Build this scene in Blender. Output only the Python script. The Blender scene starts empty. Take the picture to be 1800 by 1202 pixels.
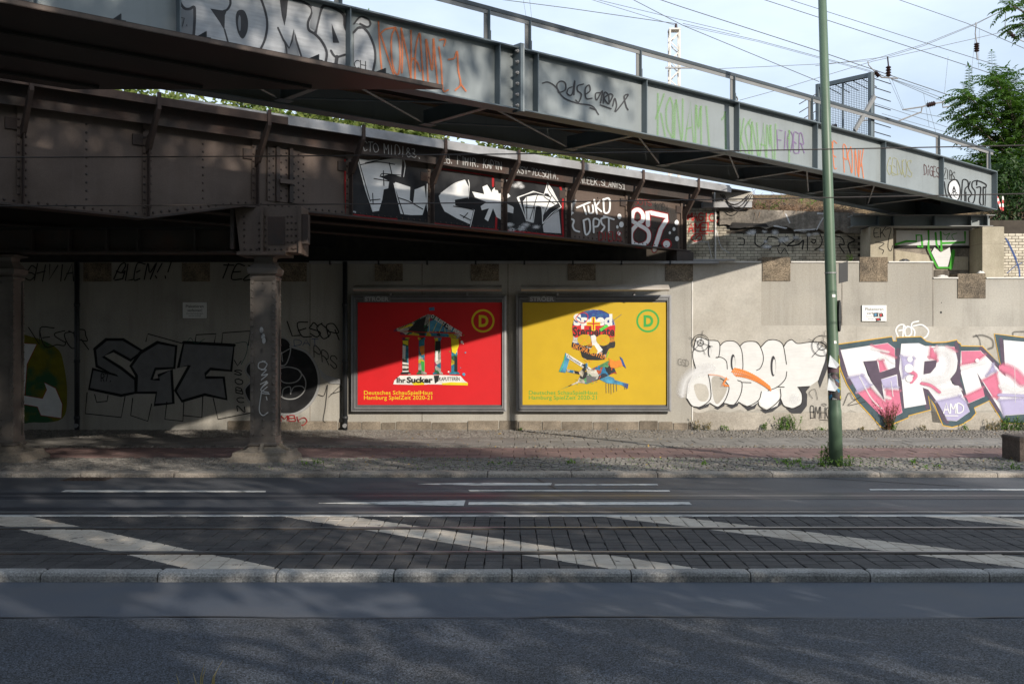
import bpy, bmesh, math, random
from mathutils import Vector, Matrix
from mathutils.geometry import tessellate_polygon

random.seed(7)
R0 = random.Random(3)
scn = bpy.context.scene
COL = scn.collection

# ------------------------------------------------------------------ camera, world, sun, exposure
F, CX, CY, HC, VP = 1850.0, 900.0, 615.0, 2.05, 3100.0
cam = bpy.data.cameras.new('camera')
cam.sensor_width = 36.0
cam.lens = F / 1800.0 * 36.0
cam.shift_y = 14.0 / 1800.0
cam.clip_start, cam.clip_end = 0.05, 3000.0
camo = bpy.data.objects.new('camera', cam)
camo.location = (0, 0, HC)
camo.rotation_euler = (math.radians(90), 0, 0)
COL.objects.link(camo)
scn.camera = camo

LIGHT = Vector((-0.68, 1.0, -0.5325)).normalized()        # the way the sunlight travels
sun_el = math.asin(-LIGHT.z)
sun_az = math.atan2(-LIGHT.x, -LIGHT.y)
world = bpy.data.worlds.new('World')
scn.world = world
world.use_nodes = True
wn, wl = world.node_tree.nodes, world.node_tree.links
wn.clear()
w_out = wn.new('ShaderNodeOutputWorld')
w_bg = wn.new('ShaderNodeBackground')
w_sky = wn.new('ShaderNodeTexSky')
w_sky.sky_type = 'NISHITA'
w_sky.sun_disc = False
w_sky.sun_elevation = sun_el
w_sky.sun_rotation = sun_az
w_sky.air_density, w_sky.dust_density, w_sky.ozone_density = 1.0, 2.0, 1.0
w_tc = wn.new('ShaderNodeTexCoord')
w_map = wn.new('ShaderNodeMapping')
w_map.inputs['Scale'].default_value = (1.6, 1.6, 4.5)
w_map.inputs['Location'].default_value = (0.3, 0.0, 0.35)
w_no = wn.new('ShaderNodeTexNoise')
w_no.inputs['Scale'].default_value = 1.5
w_no.inputs['Detail'].default_value = 7.0
w_no.inputs['Roughness'].default_value = 0.55
w_rp = wn.new('ShaderNodeValToRGB')
w_rp.color_ramp.elements[0].position = 0.36
w_rp.color_ramp.elements[0].color = (0.55, 0.55, 0.55, 1)
w_rp.color_ramp.elements[1].position = 0.62
w_rp.color_ramp.elements[1].color = (0.95, 0.95, 0.95, 1)
w_mx = wn.new('ShaderNodeMix')
w_mx.data_type = 'RGBA'
w_mx.inputs[7].default_value = (6.4, 7.5, 9.0, 1)
wl.new(w_tc.outputs['Generated'], w_map.inputs['Vector'])
wl.new(w_map.outputs['Vector'], w_no.inputs['Vector'])
wl.new(w_no.outputs['Fac'], w_rp.inputs['Fac'])
wl.new(w_rp.outputs['Color'], w_mx.inputs[0])
wl.new(w_sky.outputs['Color'], w_mx.inputs[6])
wl.new(w_mx.outputs[2], w_bg.inputs['Color'])
w_bg.inputs['Strength'].default_value = 0.11
wl.new(w_bg.outputs['Background'], w_out.inputs['Surface'])

sund = bpy.data.lights.new('sun', 'SUN')
sund.energy = 4.0
sund.angle = math.radians(0.6)
sund.color = (1.0, 0.92, 0.81)
suno = bpy.data.objects.new('sun', sund)
suno.rotation_euler = LIGHT.to_track_quat('-Z', 'Y').to_euler()
suno.location = (12, -20, 20)
COL.objects.link(suno)

scn.view_settings.view_transform = 'Standard'
scn.view_settings.look = 'None'
scn.view_settings.gamma = 1.0
scn.view_settings.exposure = 0.36
scn.view_settings.use_curve_mapping = False

# ------------------------------------------------------------------ materials
def nodes_of(m):
    m.use_nodes = True
    nt = m.node_tree
    return nt, nt.nodes, nt.links, nt.nodes['Principled BSDF']

def mixrgb(nt, fac, a, b, blend='MIX'):
    n = nt.nodes.new('ShaderNodeMix')
    n.data_type = 'RGBA'
    n.blend_type = blend
    for sock, val in ((0, fac), (6, a), (7, b)):
        if hasattr(val, 'default_value') or hasattr(val, 'is_linked'):
            nt.links.new(val, n.inputs[sock])
        elif sock == 0:
            n.inputs[0].default_value = val
        else:
            n.inputs[sock].default_value = (*val, 1)
    return n.outputs[2]

def noise(nt, scale, detail=5, rough=0.55, vec=None, stretch=None, coord='Object'):
    n = nt.nodes.new('ShaderNodeTexNoise')
    n.inputs['Scale'].default_value = scale
    n.inputs['Detail'].default_value = detail
    n.inputs['Roughness'].default_value = rough
    if vec is None:
        if coord == 'Position':
            vec = nt.nodes.new('ShaderNodeNewGeometry').outputs['Position']
        else:
            vec = nt.nodes.new('ShaderNodeTexCoord').outputs[coord]
    if stretch:
        mp = nt.nodes.new('ShaderNodeMapping')
        mp.inputs['Scale'].default_value = stretch
        nt.links.new(vec, mp.inputs['Vector'])
        vec = mp.outputs['Vector']
    nt.links.new(vec, n.inputs['Vector'])
    return n.outputs['Fac']

def ramp(nt, fac, p0, p1, c0=(0, 0, 0), c1=(1, 1, 1)):
    r = nt.nodes.new('ShaderNodeValToRGB')
    e = r.color_ramp.elements
    e[0].position, e[1].position = p0, p1
    e[0].color, e[1].color = (*c0, 1), (*c1, 1)
    nt.links.new(fac, r.inputs['Fac'])
    return r.outputs['Color']

def math_n(nt, op, a, b=0.0, c=0.0):
    n = nt.nodes.new('ShaderNodeMath')
    n.operation = op
    for i, v in enumerate((a, b, c)):
        if hasattr(v, 'is_linked'):
            nt.links.new(v, n.inputs[i])
        else:
            n.inputs[i].default_value = v
    return n.outputs[0]

def mat(name, color, rough=0.75, metal=0.0, var=0.25, scale=3.0, dark=None, dark_amt=0.5, dark_scale=0.8, dark_pos=(0.45, 0.7),
        fine=0.0, fine_scale=90.0, fine_pos=(0.3, 0.72), bump=0.0, bump_scale=40.0, streak=0.0, streak_col=(0.02, 0.018, 0.015), coord='Object',
        rand=0.0, spec=0.5, bump_dist=0.01):
    m = bpy.data.materials.new(name)
    nt, N, L, p = nodes_of(m)
    p.inputs['Roughness'].default_value = rough
    p.inputs['Metallic'].default_value = metal
    p.inputs['Specular IOR Level'].default_value = spec
    c = color
    lo = tuple(x * (1 - var) for x in c)
    hi = tuple(min(1, x * (1 + var)) for x in c)
    col = mixrgb(nt, ramp(nt, noise(nt, scale, 6, coord=coord), 0.3, 0.7), lo, hi)
    if dark:
        col = mixrgb(nt, math_n(nt, 'MULTIPLY', ramp(nt, noise(nt, dark_scale, 7, 0.65, coord=coord), *dark_pos), dark_amt), col, dark)
    if streak:
        s = ramp(nt, noise(nt, 2.2, 4, 0.6, stretch=(3.0, 3.0, 0.22), coord=coord), 0.5, 0.72)
        col = mixrgb(nt, math_n(nt, 'MULTIPLY', s, streak), col, streak_col)
    if fine:
        f = ramp(nt, noise(nt, fine_scale, 3, 0.7, coord=coord), fine_pos[0], fine_pos[1], (1 - fine,) * 3, (1 + fine,) * 3)
        col = mixrgb(nt, 1.0, col, f, 'MULTIPLY')
    if rand:
        oi = nt.nodes.new('ShaderNodeObjectInfo')
        r = ramp(nt, oi.outputs['Random'], 0.0, 1.0, (1 - rand,) * 3, (1 + rand,) * 3)
        col = mixrgb(nt, 1.0, col, r, 'MULTIPLY')
    L.new(col, p.inputs['Base Color'])
    if bump:
        b = nt.nodes.new('ShaderNodeBump')
        b.inputs['Strength'].default_value = bump
        b.inputs['Distance'].default_value = bump_dist
        L.new(noise(nt, bump_scale, 5, 0.65, coord=coord), b.inputs['Height'])
        L.new(b.outputs['Normal'], p.inputs['Normal'])
    return m

def paint_mat(name, color, soft=0.35, grain=0.35, streak=0.0, rough=0.7, opacity=1.0, second=None, third=None, metal=0.0):
    """Spray paint: edges of a stroke (|v| near 1) thin out into speckle, the coat is uneven."""
    m = bpy.data.materials.new(name)
    nt, N, L, p = nodes_of(m)
    p.inputs['Roughness'].default_value = rough
    p.inputs['Metallic'].default_value = metal
    p.inputs['Specular IOR Level'].default_value = 0.2
    col = mixrgb(nt, ramp(nt, noise(nt, 5, 6), 0.3, 0.75), tuple(x * (1 - grain) for x in color), color)
    if second:
        col = mixrgb(nt, ramp(nt, noise(nt, 1.15, 5, 0.5), 0.47, 0.56), col, second)
    if third:
        col = mixrgb(nt, ramp(nt, noise(nt, 0.9, 5, 0.5, stretch=(0.8, 1, 1.6)), 0.54, 0.62), col, third)
    if streak:
        s = ramp(nt, noise(nt, 3, 5, 0.6, stretch=(1, 1, 9)), 0.35, 0.7)
        col = mixrgb(nt, math_n(nt, 'MULTIPLY', s, streak), col, tuple(x * 0.45 for x in color))
    L.new(col, p.inputs['Base Color'])
    uv = N.new('ShaderNodeUVMap')
    sep = N.new('ShaderNodeSeparateXYZ')
    L.new(uv.outputs['UV'], sep.inputs[0])
    edge = math_n(nt, 'SUBTRACT', 1.0, math_n(nt, 'ABSOLUTE', sep.outputs[1]))
    fade = math_n(nt, 'DIVIDE', edge, max(soft, 0.01))
    gr = math_n(nt, 'MULTIPLY', noise(nt, 60, 3, 0.8), 0.9)
    a = math_n(nt, 'ADD', fade, math_n(nt, 'SUBTRACT', gr, 0.45))
    a.node.use_clamp = True
    L.new(math_n(nt, 'MULTIPLY', a, opacity), p.inputs['Alpha'])
    return m

def leaf_mat(name, c0, c1, trans=0.35):
    m = bpy.data.materials.new(name)
    nt, N, L, p = nodes_of(m)
    out = N['Material Output']
    col = mixrgb(nt, ramp(nt, noise(nt, 1.3, 4), 0.3, 0.7), c0, c1)
    L.new(col, p.inputs['Base Color'])
    p.inputs['Roughness'].default_value = 0.6
    tr = N.new('ShaderNodeBsdfTranslucent')
    L.new(mixrgb(nt, 1.0, col, (1.3, 1.5, 0.6), 'MULTIPLY'), tr.inputs['Color'])
    ms = N.new('ShaderNodeMixShader')
    ms.inputs[0].default_value = trans
    L.new(p.outputs[0], ms.inputs[1])
    L.new(tr.outputs[0], ms.inputs[2])
    L.new(ms.outputs[0], out.inputs['Surface'])
    return m

M = {}
M['asphalt_near'] = mat('asphalt_near', (0.056, 0.066, 0.086), 0.75, var=0.12, scale=0.7, fine=0.55, fine_scale=150, fine_pos=(.4, .64), bump=0.5, bump_scale=70, coord='Position',
                        dark=(0.085, 0.080, 0.078), dark_amt=0.6, dark_scale=0.7, bump_dist=0.006)
M['asphalt_rough'] = mat('asphalt_rough', (0.050, 0.059, 0.076), 0.8, var=0.16, scale=0.9, fine=1.0, fine_scale=95, fine_pos=(.44, .66), bump=0.8, bump_scale=48, coord='Position',
                         dark=(0.085, 0.078, 0.072), dark_amt=0.6, dark_scale=0.7, bump_dist=0.01)
M['asphalt_far'] = mat('asphalt_far', (0.074, 0.076, 0.082), 0.62, var=0.18, scale=0.5, fine=0.3, fine_scale=60, bump=0.3, bump_scale=60, coord='Position',
                       dark=(0.03, 0.03, 0.034), dark_amt=0.7, dark_scale=0.35)
M['asphalt_strip'] = mat('asphalt_strip', (0.036, 0.038, 0.046), 0.5, var=0.2, scale=0.6, fine=0.25, fine_scale=60, coord='Position')
M['seam'] = mat('seam', (0.022, 0.022, 0.025), 0.6, coord='Position')
M['road_paint'] = mat('road_paint', (0.55, 0.54, 0.51), 0.65, var=0.15, scale=6, dark=(0.12, 0.12, 0.12), dark_amt=0.8, dark_scale=5, dark_pos=(0.52, 0.68), coord='Position')
M['steel_rail'] = mat('steel_rail', (0.30, 0.30, 0.31), 0.35, 0.8, var=0.1, coord='Position')
M['rail_rust'] = mat('rail_rust', (0.045, 0.032, 0.024), 0.8, var=0.3, scale=8, coord='Position')
M['bed'] = mat('bed', (0.050, 0.048, 0.046), 0.95, var=0.3, scale=10, coord='Position')
M['kerb_grey'] = mat('kerb_grey', (0.24, 0.235, 0.225), 0.8, var=0.2, scale=5, fine=0.55, fine_scale=60, bump=0.5, bump_scale=60, rand=0.12, coord='Position',
                     dark=(0.10, 0.095, 0.09), dark_amt=0.5, dark_scale=1.5)
M['kerb_warm'] = mat('kerb_warm', (0.30, 0.265, 0.225), 0.85, var=0.22, scale=4, fine=0.45, fine_scale=50, bump=0.5, bump_scale=50, rand=0.18, coord='Position',
                     dark=(0.13, 0.09, 0.06), dark_amt=0.5, dark_scale=1.2)
M['path_slab'] = mat('path_slab', (0.22, 0.205, 0.185), 0.9, var=0.2, scale=2.5, fine=0.3, fine_scale=40, rand=0.10, coord='Position', dark=(0.12, 0.11, 0.095), dark_amt=0.5, dark_scale=0.9)
M['red_slab'] = mat('red_slab', (0.17, 0.105, 0.095), 0.9, var=0.2, scale=2.0, fine=0.3, fine_scale=40, rand=0.14, coord='Position', dark=(0.16, 0.11, 0.09), dark_amt=0.5, dark_scale=0.8)
M['soil'] = mat('soil', (0.085, 0.072, 0.055), 1.0, var=0.35, scale=6, fine=0.4, fine_scale=30, coord='Position')
M['cobble'] = mat('cobble', (0.20, 0.185, 0.165), 0.85, var=0.4, scale=9, fine=0.35, fine_scale=45, coord='Position', dark=(0.09, 0.08, 0.07), dark_amt=0.5, dark_scale=1.0)
M['concrete'] = mat('concrete', (0.38, 0.36, 0.32), 0.9, var=0.18, scale=1.1, dark=(0.22, 0.195, 0.155), dark_amt=0.65, dark_scale=0.55, dark_pos=(0.46, 0.72),
                    fine=0.12, fine_scale=30, bump=0.25, bump_scale=25, streak=0.22, streak_col=(0.16, 0.14, 0.115), coord='Position')
M['concrete_low'] = mat('concrete_low', (0.38, 0.345, 0.295), 0.9, var=0.2, scale=1.6, dark=(0.17, 0.145, 0.115), dark_amt=0.6, dark_scale=0.9, fine=0.2, fine_scale=30,
                        bump=0.35, bump_scale=20, coord='Position')
M['patch'] = mat('patch', (0.43, 0.405, 0.36), 0.9, var=0.14, scale=1.6, fine=0.1, fine_scale=25, dark=(0.34, 0.31, 0.26), dark_amt=0.5, dark_scale=1.3, coord='Position')
M['pebble'] = mat('pebble', (0.22, 0.175, 0.125), 0.95, var=0.3, scale=4, fine=0.75, fine_scale=38, bump=1.0, bump_scale=38, coord='Position', dark=(0.055, 0.048, 0.040), dark_amt=0.85, dark_scale=1.3)
M['plinth'] = mat('plinth', (0.21, 0.175, 0.135), 0.95, var=0.3, scale=3, fine=0.3, fine_scale=30, rand=0.25, coord='Position', dark=(0.08, 0.065, 0.05), dark_amt=0.7, dark_scale=1.4, bump=0.4, bump_scale=18)
M['old_concrete'] = mat('old_concrete', (0.24, 0.21, 0.175), 0.95, var=0.35, scale=2, dark=(0.035, 0.03, 0.026), dark_amt=0.8, dark_scale=1.1, fine=0.3, fine_scale=20, bump=0.6, bump_scale=9,
                        streak=0.4, coord='Position', bump_dist=0.03)
M['post_concrete'] = mat('post_concrete', (0.42, 0.375, 0.29), 0.9, var=0.15, scale=1.5, dark=(0.22, 0.19, 0.13), dark_amt=0.5, dark_scale=1.2, fine=0.15, fine_scale=30, streak=0.25,
                         streak_col=(0.2, 0.18, 0.12), coord='Position')
M['mortar'] = mat('mortar', (0.055, 0.045, 0.035), 0.95, var=0.3, scale=5, coord='Position')
M['glazed_brick'] = mat('glazed_brick', (0.48, 0.43, 0.34), 0.35, var=0.2, scale=2.5, rand=0.22, dark=(0.10, 0.075, 0.05), dark_amt=0.6, dark_scale=1.3, dark_pos=(0.5, 0.68), coord='Position')
M['flash_white'] = mat('flash_white', (0.68, 0.66, 0.62), 0.6, var=0.15, scale=5, dark=(0.3, 0.26, 0.2), dark_amt=0.5, dark_scale=2.5, coord='Position')
M['galv'] = mat('galv', (0.30, 0.30, 0.305), 0.55, 0.2, var=0.2, scale=3, dark=(0.16, 0.14, 0.12), dark_amt=0.45, dark_scale=1.2, coord='Position')
M['grey_steel'] = mat('grey_steel', (0.235, 0.262, 0.27), 0.55, var=0.10, scale=0.8, dark=(0.16, 0.175, 0.18), dark_amt=0.5, dark_scale=0.6, streak=0.22, streak_col=(0.15, 0.155, 0.15))
M['grey_edge'] = mat('grey_edge', (0.115, 0.142, 0.157), 0.5, var=0.15, scale=1.5)
M['rail_dark'] = mat('rail_dark', (0.045, 0.055, 0.062), 0.45, var=0.15, scale=1.5)
M['grey_light'] = mat('grey_light', (0.20, 0.20, 0.197), 0.5, var=0.12, scale=1.5)
M['black_panel'] = mat('black_panel', (0.007, 0.0065, 0.0065), 0.4, var=0.4, scale=1.2, dark=(0.04, 0.01, 0.01), dark_amt=0.6, dark_scale=0.6)
M['timber'] = mat('timber', (0.22, 0.13, 0.065), 0.85, var=0.4, scale=3, rand=0.35, dark=(0.02, 0.015, 0.01), dark_amt=0.6, dark_scale=2)
M['rust_steel'] = mat('rust_steel', (0.104, 0.073, 0.057), 0.62, var=0.2, scale=1.1, dark=(0.05, 0.028, 0.018), dark_amt=0.55, dark_scale=1.2, streak=0.35,
                      streak_col=(0.13, 0.095, 0.08), fine=0.12, fine_scale=40)
M['rust_dark'] = mat('rust_dark', (0.040, 0.030, 0.026), 0.7, var=0.3, scale=2.2, dark=(0.075, 0.03, 0.016), dark_amt=0.6, dark_scale=1.6, fine=0.2, fine_scale=40)
M['rust_red'] = mat('rust_red', (0.052, 0.033, 0.025), 0.85, var=0.4, scale=3, dark=(0.04, 0.022, 0.016), dark_amt=0.7, dark_scale=2)
M['soot'] = mat('soot', (0.018, 0.016, 0.015), 0.85, var=0.3, scale=1.5)
M['column'] = mat('column', (0.115, 0.098, 0.085), 0.6, var=0.25, scale=2.5, dark=(0.05, 0.04, 0.034), dark_amt=0.6, dark_scale=1.8, coord='Position')
M['footing'] = mat('footing', (0.20, 0.17, 0.135), 0.9, var=0.3, scale=4, fine=0.25, fine_scale=30, dark=(0.08, 0.065, 0.05), dark_amt=0.6, dark_scale=2, coord='Position')
M['pole_green'] = mat('pole_green', (0.085, 0.135, 0.085), 0.45, var=0.12, scale=2, dark=(0.06, 0.085, 0.06), dark_amt=0.4, dark_scale=1.5)
M['dark_metal'] = mat('dark_metal', (0.022, 0.024, 0.027), 0.5, var=0.2)
M['wire'] = mat('wire', (0.035, 0.028, 0.026), 0.6, var=0.1)
M['wire_light'] = mat('wire_light', (0.11, 0.12, 0.125), 0.6, var=0.1)
M['insulator'] = mat('insulator', (0.03, 0.014, 0.012), 0.3, var=0.2)
M['alu'] = mat('alu', (0.27, 0.27, 0.275), 0.45, 0.15, var=0.12, scale=4)
M['alu_dark'] = mat('alu_dark', (0.15, 0.15, 0.155), 0.5, 0.2, var=0.12, scale=4)
M['lamp_housing'] = mat('lamp_housing', (0.44, 0.40, 0.35), 0.6, var=0.2, scale=3, dark=(0.13, 0.09, 0.06), dark_amt=0.6, dark_scale=1.5)
M['logo_grey'] = mat('logo_grey', (0.40, 0.41, 0.42), 0.5, var=0.05)
M['poster_red'] = mat('poster_red', (0.58, 0.006, 0.010), 0.5, var=0.05, scale=2, bump=0.12, bump_scale=2.5, coord='Position', bump_dist=0.03)
M['poster_yellow'] = mat('poster_yellow', (0.53, 0.345, 0.005), 0.5, var=0.05, scale=2, bump=0.12, bump_scale=2.5, coord='Position', bump_dist=0.03)
M['sign_white'] = mat('sign_white', (0.78, 0.78, 0.76), 0.4, var=0.04)
M['ink'] = mat('ink', (0.012, 0.012, 0.012), 0.5, var=0.1)
M['ink_grey'] = mat('ink_grey', (0.12, 0.12, 0.12), 0.5, var=0.1)
M['ink_yellow'] = mat('ink_yellow', (0.70, 0.56, 0.01), 0.5, var=0.05)
M['ink_green'] = mat('ink_green', (0.03, 0.32, 0.045), 0.5, var=0.05)
M['ink_lime'] = mat('ink_lime', (0.08, 0.55, 0.06), 0.5, var=0.2, scale=8)
M['ink_white'] = mat('ink_white', (0.70, 0.69, 0.66), 0.5, var=0.15, scale=8)
M['ink_blue'] = mat('ink_blue', (0.02, 0.05, 0.24), 0.5, var=0.3, scale=8, dark=(0.02, 0.25, 0.3), dark_amt=0.8, dark_scale=4)
M['ink_red'] = mat('ink_red', (0.55, 0.012, 0.015), 0.5, var=0.15, scale=8)
M['ink_orange'] = mat('ink_orange', (0.68, 0.22, 0.02), 0.5, var=0.2, scale=8)
M['ink_sky'] = mat('ink_sky', (0.06, 0.27, 0.42), 0.5, var=0.35, scale=6, dark=(0.02, 0.05, 0.2), dark_amt=0.8, dark_scale=5)

def collage(name, cols, scale=5.0):
    m = bpy.data.materials.new(name)
    nt, N, L, p = nodes_of(m)
    v = N.new('ShaderNodeTexVoronoi')
    v.inputs['Scale'].default_value = scale
    pos = N.new('ShaderNodeNewGeometry').outputs['Position']
    nn = N.new('ShaderNodeTexNoise')
    nn.inputs['Scale'].default_value = 4
    L.new(pos, nn.inputs['Vector'])
    add = N.new('ShaderNodeVectorMath')
    add.operation = 'ADD'
    L.new(pos, add.inputs[0])
    sc = N.new('ShaderNodeVectorMath')
    sc.operation = 'SCALE'
    sc.inputs['Scale'].default_value = 0.35
    L.new(nn.outputs['Color'], sc.inputs[0])
    L.new(sc.outputs[0], add.inputs[1])
    L.new(add.outputs[0], v.inputs['Vector'])
    sep = N.new('ShaderNodeSeparateColor')
    L.new(v.outputs['Color'], sep.inputs[0])
    r = N.new('ShaderNodeValToRGB')
    r.color_ramp.interpolation = 'CONSTANT'
    while len(r.color_ramp.elements) < len(cols):
        r.color_ramp.elements.new(0.5)
    for i, c in enumerate(cols):
        r.color_ramp.elements[i].position = i / len(cols)
        r.color_ramp.elements[i].color = (*c, 1)
    L.new(sep.outputs[0], r.inputs['Fac'])
    g = ramp(nt, noise(nt, 14, 4, 0.7, coord='Position'), 0.35, 0.65, (0.45,) * 3, (1.15,) * 3)
    L.new(mixrgb(nt, 1.0, r.outputs['Color'], g, 'MULTIPLY'), p.inputs['Base Color'])
    p.inputs['Roughness'].default_value = 0.5
    return m
M['collage_temple'] = collage('collage_temple', [(0.02, 0.02, 0.02), (0.35, 0.34, 0.3), (0.55, 0.42, 0.02), (0.02, 0.2, 0.3), (0.03, 0.03, 0.03), (0.28, 0.02, 0.08), (0.02, 0.12, 0.05), (0.5, 0.46, 0.4)], 4.5)
M['collage_bones'] = collage('collage_bones', [(0.02, 0.03, 0.05), (0.5, 0.45, 0.36), (0.02, 0.2, 0.4), (0.6, 0.58, 0.5), (0.02, 0.02, 0.02), (0.45, 0.08, 0.02), (0.1, 0.3, 0.12)], 5)
M['collage_skull'] = collage('collage_skull', [(0.02, 0.02, 0.04), (0.55, 0.53, 0.5), (0.02, 0.06, 0.3), (0.4, 0.36, 0.36), (0.03, 0.03, 0.03), (0.5, 0.2, 0.02)], 5)

PM = {}
PM['silver'] = paint_mat('spray_silver', (0.50, 0.51, 0.53), 0.02, 0.2, streak=0.5)
PM['silver_dull'] = paint_mat('spray_silver_dull', (0.20, 0.20, 0.205), 0.02, 0.25)
PM['silver_line'] = paint_mat('spray_silver_line', (0.34, 0.34, 0.34), 0.3, 0.2)
PM['grey_dark'] = paint_mat('spray_charcoal', (0.060, 0.060, 0.066), 0.25, 0.25)
PM['grey_mid'] = paint_mat('spray_grey', (0.21, 0.22, 0.235), 0.2, 0.15)
PM['black'] = paint_mat('spray_black', (0.012, 0.012, 0.013), 0.3, 0.3)
PM['black_fill'] = paint_mat('spray_black_coat', (0.019, 0.019, 0.021), 0.02, 0.3, second=(0.030, 0.030, 0.032))
PM['black_thin'] = paint_mat('spray_black_thin', (0.03, 0.028, 0.027), 0.3, 0.3, opacity=0.95)
PM['black_haze'] = paint_mat('spray_black_haze', (0.05, 0.05, 0.05), 1.0, 0.3, opacity=0.55)
PM['white'] = paint_mat('spray_white', (0.80, 0.80, 0.79), 0.25, 0.12)
PM['white_fill'] = paint_mat('spray_white_coat', (0.70, 0.70, 0.69), 0.02, 0.10, streak=0.16)
PM['white_chalk'] = paint_mat('spray_white_letters', (0.80, 0.80, 0.79), 0.02, 0.12, streak=0.15)
PM['white_thin'] = paint_mat('spray_white_thin', (0.62, 0.62, 0.61), 0.4, 0.3, opacity=0.9)
PM['white_haze'] = paint_mat('spray_white_haze', (0.78, 0.78, 0.79), 1.0, 0.1, opacity=0.75)
PM['red'] = paint_mat('spray_red', (0.36, 0.018, 0.022), 0.3, 0.25)
PM['red_bright'] = paint_mat('spray_red_bright', (0.62, 0.05, 0.045), 0.4, 0.2)
PM['red_thin'] = paint_mat('spray_red_thin', (0.30, 0.03, 0.03), 0.6, 0.3, opacity=0.8)
PM['orange'] = paint_mat('spray_orange', (0.66, 0.20, 0.08), 0.6, 0.15, opacity=0.85)
PM['orange_bright'] = paint_mat('spray_orange_bright', (0.80, 0.25, 0.06), 0.35, 0.15)
PM['orange_pale'] = paint_mat('spray_orange_pale', (0.80, 0.42, 0.28), 0.9, 0.15, opacity=0.8)
PM['green'] = paint_mat('spray_green', (0.22, 0.42, 0.15), 1.0, 0.15, opacity=0.6)
PM['green_bright'] = paint_mat('spray_green_bright', (0.06, 0.36, 0.035), 0.25, 0.2)
PM['olive'] = paint_mat('spray_olive', (0.34, 0.33, 0.14), 0.6, 0.2, opacity=0.75)
PM['purple'] = paint_mat('spray_purple', (0.23, 0.16, 0.30), 0.6, 0.2, opacity=0.85)
PM['brown'] = paint_mat('spray_brown', (0.10, 0.05, 0.05), 0.5, 0.2, opacity=0.85)
PM['teal'] = paint_mat('spray_teal', (0.075, 0.115, 0.135), 0.02, 0.3)
PM['plum'] = paint_mat('spray_plum', (0.115, 0.088, 0.125), 0.12, 0.25)
PM['teal_thin'] = paint_mat('spray_teal_thin', (0.03, 0.16, 0.14), 0.6, 0.2, opacity=0.8)
PM['blue_thin'] = paint_mat('spray_blue_thin', (0.05, 0.10, 0.28), 0.6, 0.2, opacity=0.8)
PM['ochre_line'] = paint_mat('spray_ochre', (0.72, 0.42, 0.04), 0.3, 0.15)
PM['crn_fill'] = paint_mat('spray_white_pink_lilac', (0.74, 0.73, 0.75), 0.02, 0.06, second=None)
PM['pink'] = paint_mat('spray_pink', (0.64, 0.19, 0.29), 0.75, 0.15)
PM['lilac'] = paint_mat('spray_lilac', (0.44, 0.41, 0.60), 0.75, 0.12)
PM['pink_mist'] = paint_mat('spray_pink_mist', (0.66, 0.24, 0.33), 1.0, 0.1, opacity=0.5)
PM['lilac_mist'] = paint_mat('spray_lilac_mist', (0.48, 0.45, 0.62), 1.0, 0.1, opacity=0.5)
PM['pink_fill'] = paint_mat('spray_pink_coat', (0.64, 0.19, 0.29), 0.02, 0.15)
PM['lilac_fill'] = paint_mat('spray_lilac_coat', (0.44, 0.41, 0.60), 0.02, 0.12)
PM['yellow_green'] = paint_mat('spray_yellow_green', (0.20, 0.18, 0.01), 0.9, 0.3, second=(0.03, 0.10, 0.04))

M['leaf'] = leaf_mat('leaf', (0.045, 0.10, 0.02), (0.10, 0.18, 0.035))
M['leaf_bright'] = leaf_mat('leaf_bright', (0.10, 0.20, 0.035), (0.20, 0.32, 0.06))
M['leaf_dark'] = leaf_mat('leaf_dark', (0.022, 0.055, 0.014), (0.05, 0.10, 0.022))
M['leaf_far'] = leaf_mat('leaf_far', (0.09, 0.14, 0.03), (0.22, 0.24, 0.07))
M['leaf_pink'] = leaf_mat('leaf_pink', (0.36, 0.07, 0.11), (0.42, 0.20, 0.14))
M['straw'] = leaf_mat('straw', (0.28, 0.21, 0.11), (0.42, 0.33, 0.18), 0.2)
M['dead_leaf'] = leaf_mat('dead_leaf', (0.30, 0.17, 0.04), (0.45, 0.30, 0.08), 0.2)
M['bark'] = mat('bark', (0.085, 0.068, 0.052), 0.9, var=0.35, scale=6, bump=0.5, bump_scale=20)
M['dirt'] = mat('dirt', (0.12, 0.075, 0.045), 1.0, var=0.4, scale=6, fine=0.3, fine_scale=30, bump=1.0, bump_scale=12, bump_dist=0.04)
M['root'] = mat('root', (0.22, 0.14, 0.085), 0.9, var=0.4, scale=6)
M['grass_ground'] = mat('grass_ground', (0.075, 0.085, 0.03), 1.0, var=0.4, scale=3, fine=0.4, fine_scale=30, coord='Position')
M['dry_bank'] = mat('dry_bank', (0.13, 0.09, 0.05), 1.0, var=0.45, scale=4, fine=0.5, fine_scale=22, bump=1.0, bump_scale=8, coord='Position', dark=(0.05, 0.05, 0.02), dark_amt=0.6, dark_scale=1.0, bump_dist=0.08)
M['planter'] = mat('planter', (0.075, 0.058, 0.048), 0.95, var=0.3, scale=5, fine=0.5, fine_scale=35, bump=0.6, bump_scale=35)

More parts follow.
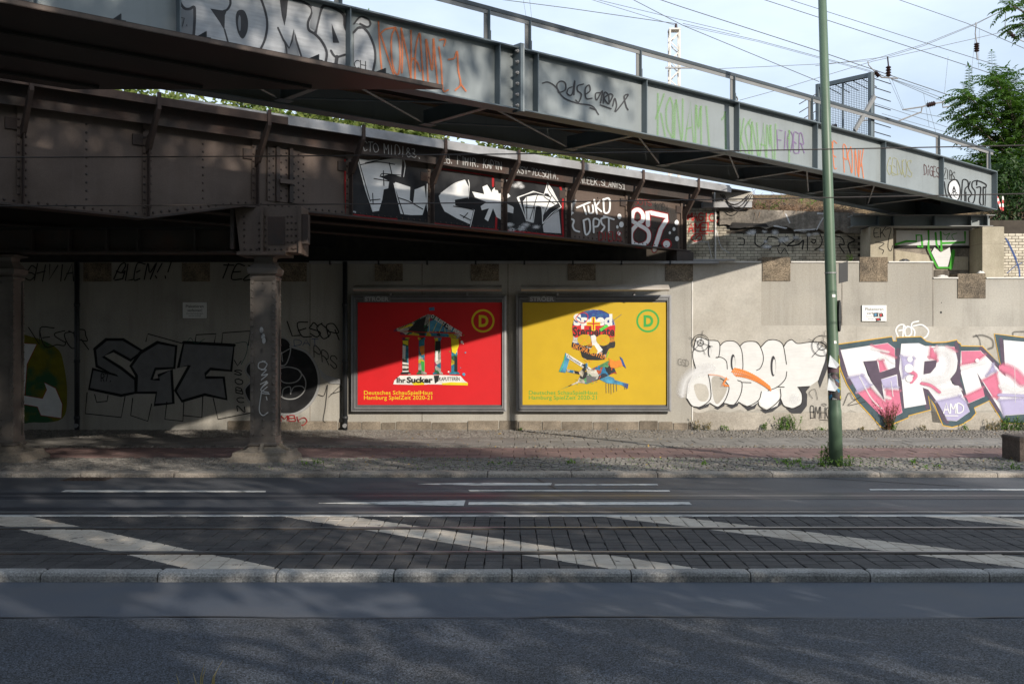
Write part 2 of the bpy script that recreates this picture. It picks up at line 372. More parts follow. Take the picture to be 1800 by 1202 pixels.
def setts_mat():
    m = bpy.data.materials.new('setts')
    nt, N, L, p = nodes_of(m)
    pos = N.new('ShaderNodeNewGeometry').outputs['Position']
    sep = N.new('ShaderNodeSeparateXYZ')
    L.new(pos, sep.inputs[0])
    base = mixrgb(nt, ramp(nt, noise(nt, 3, 6, coord='Position'), 0.3, 0.7), (0.017, 0.016, 0.017), (0.046, 0.043, 0.042))
    oi = N.new('ShaderNodeObjectInfo')
    base = mixrgb(nt, 1.0, base, ramp(nt, oi.outputs['Random'], 0, 1, (0.75,) * 3, (1.25,) * 3), 'MULTIPLY')
    base = mixrgb(nt, 1.0, base, ramp(nt, noise(nt, 60, 3, 0.7, coord='Position'), 0.3, 0.7, (0.6,) * 3, (1.4,) * 3), 'MULTIPLY')
    s = math_n(nt, 'ADD', sep.outputs[0], math_n(nt, 'MULTIPLY', sep.outputs[1], 1.21))
    fr = math_n(nt, 'FRACT', math_n(nt, 'DIVIDE', math_n(nt, 'SUBTRACT', s, 12.37 - 38.0), 3.8))
    wob = math_n(nt, 'MULTIPLY', noise(nt, 9, 4, 0.7, coord='Position'), 0.016)
    on = math_n(nt, 'LESS_THAN', math_n(nt, 'ADD', fr, wob), 0.226)
    wear = ramp(nt, noise(nt, 7, 6, 0.7, coord='Position'), 0.30, 0.40)
    on = math_n(nt, 'MULTIPLY', on, wear)
    pcol = mixrgb(nt, ramp(nt, noise(nt, 2.2, 5, coord='Position'), 0.3, 0.7), (0.30, 0.255, 0.205), (0.46, 0.41, 0.345))
    L.new(mixrgb(nt, on, base, pcol), p.inputs['Base Color'])
    p.inputs['Roughness'].default_value = 0.8
    b = N.new('ShaderNodeBump')
    b.inputs['Strength'].default_value = 0.6
    b.inputs['Distance'].default_value = 0.01
    L.new(noise(nt, 45, 4, 0.65, coord='Position'), b.inputs['Height'])
    L.new(b.outputs['Normal'], p.inputs['Normal'])
    return m
M['setts'] = setts_mat()

def mesh_screen_mat():
    m = bpy.data.materials.new('dark_grid')
    nt, N, L, p = nodes_of(m)
    p.inputs['Base Color'].default_value = (0.05, 0.06, 0.065, 1)
    p.inputs['Roughness'].default_value = 0.5
    return m
M['grid'] = mesh_screen_mat()

# ------------------------------------------------------------------ helpers
def put(o, parent=None):
    COL.objects.link(o)
    if parent:
        o.parent = parent
    return o

def tag(o, label=None, cat=None, group=None, kind=None):
    for k, v in (('label', label), ('category', cat), ('group', group), ('kind', kind)):
        if v:
            o[k] = v
    return o

def thing(name, label, cat, loc=(0, 0, 0), rotz=0.0, group=None):
    o = bpy.data.objects.new(name, None)
    o.empty_display_size = 0.2
    o.location = loc
    o.rotation_euler = (0, 0, rotz)
    put(o)
    return tag(o, label, cat, group)

class MB:
    def __init__(s):
        s.v, s.f, s.m = [], [], []
        s.slot = 0
    def add(s, vs, fs):
        b = len(s.v)
        s.v += [tuple(v) for v in vs]
        for f in fs:
            s.f.append(tuple(i + b for i in f))
            s.m.append(s.slot)
        return s
    def box(s, x0, x1, y0, y1, z0, z1):
        return s.add([(x0, y0, z0), (x1, y0, z0), (x1, y1, z0), (x0, y1, z0), (x0, y0, z1), (x1, y0, z1), (x1, y1, z1), (x0, y1, z1)],
                     [(0, 3, 2, 1), (4, 5, 6, 7), (0, 1, 5, 4), (1, 2, 6, 5), (2, 3, 7, 6), (3, 0, 4, 7)])
    def bevel_box(s, x0, x1, y0, y1, z0, z1, b=0.01):
        """box with the top edges chamfered"""
        return s.add([(x0, y0, z0), (x1, y0, z0), (x1, y1, z0), (x0, y1, z0),
                      (x0, y0, z1 - b), (x1, y0, z1 - b), (x1, y1, z1 - b), (x0, y1, z1 - b),
                      (x0 + b, y0 + b, z1), (x1 - b, y0 + b, z1), (x1 - b, y1 - b, z1), (x0 + b, y1 - b, z1)],
                     [(0, 1, 5, 4), (1, 2, 6, 5), (2, 3, 7, 6), (3, 0, 4, 7), (4, 5, 9, 8), (5, 6, 10, 9), (6, 7, 11, 10), (7, 4, 8, 11), (8, 9, 10, 11)])
    def sweep(s, sec, ts, zf, closed=True):
        """section [(y,z)] swept along local x at the stations ts, lifted by zf(t)"""
        n = len(sec)
        vs = [(t, y, z + zf(t)) for t in ts for (y, z) in sec]
        fs = []
        for i in range(len(ts) - 1):
            for j in range(n if closed else n - 1):
                k = (j + 1) % n
                fs.append((i * n + j, i * n + k, (i + 1) * n + k, (i + 1) * n + j))
        if closed:
            fs.append(tuple(range(n))[::-1])
            fs.append(tuple(range((len(ts) - 1) * n, len(ts) * n)))
        return s.add(vs, fs)
    def prism(s, poly, axis, a, b):
        """polygon extruded along axis: 'x' poly=(y,z), 'y' poly=(x,z), 'z' poly=(x,y)"""
        def mk(p, c):
            return {'x': (c, p[0], p[1]), 'y': (p[0], c, p[1]), 'z': (p[0], p[1], c)}[axis]
        n = len(poly)
        vs = [mk(p, a) for p in poly] + [mk(p, b) for p in poly]
        tri = tessellate_polygon([[Vector((p[0], p[1], 0)) for p in poly]])
        fs = [tuple(t) for t in tri] + [tuple(i + n for i in t)[::-1] for t in tri]
        fs += [(i, (i + 1) % n, n + (i + 1) % n, n + i) for i in range(n)]
        return s.add(vs, fs)
    def tube(s, pts, r, n=6, cap=True):
        pts = [Vector(p) for p in pts]
        if not isinstance(r, (list, tuple)):
            r = [r] * len(pts)
        vs, fs = [], []
        for i, p in enumerate(pts):
            d = (pts[min(i + 1, len(pts) - 1)] - pts[max(i - 1, 0)]).normalized()
            a = d.cross(Vector((0, 0, 1)))
            if a.length < 1e-3:
                a = d.cross(Vector((1, 0, 0)))
            a.normalize()
            b = d.cross(a)
            for k in range(n):
                g = 2 * math.pi * k / n
                vs.append(p + (a * math.cos(g) + b * math.sin(g)) * r[i])
        for i in range(len(pts) - 1):
            for k in range(n):
                fs.append((i * n + k, i * n + (k + 1) % n, (i + 1) * n + (k + 1) % n, (i + 1) * n + k))
        if cap:
            fs.append(tuple(range(n))[::-1])
            fs.append(tuple(range((len(pts) - 1) * n, len(pts) * n)))
        return s.add(vs, fs)
    def bar(s, a, b, w, h):
        """rectangular bar between two points; w sideways, h upwards"""
        a, b = Vector(a), Vector(b)
        d = (b - a).normalized()
        sd = d.cross(Vector((0, 0, 1)))
        if sd.length < 1e-3:
            sd = Vector((1, 0, 0))
        sd.normalize()
        up = sd.cross(d)
        vs = [p + sd * i * w / 2 + up * j * h / 2 for p in (a, b) for (i, j) in ((-1, -1), (1, -1), (1, 1), (-1, 1))]
        return s.add(vs, [(0, 1, 2, 3)[::-1], (4, 5, 6, 7), (0, 1, 5, 4), (1, 2, 6, 5), (2, 3, 7, 6), (3, 0, 4, 7)])
    def stack(s, prof, cx=0, cy=0):
        """square sections (z, half x, half y)"""
        vs = [(cx + i * hx, cy + j * hy, z) for (z, hx, hy) in prof for (i, j) in ((-1, -1), (1, -1), (1, 1), (-1, 1))]
        fs = []
        for k in range(len(prof) - 1):
            for j in range(4):
                fs.append((k * 4 + j, k * 4 + (j + 1) % 4, k * 4 + 4 + (j + 1) % 4, k * 4 + 4 + j))
        fs += [(3, 2, 1, 0), tuple(len(prof) * 4 - 4 + j for j in range(4))]
        return s.add(vs, fs)
    def rivet(s, x, y, z, r=0.022, axis='y', sgn=-1):
        ring = [(math.cos(a) * r, math.sin(a) * r) for a in [k * math.pi / 3 for k in range(6)]]
        h = r * 0.7 * sgn
        def mk(a, b, c):
            return (x + a, y + c, z + b) if axis == 'y' else (x + c, y + a, z + b)
        vs = [mk(a, b, 0) for a, b in ring] + [mk(a * .62, b * .62, h * .8) for a, b in ring] + [mk(0, 0, h)]
        fs = [(i, (i + 1) % 6, 6 + (i + 1) % 6, 6 + i) for i in range(6)] + [(6 + i, 6 + (i + 1) % 6, 12) for i in range(6)]
        return s.add(vs, fs)
    def mesh(s, name, mats, smooth=False):
        me = bpy.data.meshes.new(name)
        me.from_pydata(s.v, [], s.f)
        mats = mats if isinstance(mats, (list, tuple)) else [mats]
        for m in mats:
            me.materials.append(m)
        if len(mats) > 1:
            me.polygons.foreach_set('material_index', s.m)
        if smooth:
            me.polygons.foreach_set('use_smooth', [True] * len(me.polygons))
        me.update()
        return me
    def build(s, name, mats, parent=None, smooth=False, kind=None, loc=None):
        o = bpy.data.objects.new(name, s.mesh(name, mats, smooth))
        if loc is not None:
            o.location = loc
        put(o, parent)
        if kind:
            o['kind'] = kind
        return o

def pieces(name, me, locs, parent, scales=None, limit=300):
    """alike pieces sharing one mesh: the first ones as objects, the rest joined"""
    out = []
    for i, l in enumerate(locs[:limit]):
        o = bpy.data.objects.new(name, me)
        o.location = l
        if scales:
            o.scale = scales[i]
        put(o, parent)
        out.append(o)
    if len(locs) > limit:
        mb = MB()
        vs = [v.co.copy() for v in me.vertices]
        fs = [tuple(p.vertices) for p in me.polygons]
        for i in range(limit, len(locs)):
            sc = scales[i] if scales else (1, 1, 1)
            mb.add([(v.x * sc[0] + locs[i][0], v.y * sc[1] + locs[i][1], v.z * sc[2] + locs[i][2]) for v in vs], fs)
        mb.build(name + '_field', me.materials[0], parent, kind='stuff')
    return out

def P(px, py, Y):
    return Vector(((px - CX) / F * Y, Y, HC - (py - CY) / F * Y))

def wall_map(Y):
    return lambda px, py, off: Vector(((px - CX) / F * Y, Y - off, HC - (py - CY) / F * Y))

def catmull(pts, closed=False, n=5):
    q = [Vector((p[0], p[1])) for p in pts]
    if len(q) < 3:
        return q
    out = []
    m = len(q)
    rng = range(m if closed else m - 1)
    for i in rng:
        p1, p2 = q[i], q[(i + 1) % m]
        p0 = q[(i - 1) % m] if closed or i > 0 else p1 * 2 - p2
        p3 = q[(i + 2) % m] if closed or i + 2 < m else p2 * 2 - p1
        for k in range(n):
            t = k / n
            out.append(0.5 * ((2 * p1) + (p2 - p0) * t + (2 * p0 - 5 * p1 + 4 * p2 - p3) * t * t + (3 * p1 - p0 - 3 * p2 + p3) * t ** 3))
    if not closed:
        out.append(q[-1])
    return out

# single-stroke letters on a grid 6 wide, 8 high
LET = {'A': '00 38 60|13 53', 'B': '00 08 48 57 55 44 04|44 55 61 50 00', 'C': '67 48 27 04 11 30 61', 'D': '00 08 38 66 62 30 00', 'E': '68 08 00 60|04 44',
       'F': '68 08 00|04 44', 'G': '67 38 06 02 30 61 64 34', 'H': '00 08|60 68|04 64', 'I': '30 38', 'J': '01 20 41 48', 'K': '00 08|68 03|24 60', 'L': '08 00 60',
       'M': '00 08 33 68 60', 'N': '00 08 60 68', 'O': '38 06 02 30 62 66 38', 'P': '00 08 48 66 54 04', 'Q': '38 06 02 30 62 66 38|42 6a', 'R': '00 08 48 66 54 04|34 60',
       'S': '67 48 17 05 34 53 62 40 01', 'T': '30 38|08 68', 'U': '08 02 30 62 68', 'V': '08 30 68', 'W': '08 10 35 50 68', 'X': '00 68|08 60', 'Y': '08 34 68|34 30',
       'Z': '08 68 00 60', '0': '38 06 02 30 62 66 38', '1': '06 38 30|10 50', '3': '07 48 56 34 24|34 62 40 01', '7': '08 68 20', '8': '34 16 38 56 34 02 30 62 34',
       '5': '68 08 05 45 63 40 00', '.': '30 31', '!': '30 31|38 33', '-': '14 44', ' ': '', 'e': '04 64 57 17 02 30 61', '4': '58 03 63|46 40', '2': '07 38 66 00 60', '6': '57 15 02 30 62 44 03',
       'i': '30 35|37 38', 'o': '36 03 30 63 36'}

class Paint:
    def __init__(s, mapf, base=0.004):
        s.map, s.off = mapf, base
        s.v, s.f, s.mi, s.uv, s.mats = [], [], [], [], []
    def _mi(s, m):
        if m not in s.mats:
            s.mats.append(m)
        return s.mats.index(m)
    def fill(s, pts, m, smooth=False, n=5):
        q = catmull(pts, True, n) if smooth else [Vector((p[0], p[1])) for p in pts]
        b = len(s.v)
        s.v += [s.map(p.x, p.y, s.off) for p in q]
        s.uv += [(0.5, 0.0)] * len(q)
        for t in tessellate_polygon([[Vector((p.x, p.y, 0)) for p in q]]):
            s.f.append(tuple(b + i for i in t))
            s.mi.append(s._mi(m))
        s.off += 0.00016
        return s
    def stroke(s, pts, w, m, smooth=True, closed=False, taper=0.0, n=5):
        q = catmull(pts, closed, n) if smooth else [Vector((p[0], p[1])) for p in pts]
        if closed:
            q = q + [q[0], q[1]]
        r = [q[0]]
        for p in q[1:]:
            if (p - r[-1]).length > 0.05:
                r.append(p)
        q = r
        if len(q) < 2:
            return s
        b, N = len(s.v), len(q)
        # rounded ends
        d0, d1 = (q[0] - q[1]).normalized(), (q[-1] - q[-2]).normalized()
        st = [(q[0] + d0 * w * .5, 0.25), (q[0] + d0 * w * .3, 0.8)] + [(p, 1.0) for p in q] + [(q[-1] + d1 * w * .3, 0.8), (q[-1] + d1 * w * .5, 0.25)]
        for i, (p, k) in enumerate(st):
            a, c = st[max(i - 1, 0)][0], st[min(i + 1, len(st) - 1)][0]
            d = (c - a).normalized()
            nn = Vector((-d.y, d.x))
            tt = 1 - taper * (i / len(st))
            for e in (-1, 1):
                g = p + nn * e * w * .5 * k * tt
                s.v.append(s.map(g.x, g.y, s.off + i * 0.000008))
                s.uv.append((i * .2, float(e)))
        # a middle line so that the edges can fade
        for i in range(len(st) - 1):
            s.f.append((b + 2 * i, b + 2 * i + 1, b + 2 * i + 3, b + 2 * i + 2))
            s.mi.append(s._mi(m))
        s.off += 0.00016 + len(st) * 0.000008
        return s
    def blob(s, x, y, rx, ry, m, soft=True):
        """disc whose rim fades (v runs 0 at the centre to 1 at the rim)"""
        b = len(s.v)
        s.v.append(s.map(x, y, s.off)); s.uv.append((0, 0))
        for k in range(24):
            a = k * math.pi / 12
            s.v.append(s.map(x + rx * math.cos(a), y + ry * math.sin(a), s.off)); s.uv.append((0, 1.0 if soft else 0.0))
        for k in range(24):
            s.f.append((b, b + 1 + k, b + 1 + (k + 1) % 24)); s.mi.append(s._mi(m))
        s.off += 0.00016
        return s
    def letters(s, txt, a, b, h0, h1, w, m, gap=0.28, jit=0.04, smooth=True, lean=0.0):
        """stroke letters from pixel a to pixel b along the baseline, heights h0..h1 pixels"""
        n = len(txt)
        cw = 1.0 / (n + gap * (n - 1))
        for i, ch in enumerate(txt):
            for part in LET.get(ch, LET.get(ch.upper(), '')).split('|'):
                pts = []
                for pr in part.split():
                    gx = int(pr[0]) / 6.0
                    gy = -0.1 if pr[1] == 'a' else int(pr[1]) / 8.0
                    u = (i * (1 + gap) + gx) * cw
                    hh = h0 + (h1 - h0) * u
                    pts.append((a[0] + (b[0] - a[0]) * u + lean * gy * hh + random.uniform(-jit, jit) * hh,
                                a[1] + (b[1] - a[1]) * u - gy * hh + random.uniform(-jit, jit) * hh))
                if len(pts) > 1:
                    s.stroke(pts, w, m, smooth=smooth and len(pts) > 3, n=4)
        return s
    def text(s, txt, x, y, size, m, bold=0.0, width=None, rot=0.0, squash=1.0):
        """set type, baseline at pixel (x, y), capital height SIZE pixels"""
        c = bpy.data.curves.new('type', 'FONT')
        c.body = txt
        c.size = 1.0
        c.offset = bold
        c.resolution_u = 3
        o = bpy.data.objects.new('type', c)
        COL.objects.link(o)
        dg = bpy.context.evaluated_depsgraph_get()
        me = bpy.data.meshes.new_from_object(o.evaluated_get(dg))
        bpy.data.objects.remove(o)
        bpy.data.curves.remove(c)
        xs = [v.co.x for v in me.vertices]
        k = size / 0.73
        kx = (width / (max(xs) - min(xs))) if width else k * squash
        ca, sa = math.cos(rot), math.sin(rot)
        b = len(s.v)
        for v in me.vertices:
            gx, gy = (v.co.x - min(xs)) * kx, v.co.y * k
            s.v.append(s.map(x + gx * ca - gy * sa * -1 * -1, y - (gy * ca + gx * sa), s.off)); s.uv.append((0, 0))
        for p in me.polygons:
            s.f.append(tuple(b + i for i in p.vertices)); s.mi.append(s._mi(m))
        bpy.data.meshes.remove(me)
        s.off += 0.00016
        return s
    def build(s, name, parent, label=None):
        me = bpy.data.meshes.new(name)
        me.from_pydata([tuple(v) for v in s.v], [], s.f)
        for m in s.mats:
            me.materials.append(m)
        me.polygons.foreach_set('material_index', s.mi)
        uvl = me.uv_layers.new(name='UVMap')
        for li, lp in enumerate(me.loops):
            uvl.data[li].uv = s.uv[lp.vertex_index]
        me.update()
        o = put(bpy.data.objects.new(name, me), parent)
        if label:
            o['label'] = label
        return o

def cr(ox, oy, sc, pts):
    """points read off an enlargement: origin and scale of the enlargement"""
    return [(ox + x / sc, oy + y / sc) for x, y in pts]

# ------------------------------------------------------------------ ground, road, track bed, pavement
ZR, ZB, ZP = 0.07, 0.08, 0.14          # far carriageway, setts, pavement (near carriageway is 0)
YW = 25.3                              # face of the abutment wall
def sheet(name, x0, x1, y0, y1, z, m, parent=None, kind='structure', t=0.3):
    return MB().box(x0, x1, y0, y1, z - t, z).build(name, m, parent, kind=kind)
MB().box(-600, 600, -600, 900, -1.2, -0.35).build('ground', M['grass_ground'], kind='structure')
road = sheet('road', -60, 60, 5.3, 9.30, 0.0, M['asphalt_near'])
MB().box(-60, 60, 5.31, 8.02, 0.0005, 0.004).build('road_patch', M['asphalt_rough'], road)
mb = MB()                                # tar seam between the two coats
xs = [-14 + i * 0.25 for i in range(113)]
e0 = [8.04 + 0.02 * math.sin(x * 1.7) + random.uniform(-.012, .012) for x in xs]
e1 = [y + random.uniform(0.012, 0.035) for y in e0]
mb.add([(x, y, 0.008) for x, y in zip(xs, e0)] + [(x, y, 0.008) for x, y in zip(xs, e1)],
       [(i, i + 1, len(xs) + i + 1, len(xs) + i) for i in range(len(xs) - 1)])
mb.build('tar_seam', M['seam'], road)
sheet('verge', -60, 60, -40, 5.3, 0.03, M['grass_ground'])

bed = sheet('track_bed', -60, 60, 9.46, 12.50, 0.035, M['bed'])
road2 = sheet('carriageway', -60, 60, 12.50, 16.36, ZR, M['asphalt_far'])
MB().box(-60, 60, 13.95, 14.62, ZR + .0005, ZR + 0.004).build('dark_strip', M['asphalt_strip'], road2)
MB().box(-60, 60, 12.98, 13.25, ZR + .0005, ZR + 0.004).build('dark_strip', M['asphalt_strip'], road2)
mb = MB().bevel_box(-2.2, 3.4, 15.0, 16.2, ZR + .0005, ZR + 0.0035, .001)
mb.build('road_patch', M['asphalt_far'], road2)
# oblique seams
mb = MB()
for (xa, ya, xb, yb) in ((.62, 15.0, .35, 16.3), (6.5, 15.3, 4.7, 16.3), (9.3, 16.0, 11.5, 15.2)):
    d = Vector((xb - xa, yb - ya)).normalized(); n = Vector((-d.y, d.x)) * .02
    mb.add([(xa - n.x, ya - n.y, ZR + .006), (xb - n.x, yb - n.y, ZR + .006), (xb + n.x, yb + n.y, ZR + .006), (xa + n.x, ya + n.y, ZR + .006)], [(0, 1, 2, 3)])
mb.build('crack', M['seam'], road2)

def rz(py, z):                          # depth of a ground point seen at pixel row py
    return F * (HC - z) / (py - CY)
def gx(px, Y):
    return (px - CX) / F * Y
# painted markings on the carriageway
def mark(name, quad, z):
    pts = []
    for px, py in quad:
        Y = rz(py, z)
        pts.append((gx(px, Y), Y))
    return MB().prism(pts, 'z', z + .004, z + .008).build(name, M['road_paint'], road2)
for quad in ([(107, 865), (467, 865), (467, 863), (115, 862)], [(825, 863.4), (1178, 864), (1176, 862), (823, 861.6)], [(1530, 862), (1900, 862), (1900, 860), (1528, 860)]):
    mark('lane_dash', quad, ZR)
mark('arrow_head', [(560, 884.6), (815, 889.5), (818, 880), (700, 882)], ZR)
mark('arrow_shaft', [(823, 887.5), (1216, 887.5), (1211, 883), (824, 883)], ZR)
mark('arrow_head', [(735, 851), (830, 853), (968, 853), (970, 849.5), (820, 849)], ZR)
mark('arrow_shaft', [(975, 853.4), (1157, 853), (1155, 851), (975, 851.4)], ZR)
MB().box(-60, 60, 12.515, 12.60, ZR + .0005, ZR + .005).build('edge_line', M['road_paint'], road2)
# tram rails: head, groove, groove lip
def rail(y, z, parent):
    o = MB().box(-60, 60, y - .028, y + .028, z - .05, z + .006).build('tram_rail', M['steel_rail'], parent)
    MB().box(-60, 60, y - .075, y - .028, z - .05, z - .025).build('rail_groove', M['rail_rust'], o)
    MB().box(-60, 60, y - .10, y - .075, z - .05, z + .003).build('rail_lip', M['rail_rust'], o)
rail(10.27, ZB, bed); rail(11.68, ZB, bed)
rail(12.86, ZR, road2); rail(14.28, ZR, road2)

# setts: straight courses across the track
sw, sd = 0.172, 0.165
sett = MB().bevel_box(-sw / 2 + .003, sw / 2 - .003, -sd / 2 + .0008, sd / 2 - .0008, -.05, 0, .006).mesh('sett', M['setts'])
rows = []
for a, b in ((9.50, 10.16), (10.315, 11.57), (11.725, 12.49)):
    n = round((b - a) / sd)
    rows += [(a + (i + .5) * (b - a) / n, (b - a) / n / sd) for i in range(n)]
locs, scs = [], []
for r, (y, k) in enumerate(rows):
    x = -6.2 - (y - 9.5) * .5
    row = []
    while x < 6.2 + (y - 9.5) * .5:
        row.append((round(x / sw) * sw + random.uniform(-.004, .004), y + random.uniform(-.003, .003), ZB + random.uniform(-.004, .002)))
        x += sw
    locs += row
    scs += [(random.uniform(.96, 1.0), k, 1)] * len(row)
scs = [(random.uniform(.98, 1.0), s[1], 1) for s in scs]
pieces('sett', sett, locs, bed, scs, 300)
for s in (-1, 1):                      # the courses go on outside the picture
    mb = MB()
    for y, k in rows:
        for i in range(36):
            x = s * (6.3 + (y - 9.5) * .5 + (i + .5) * sw)
            mb.bevel_box(x - sw / 2 + .004, x + sw / 2 - .004, y - sd * k / 2 + .001, y + sd * k / 2 - .001, ZB - .05, ZB + random.uniform(-.004, .002), .006)
    mb.build('sett_field', M['setts'], bed, kind='stuff')

def kerb_stone(x0, x1, y0, y1, z0, z1, r, m, parent):
    ln = x1 - x0
    sec = [(y0, z0), (y1, z0), (y1, z1), (y0 + r, z1), (y0 + r * .35, z1 - r * .3), (y0, z1 - r)]
    b = MB()
    g = .006
    xs_ = [x0 + g, x0 + g + .02] + [x0 + ln * k / 4 for k in (1, 2, 3)] + [x1 - g - .02, x1 - g]
    jz = [random.uniform(-.004, .004) for _ in xs_]
    vs = []
    for i, x in enumerate(xs_):
        sh = .008 if i in (0, len(xs_) - 1) else 0
        for (y, z) in sec:
            vs.append((x, y + (sh if y < y1 else 0), z + (jz[i] - sh if z > z0 else 0)))
    n = len(sec)
    fs = []
    for i in range(len(xs_) - 1):
        for j in range(n):
            fs.append((i * n + j, i * n + (j + 1) % n, (i + 1) * n + (j + 1) % n, (i + 1) * n + j))
    fs += [tuple(range(n))[::-1], tuple(range((len(xs_) - 1) * n, len(xs_) * n))]
    return b.add(vs, fs).build('kerb_stone', m, parent)
jx = [-400, -190, 71, 277, 485, 692, 900, 1110, 1320, 1530, 1740, 1950, 2160]
for a, b in zip(jx, jx[1:]):
    kerb_stone(gx(a, 9.32), gx(b, 9.32), 9.31, 9.47, -.15, ZB + .004, .035, M['kerb_grey'], bed)
for s in (-1, 1):
    for i in range(12):
        x = (gx(-400, 9.32) - 1.05 * (i + 1)) if s < 0 else (gx(2160, 9.32) + 1.05 * i)
        kerb_stone(x, x + 1.05, 9.31, 9.47, -.15, ZB + .004, .035, M['kerb_grey'], bed)

pave = sheet('pavement', -60, 60, 16.66, YW + .05, ZP - .045, M['soil'])
jx = [-330, -150, 22, 143, 307, 598, 857, 1004, 1155, 1356, 1545, 1751, 1960, 2150]
for a, b in zip(jx, jx[1:]):
    kerb_stone(gx(a, 16.43), gx(b, 16.43), 16.37, 16.66, -.1, ZP, .03, M['kerb_warm'], pave)
def slab_rows(name, y0, y1, n, ln, m, lim=300):
    d = (y1 - y0) / n
    me = MB().bevel_box(-ln / 2 + .004, ln / 2 - .004, -d / 2 + .004, d / 2 - .004, -.06, 0, .006).mesh(name, m)
    ls = []
    for r in range(n):
        x = -13.2 + (r % 2) * ln / 2
        while x < 13.2:
            ls.append((x, y0 + (r + .5) * d, ZP - .006 + random.uniform(-.004, .004)))
            x += ln
    ls.sort(key=lambda l: (l[1], abs(l[0])))
    pieces(name, me, ls, pave, None, lim)
slab_rows('red_slab', 18.82, 20.62, 4, .42, M['red_slab'])
slab_rows('path_slab', 21.12, 23.05, 3, .50, M['path_slab'])
def cobbles(y0, y1, s, x0=-13.4, x1=13.4, drop=0.0):
    mb = MB()
    ny = round((y1 - y0) / s)
    for r in range(ny):
        x = x0 + random.uniform(0, s)
        while x < x1:
            w = s * random.uniform(.75, 1.2)
            y = y0 + (r + .5) * s + .018 * math.sin(x * 3.1)
            h = s * .43
            j = [random.uniform(-.008, .008) for _ in range(8)]
            z = ZP + random.uniform(-.014, .004) - drop
            a, b = x + .006, x + w - .006
            if random.random() > .012:
                mb.add([(a + j[0], y - h + j[1], z - .05), (b + j[2], y - h + j[3], z - .05), (b + j[4], y + h + j[5], z - .05), (a + j[6], y + h + j[7], z - .05),
                        (a + j[0] + .006, y - h + j[1] + .006, z), (b + j[2] - .006, y - h + j[3] + .006, z), (b + j[4] - .006, y + h + j[5] - .006, z), (a + j[6] + .006, y + h + j[7] - .006, z)],
                       [(4, 5, 6, 7), (0, 1, 5, 4), (1, 2, 6, 5), (2, 3, 7, 6), (3, 0, 4, 7)])
            x += w
    mb.build('cobble_field', M['cobble'], pave, kind='stuff')
cobbles(16.67, 18.80, .105)
cobbles(20.64, 21.10, .08)
cobbles(23.07, YW, .075)
# gully grate at the far kerb
g = thing('gully_grate', 'rusty iron gully grate in the road at the far kerb', 'grate', (gx(152, 16.1), 16.13, ZR))
MB().box(-.34, .34, -.2, .2, -.01, .006).build('frame', M['rail_rust'], g)
for i in range(9):
    MB().box(-.3 + i * .07, -.265 + i * .07, -.17, .17, .0065, .014).build('grate_bar', M['rust_red'], g)

# ------------------------------------------------------------------ abutment wall
wall = thing('abutment_wall', 'long grey concrete abutment wall covered in graffiti behind the pavement', 'wall', (0, 0, 0))
def wx(px): return (px - CX) / F * YW
def wz(py): return HC - (py - CY) / F * YW
ZT, ZT2 = wz(461), wz(489)
XS = wx(1641)
mb = MB()
mb.prism([(-50, -.1), (60, -.1), (60, ZT2), (XS, ZT2), (XS, ZT), (-50, ZT)], 'y', YW, 26.78)
mb.build('wall_body', M['concrete'], wall)
mb = MB()                              # lower course, a little proud
mb.box(wx(1217), 40, YW - .012, YW - .0005, ZP - .05, wz(725))
mb.build('base_course', M['concrete_low'], wall)
# repair coats of a lighter render, with ragged lower edges
def coat(x0, y0, x1, y1, m, d):
    top = [(x0, y0), (x1, y0)]
    bot = []
    n = 16
    for i in range(n + 1):
        bot.append((x1 + (x0 - x1) * i / n, y1 + random.uniform(-4, 4)))
    mb = MB()
    mb.prism([(wx(a), wz(b)) for a, b in top + bot], 'y', YW - d, YW - .0005)
    return mb.build('render_coat', m, wall)
coat(1218, 464, 1338, 722, M['patch'], .006)
coat(1338, 572, 1505, 724, M['patch'], .0045)
coat(1505, 574, 1870, 724, M['patch'], .007)
mb = MB(); mb.box(wx(1216), wx(1218), YW - .014, YW - .0005, wz(740), wz(463)); mb.build('joint_strip', M['flash_white'], wall)
mb = MB()
for px in (545, 742, 893, 1480, 1640):
    mb.box(wx(px) - .008, wx(px) + .008, YW - .004, YW - .0002, ZP, ZT - .02)
mb.build('joint', M['old_concrete'], wall)
# pebble-dashed bearing blocks set into the wall head
for px in range(-850, 2400, 171):
    a = px + 1 + 0
blocks = [(-25, 462, 495), (147, 462, 495), (320, 462, 495), (490, 462, 495), (659, 463, 494), (828, 462, 494), (998, 460, 493), (1169, 461, 494), (1340, 452, 494), (1511, 452, 495), (1683, 481, 524), (1855, 481, 524)]
for px, t, b in blocks:
    MB().box(wx(px), wx(px + 49), YW - .018, YW - .0005 if px < 1300 else YW + .5, wz(b), wz(t)).build('bearing_block', M['pebble'], wall)
# plinth stones
x = 400
while x < 1216:
    w = random.choice((26, 34, 42, 55, 63))
    MB().bevel_box(wx(x) + .012, wx(min(x + w, 1216)) - .012, YW - random.uniform(.012, .03), YW, ZP - .08, wz(741 + random.uniform(-2, 2)), .012).build('plinth_stone', M['plinth'], wall)
    x += w
# white flashing on the wall head
for a, b, y in ((1252, 1338, 461), (1390, 1510, 461), (1561, 1640, 461), (1640, 1684, 489), (1733, 1900, 489)):
    MB().box(wx(a) + .004, wx(b) - .004, YW - .03, YW + .12, wz(y) - .012, wz(y) + .022).build('flashing', M['flash_white'], wall)
MB().box(-50, wx(1168), YW - .016, YW + .3, ZT + .0005, ZT + .05).build('cornice', M['soot'], wall)
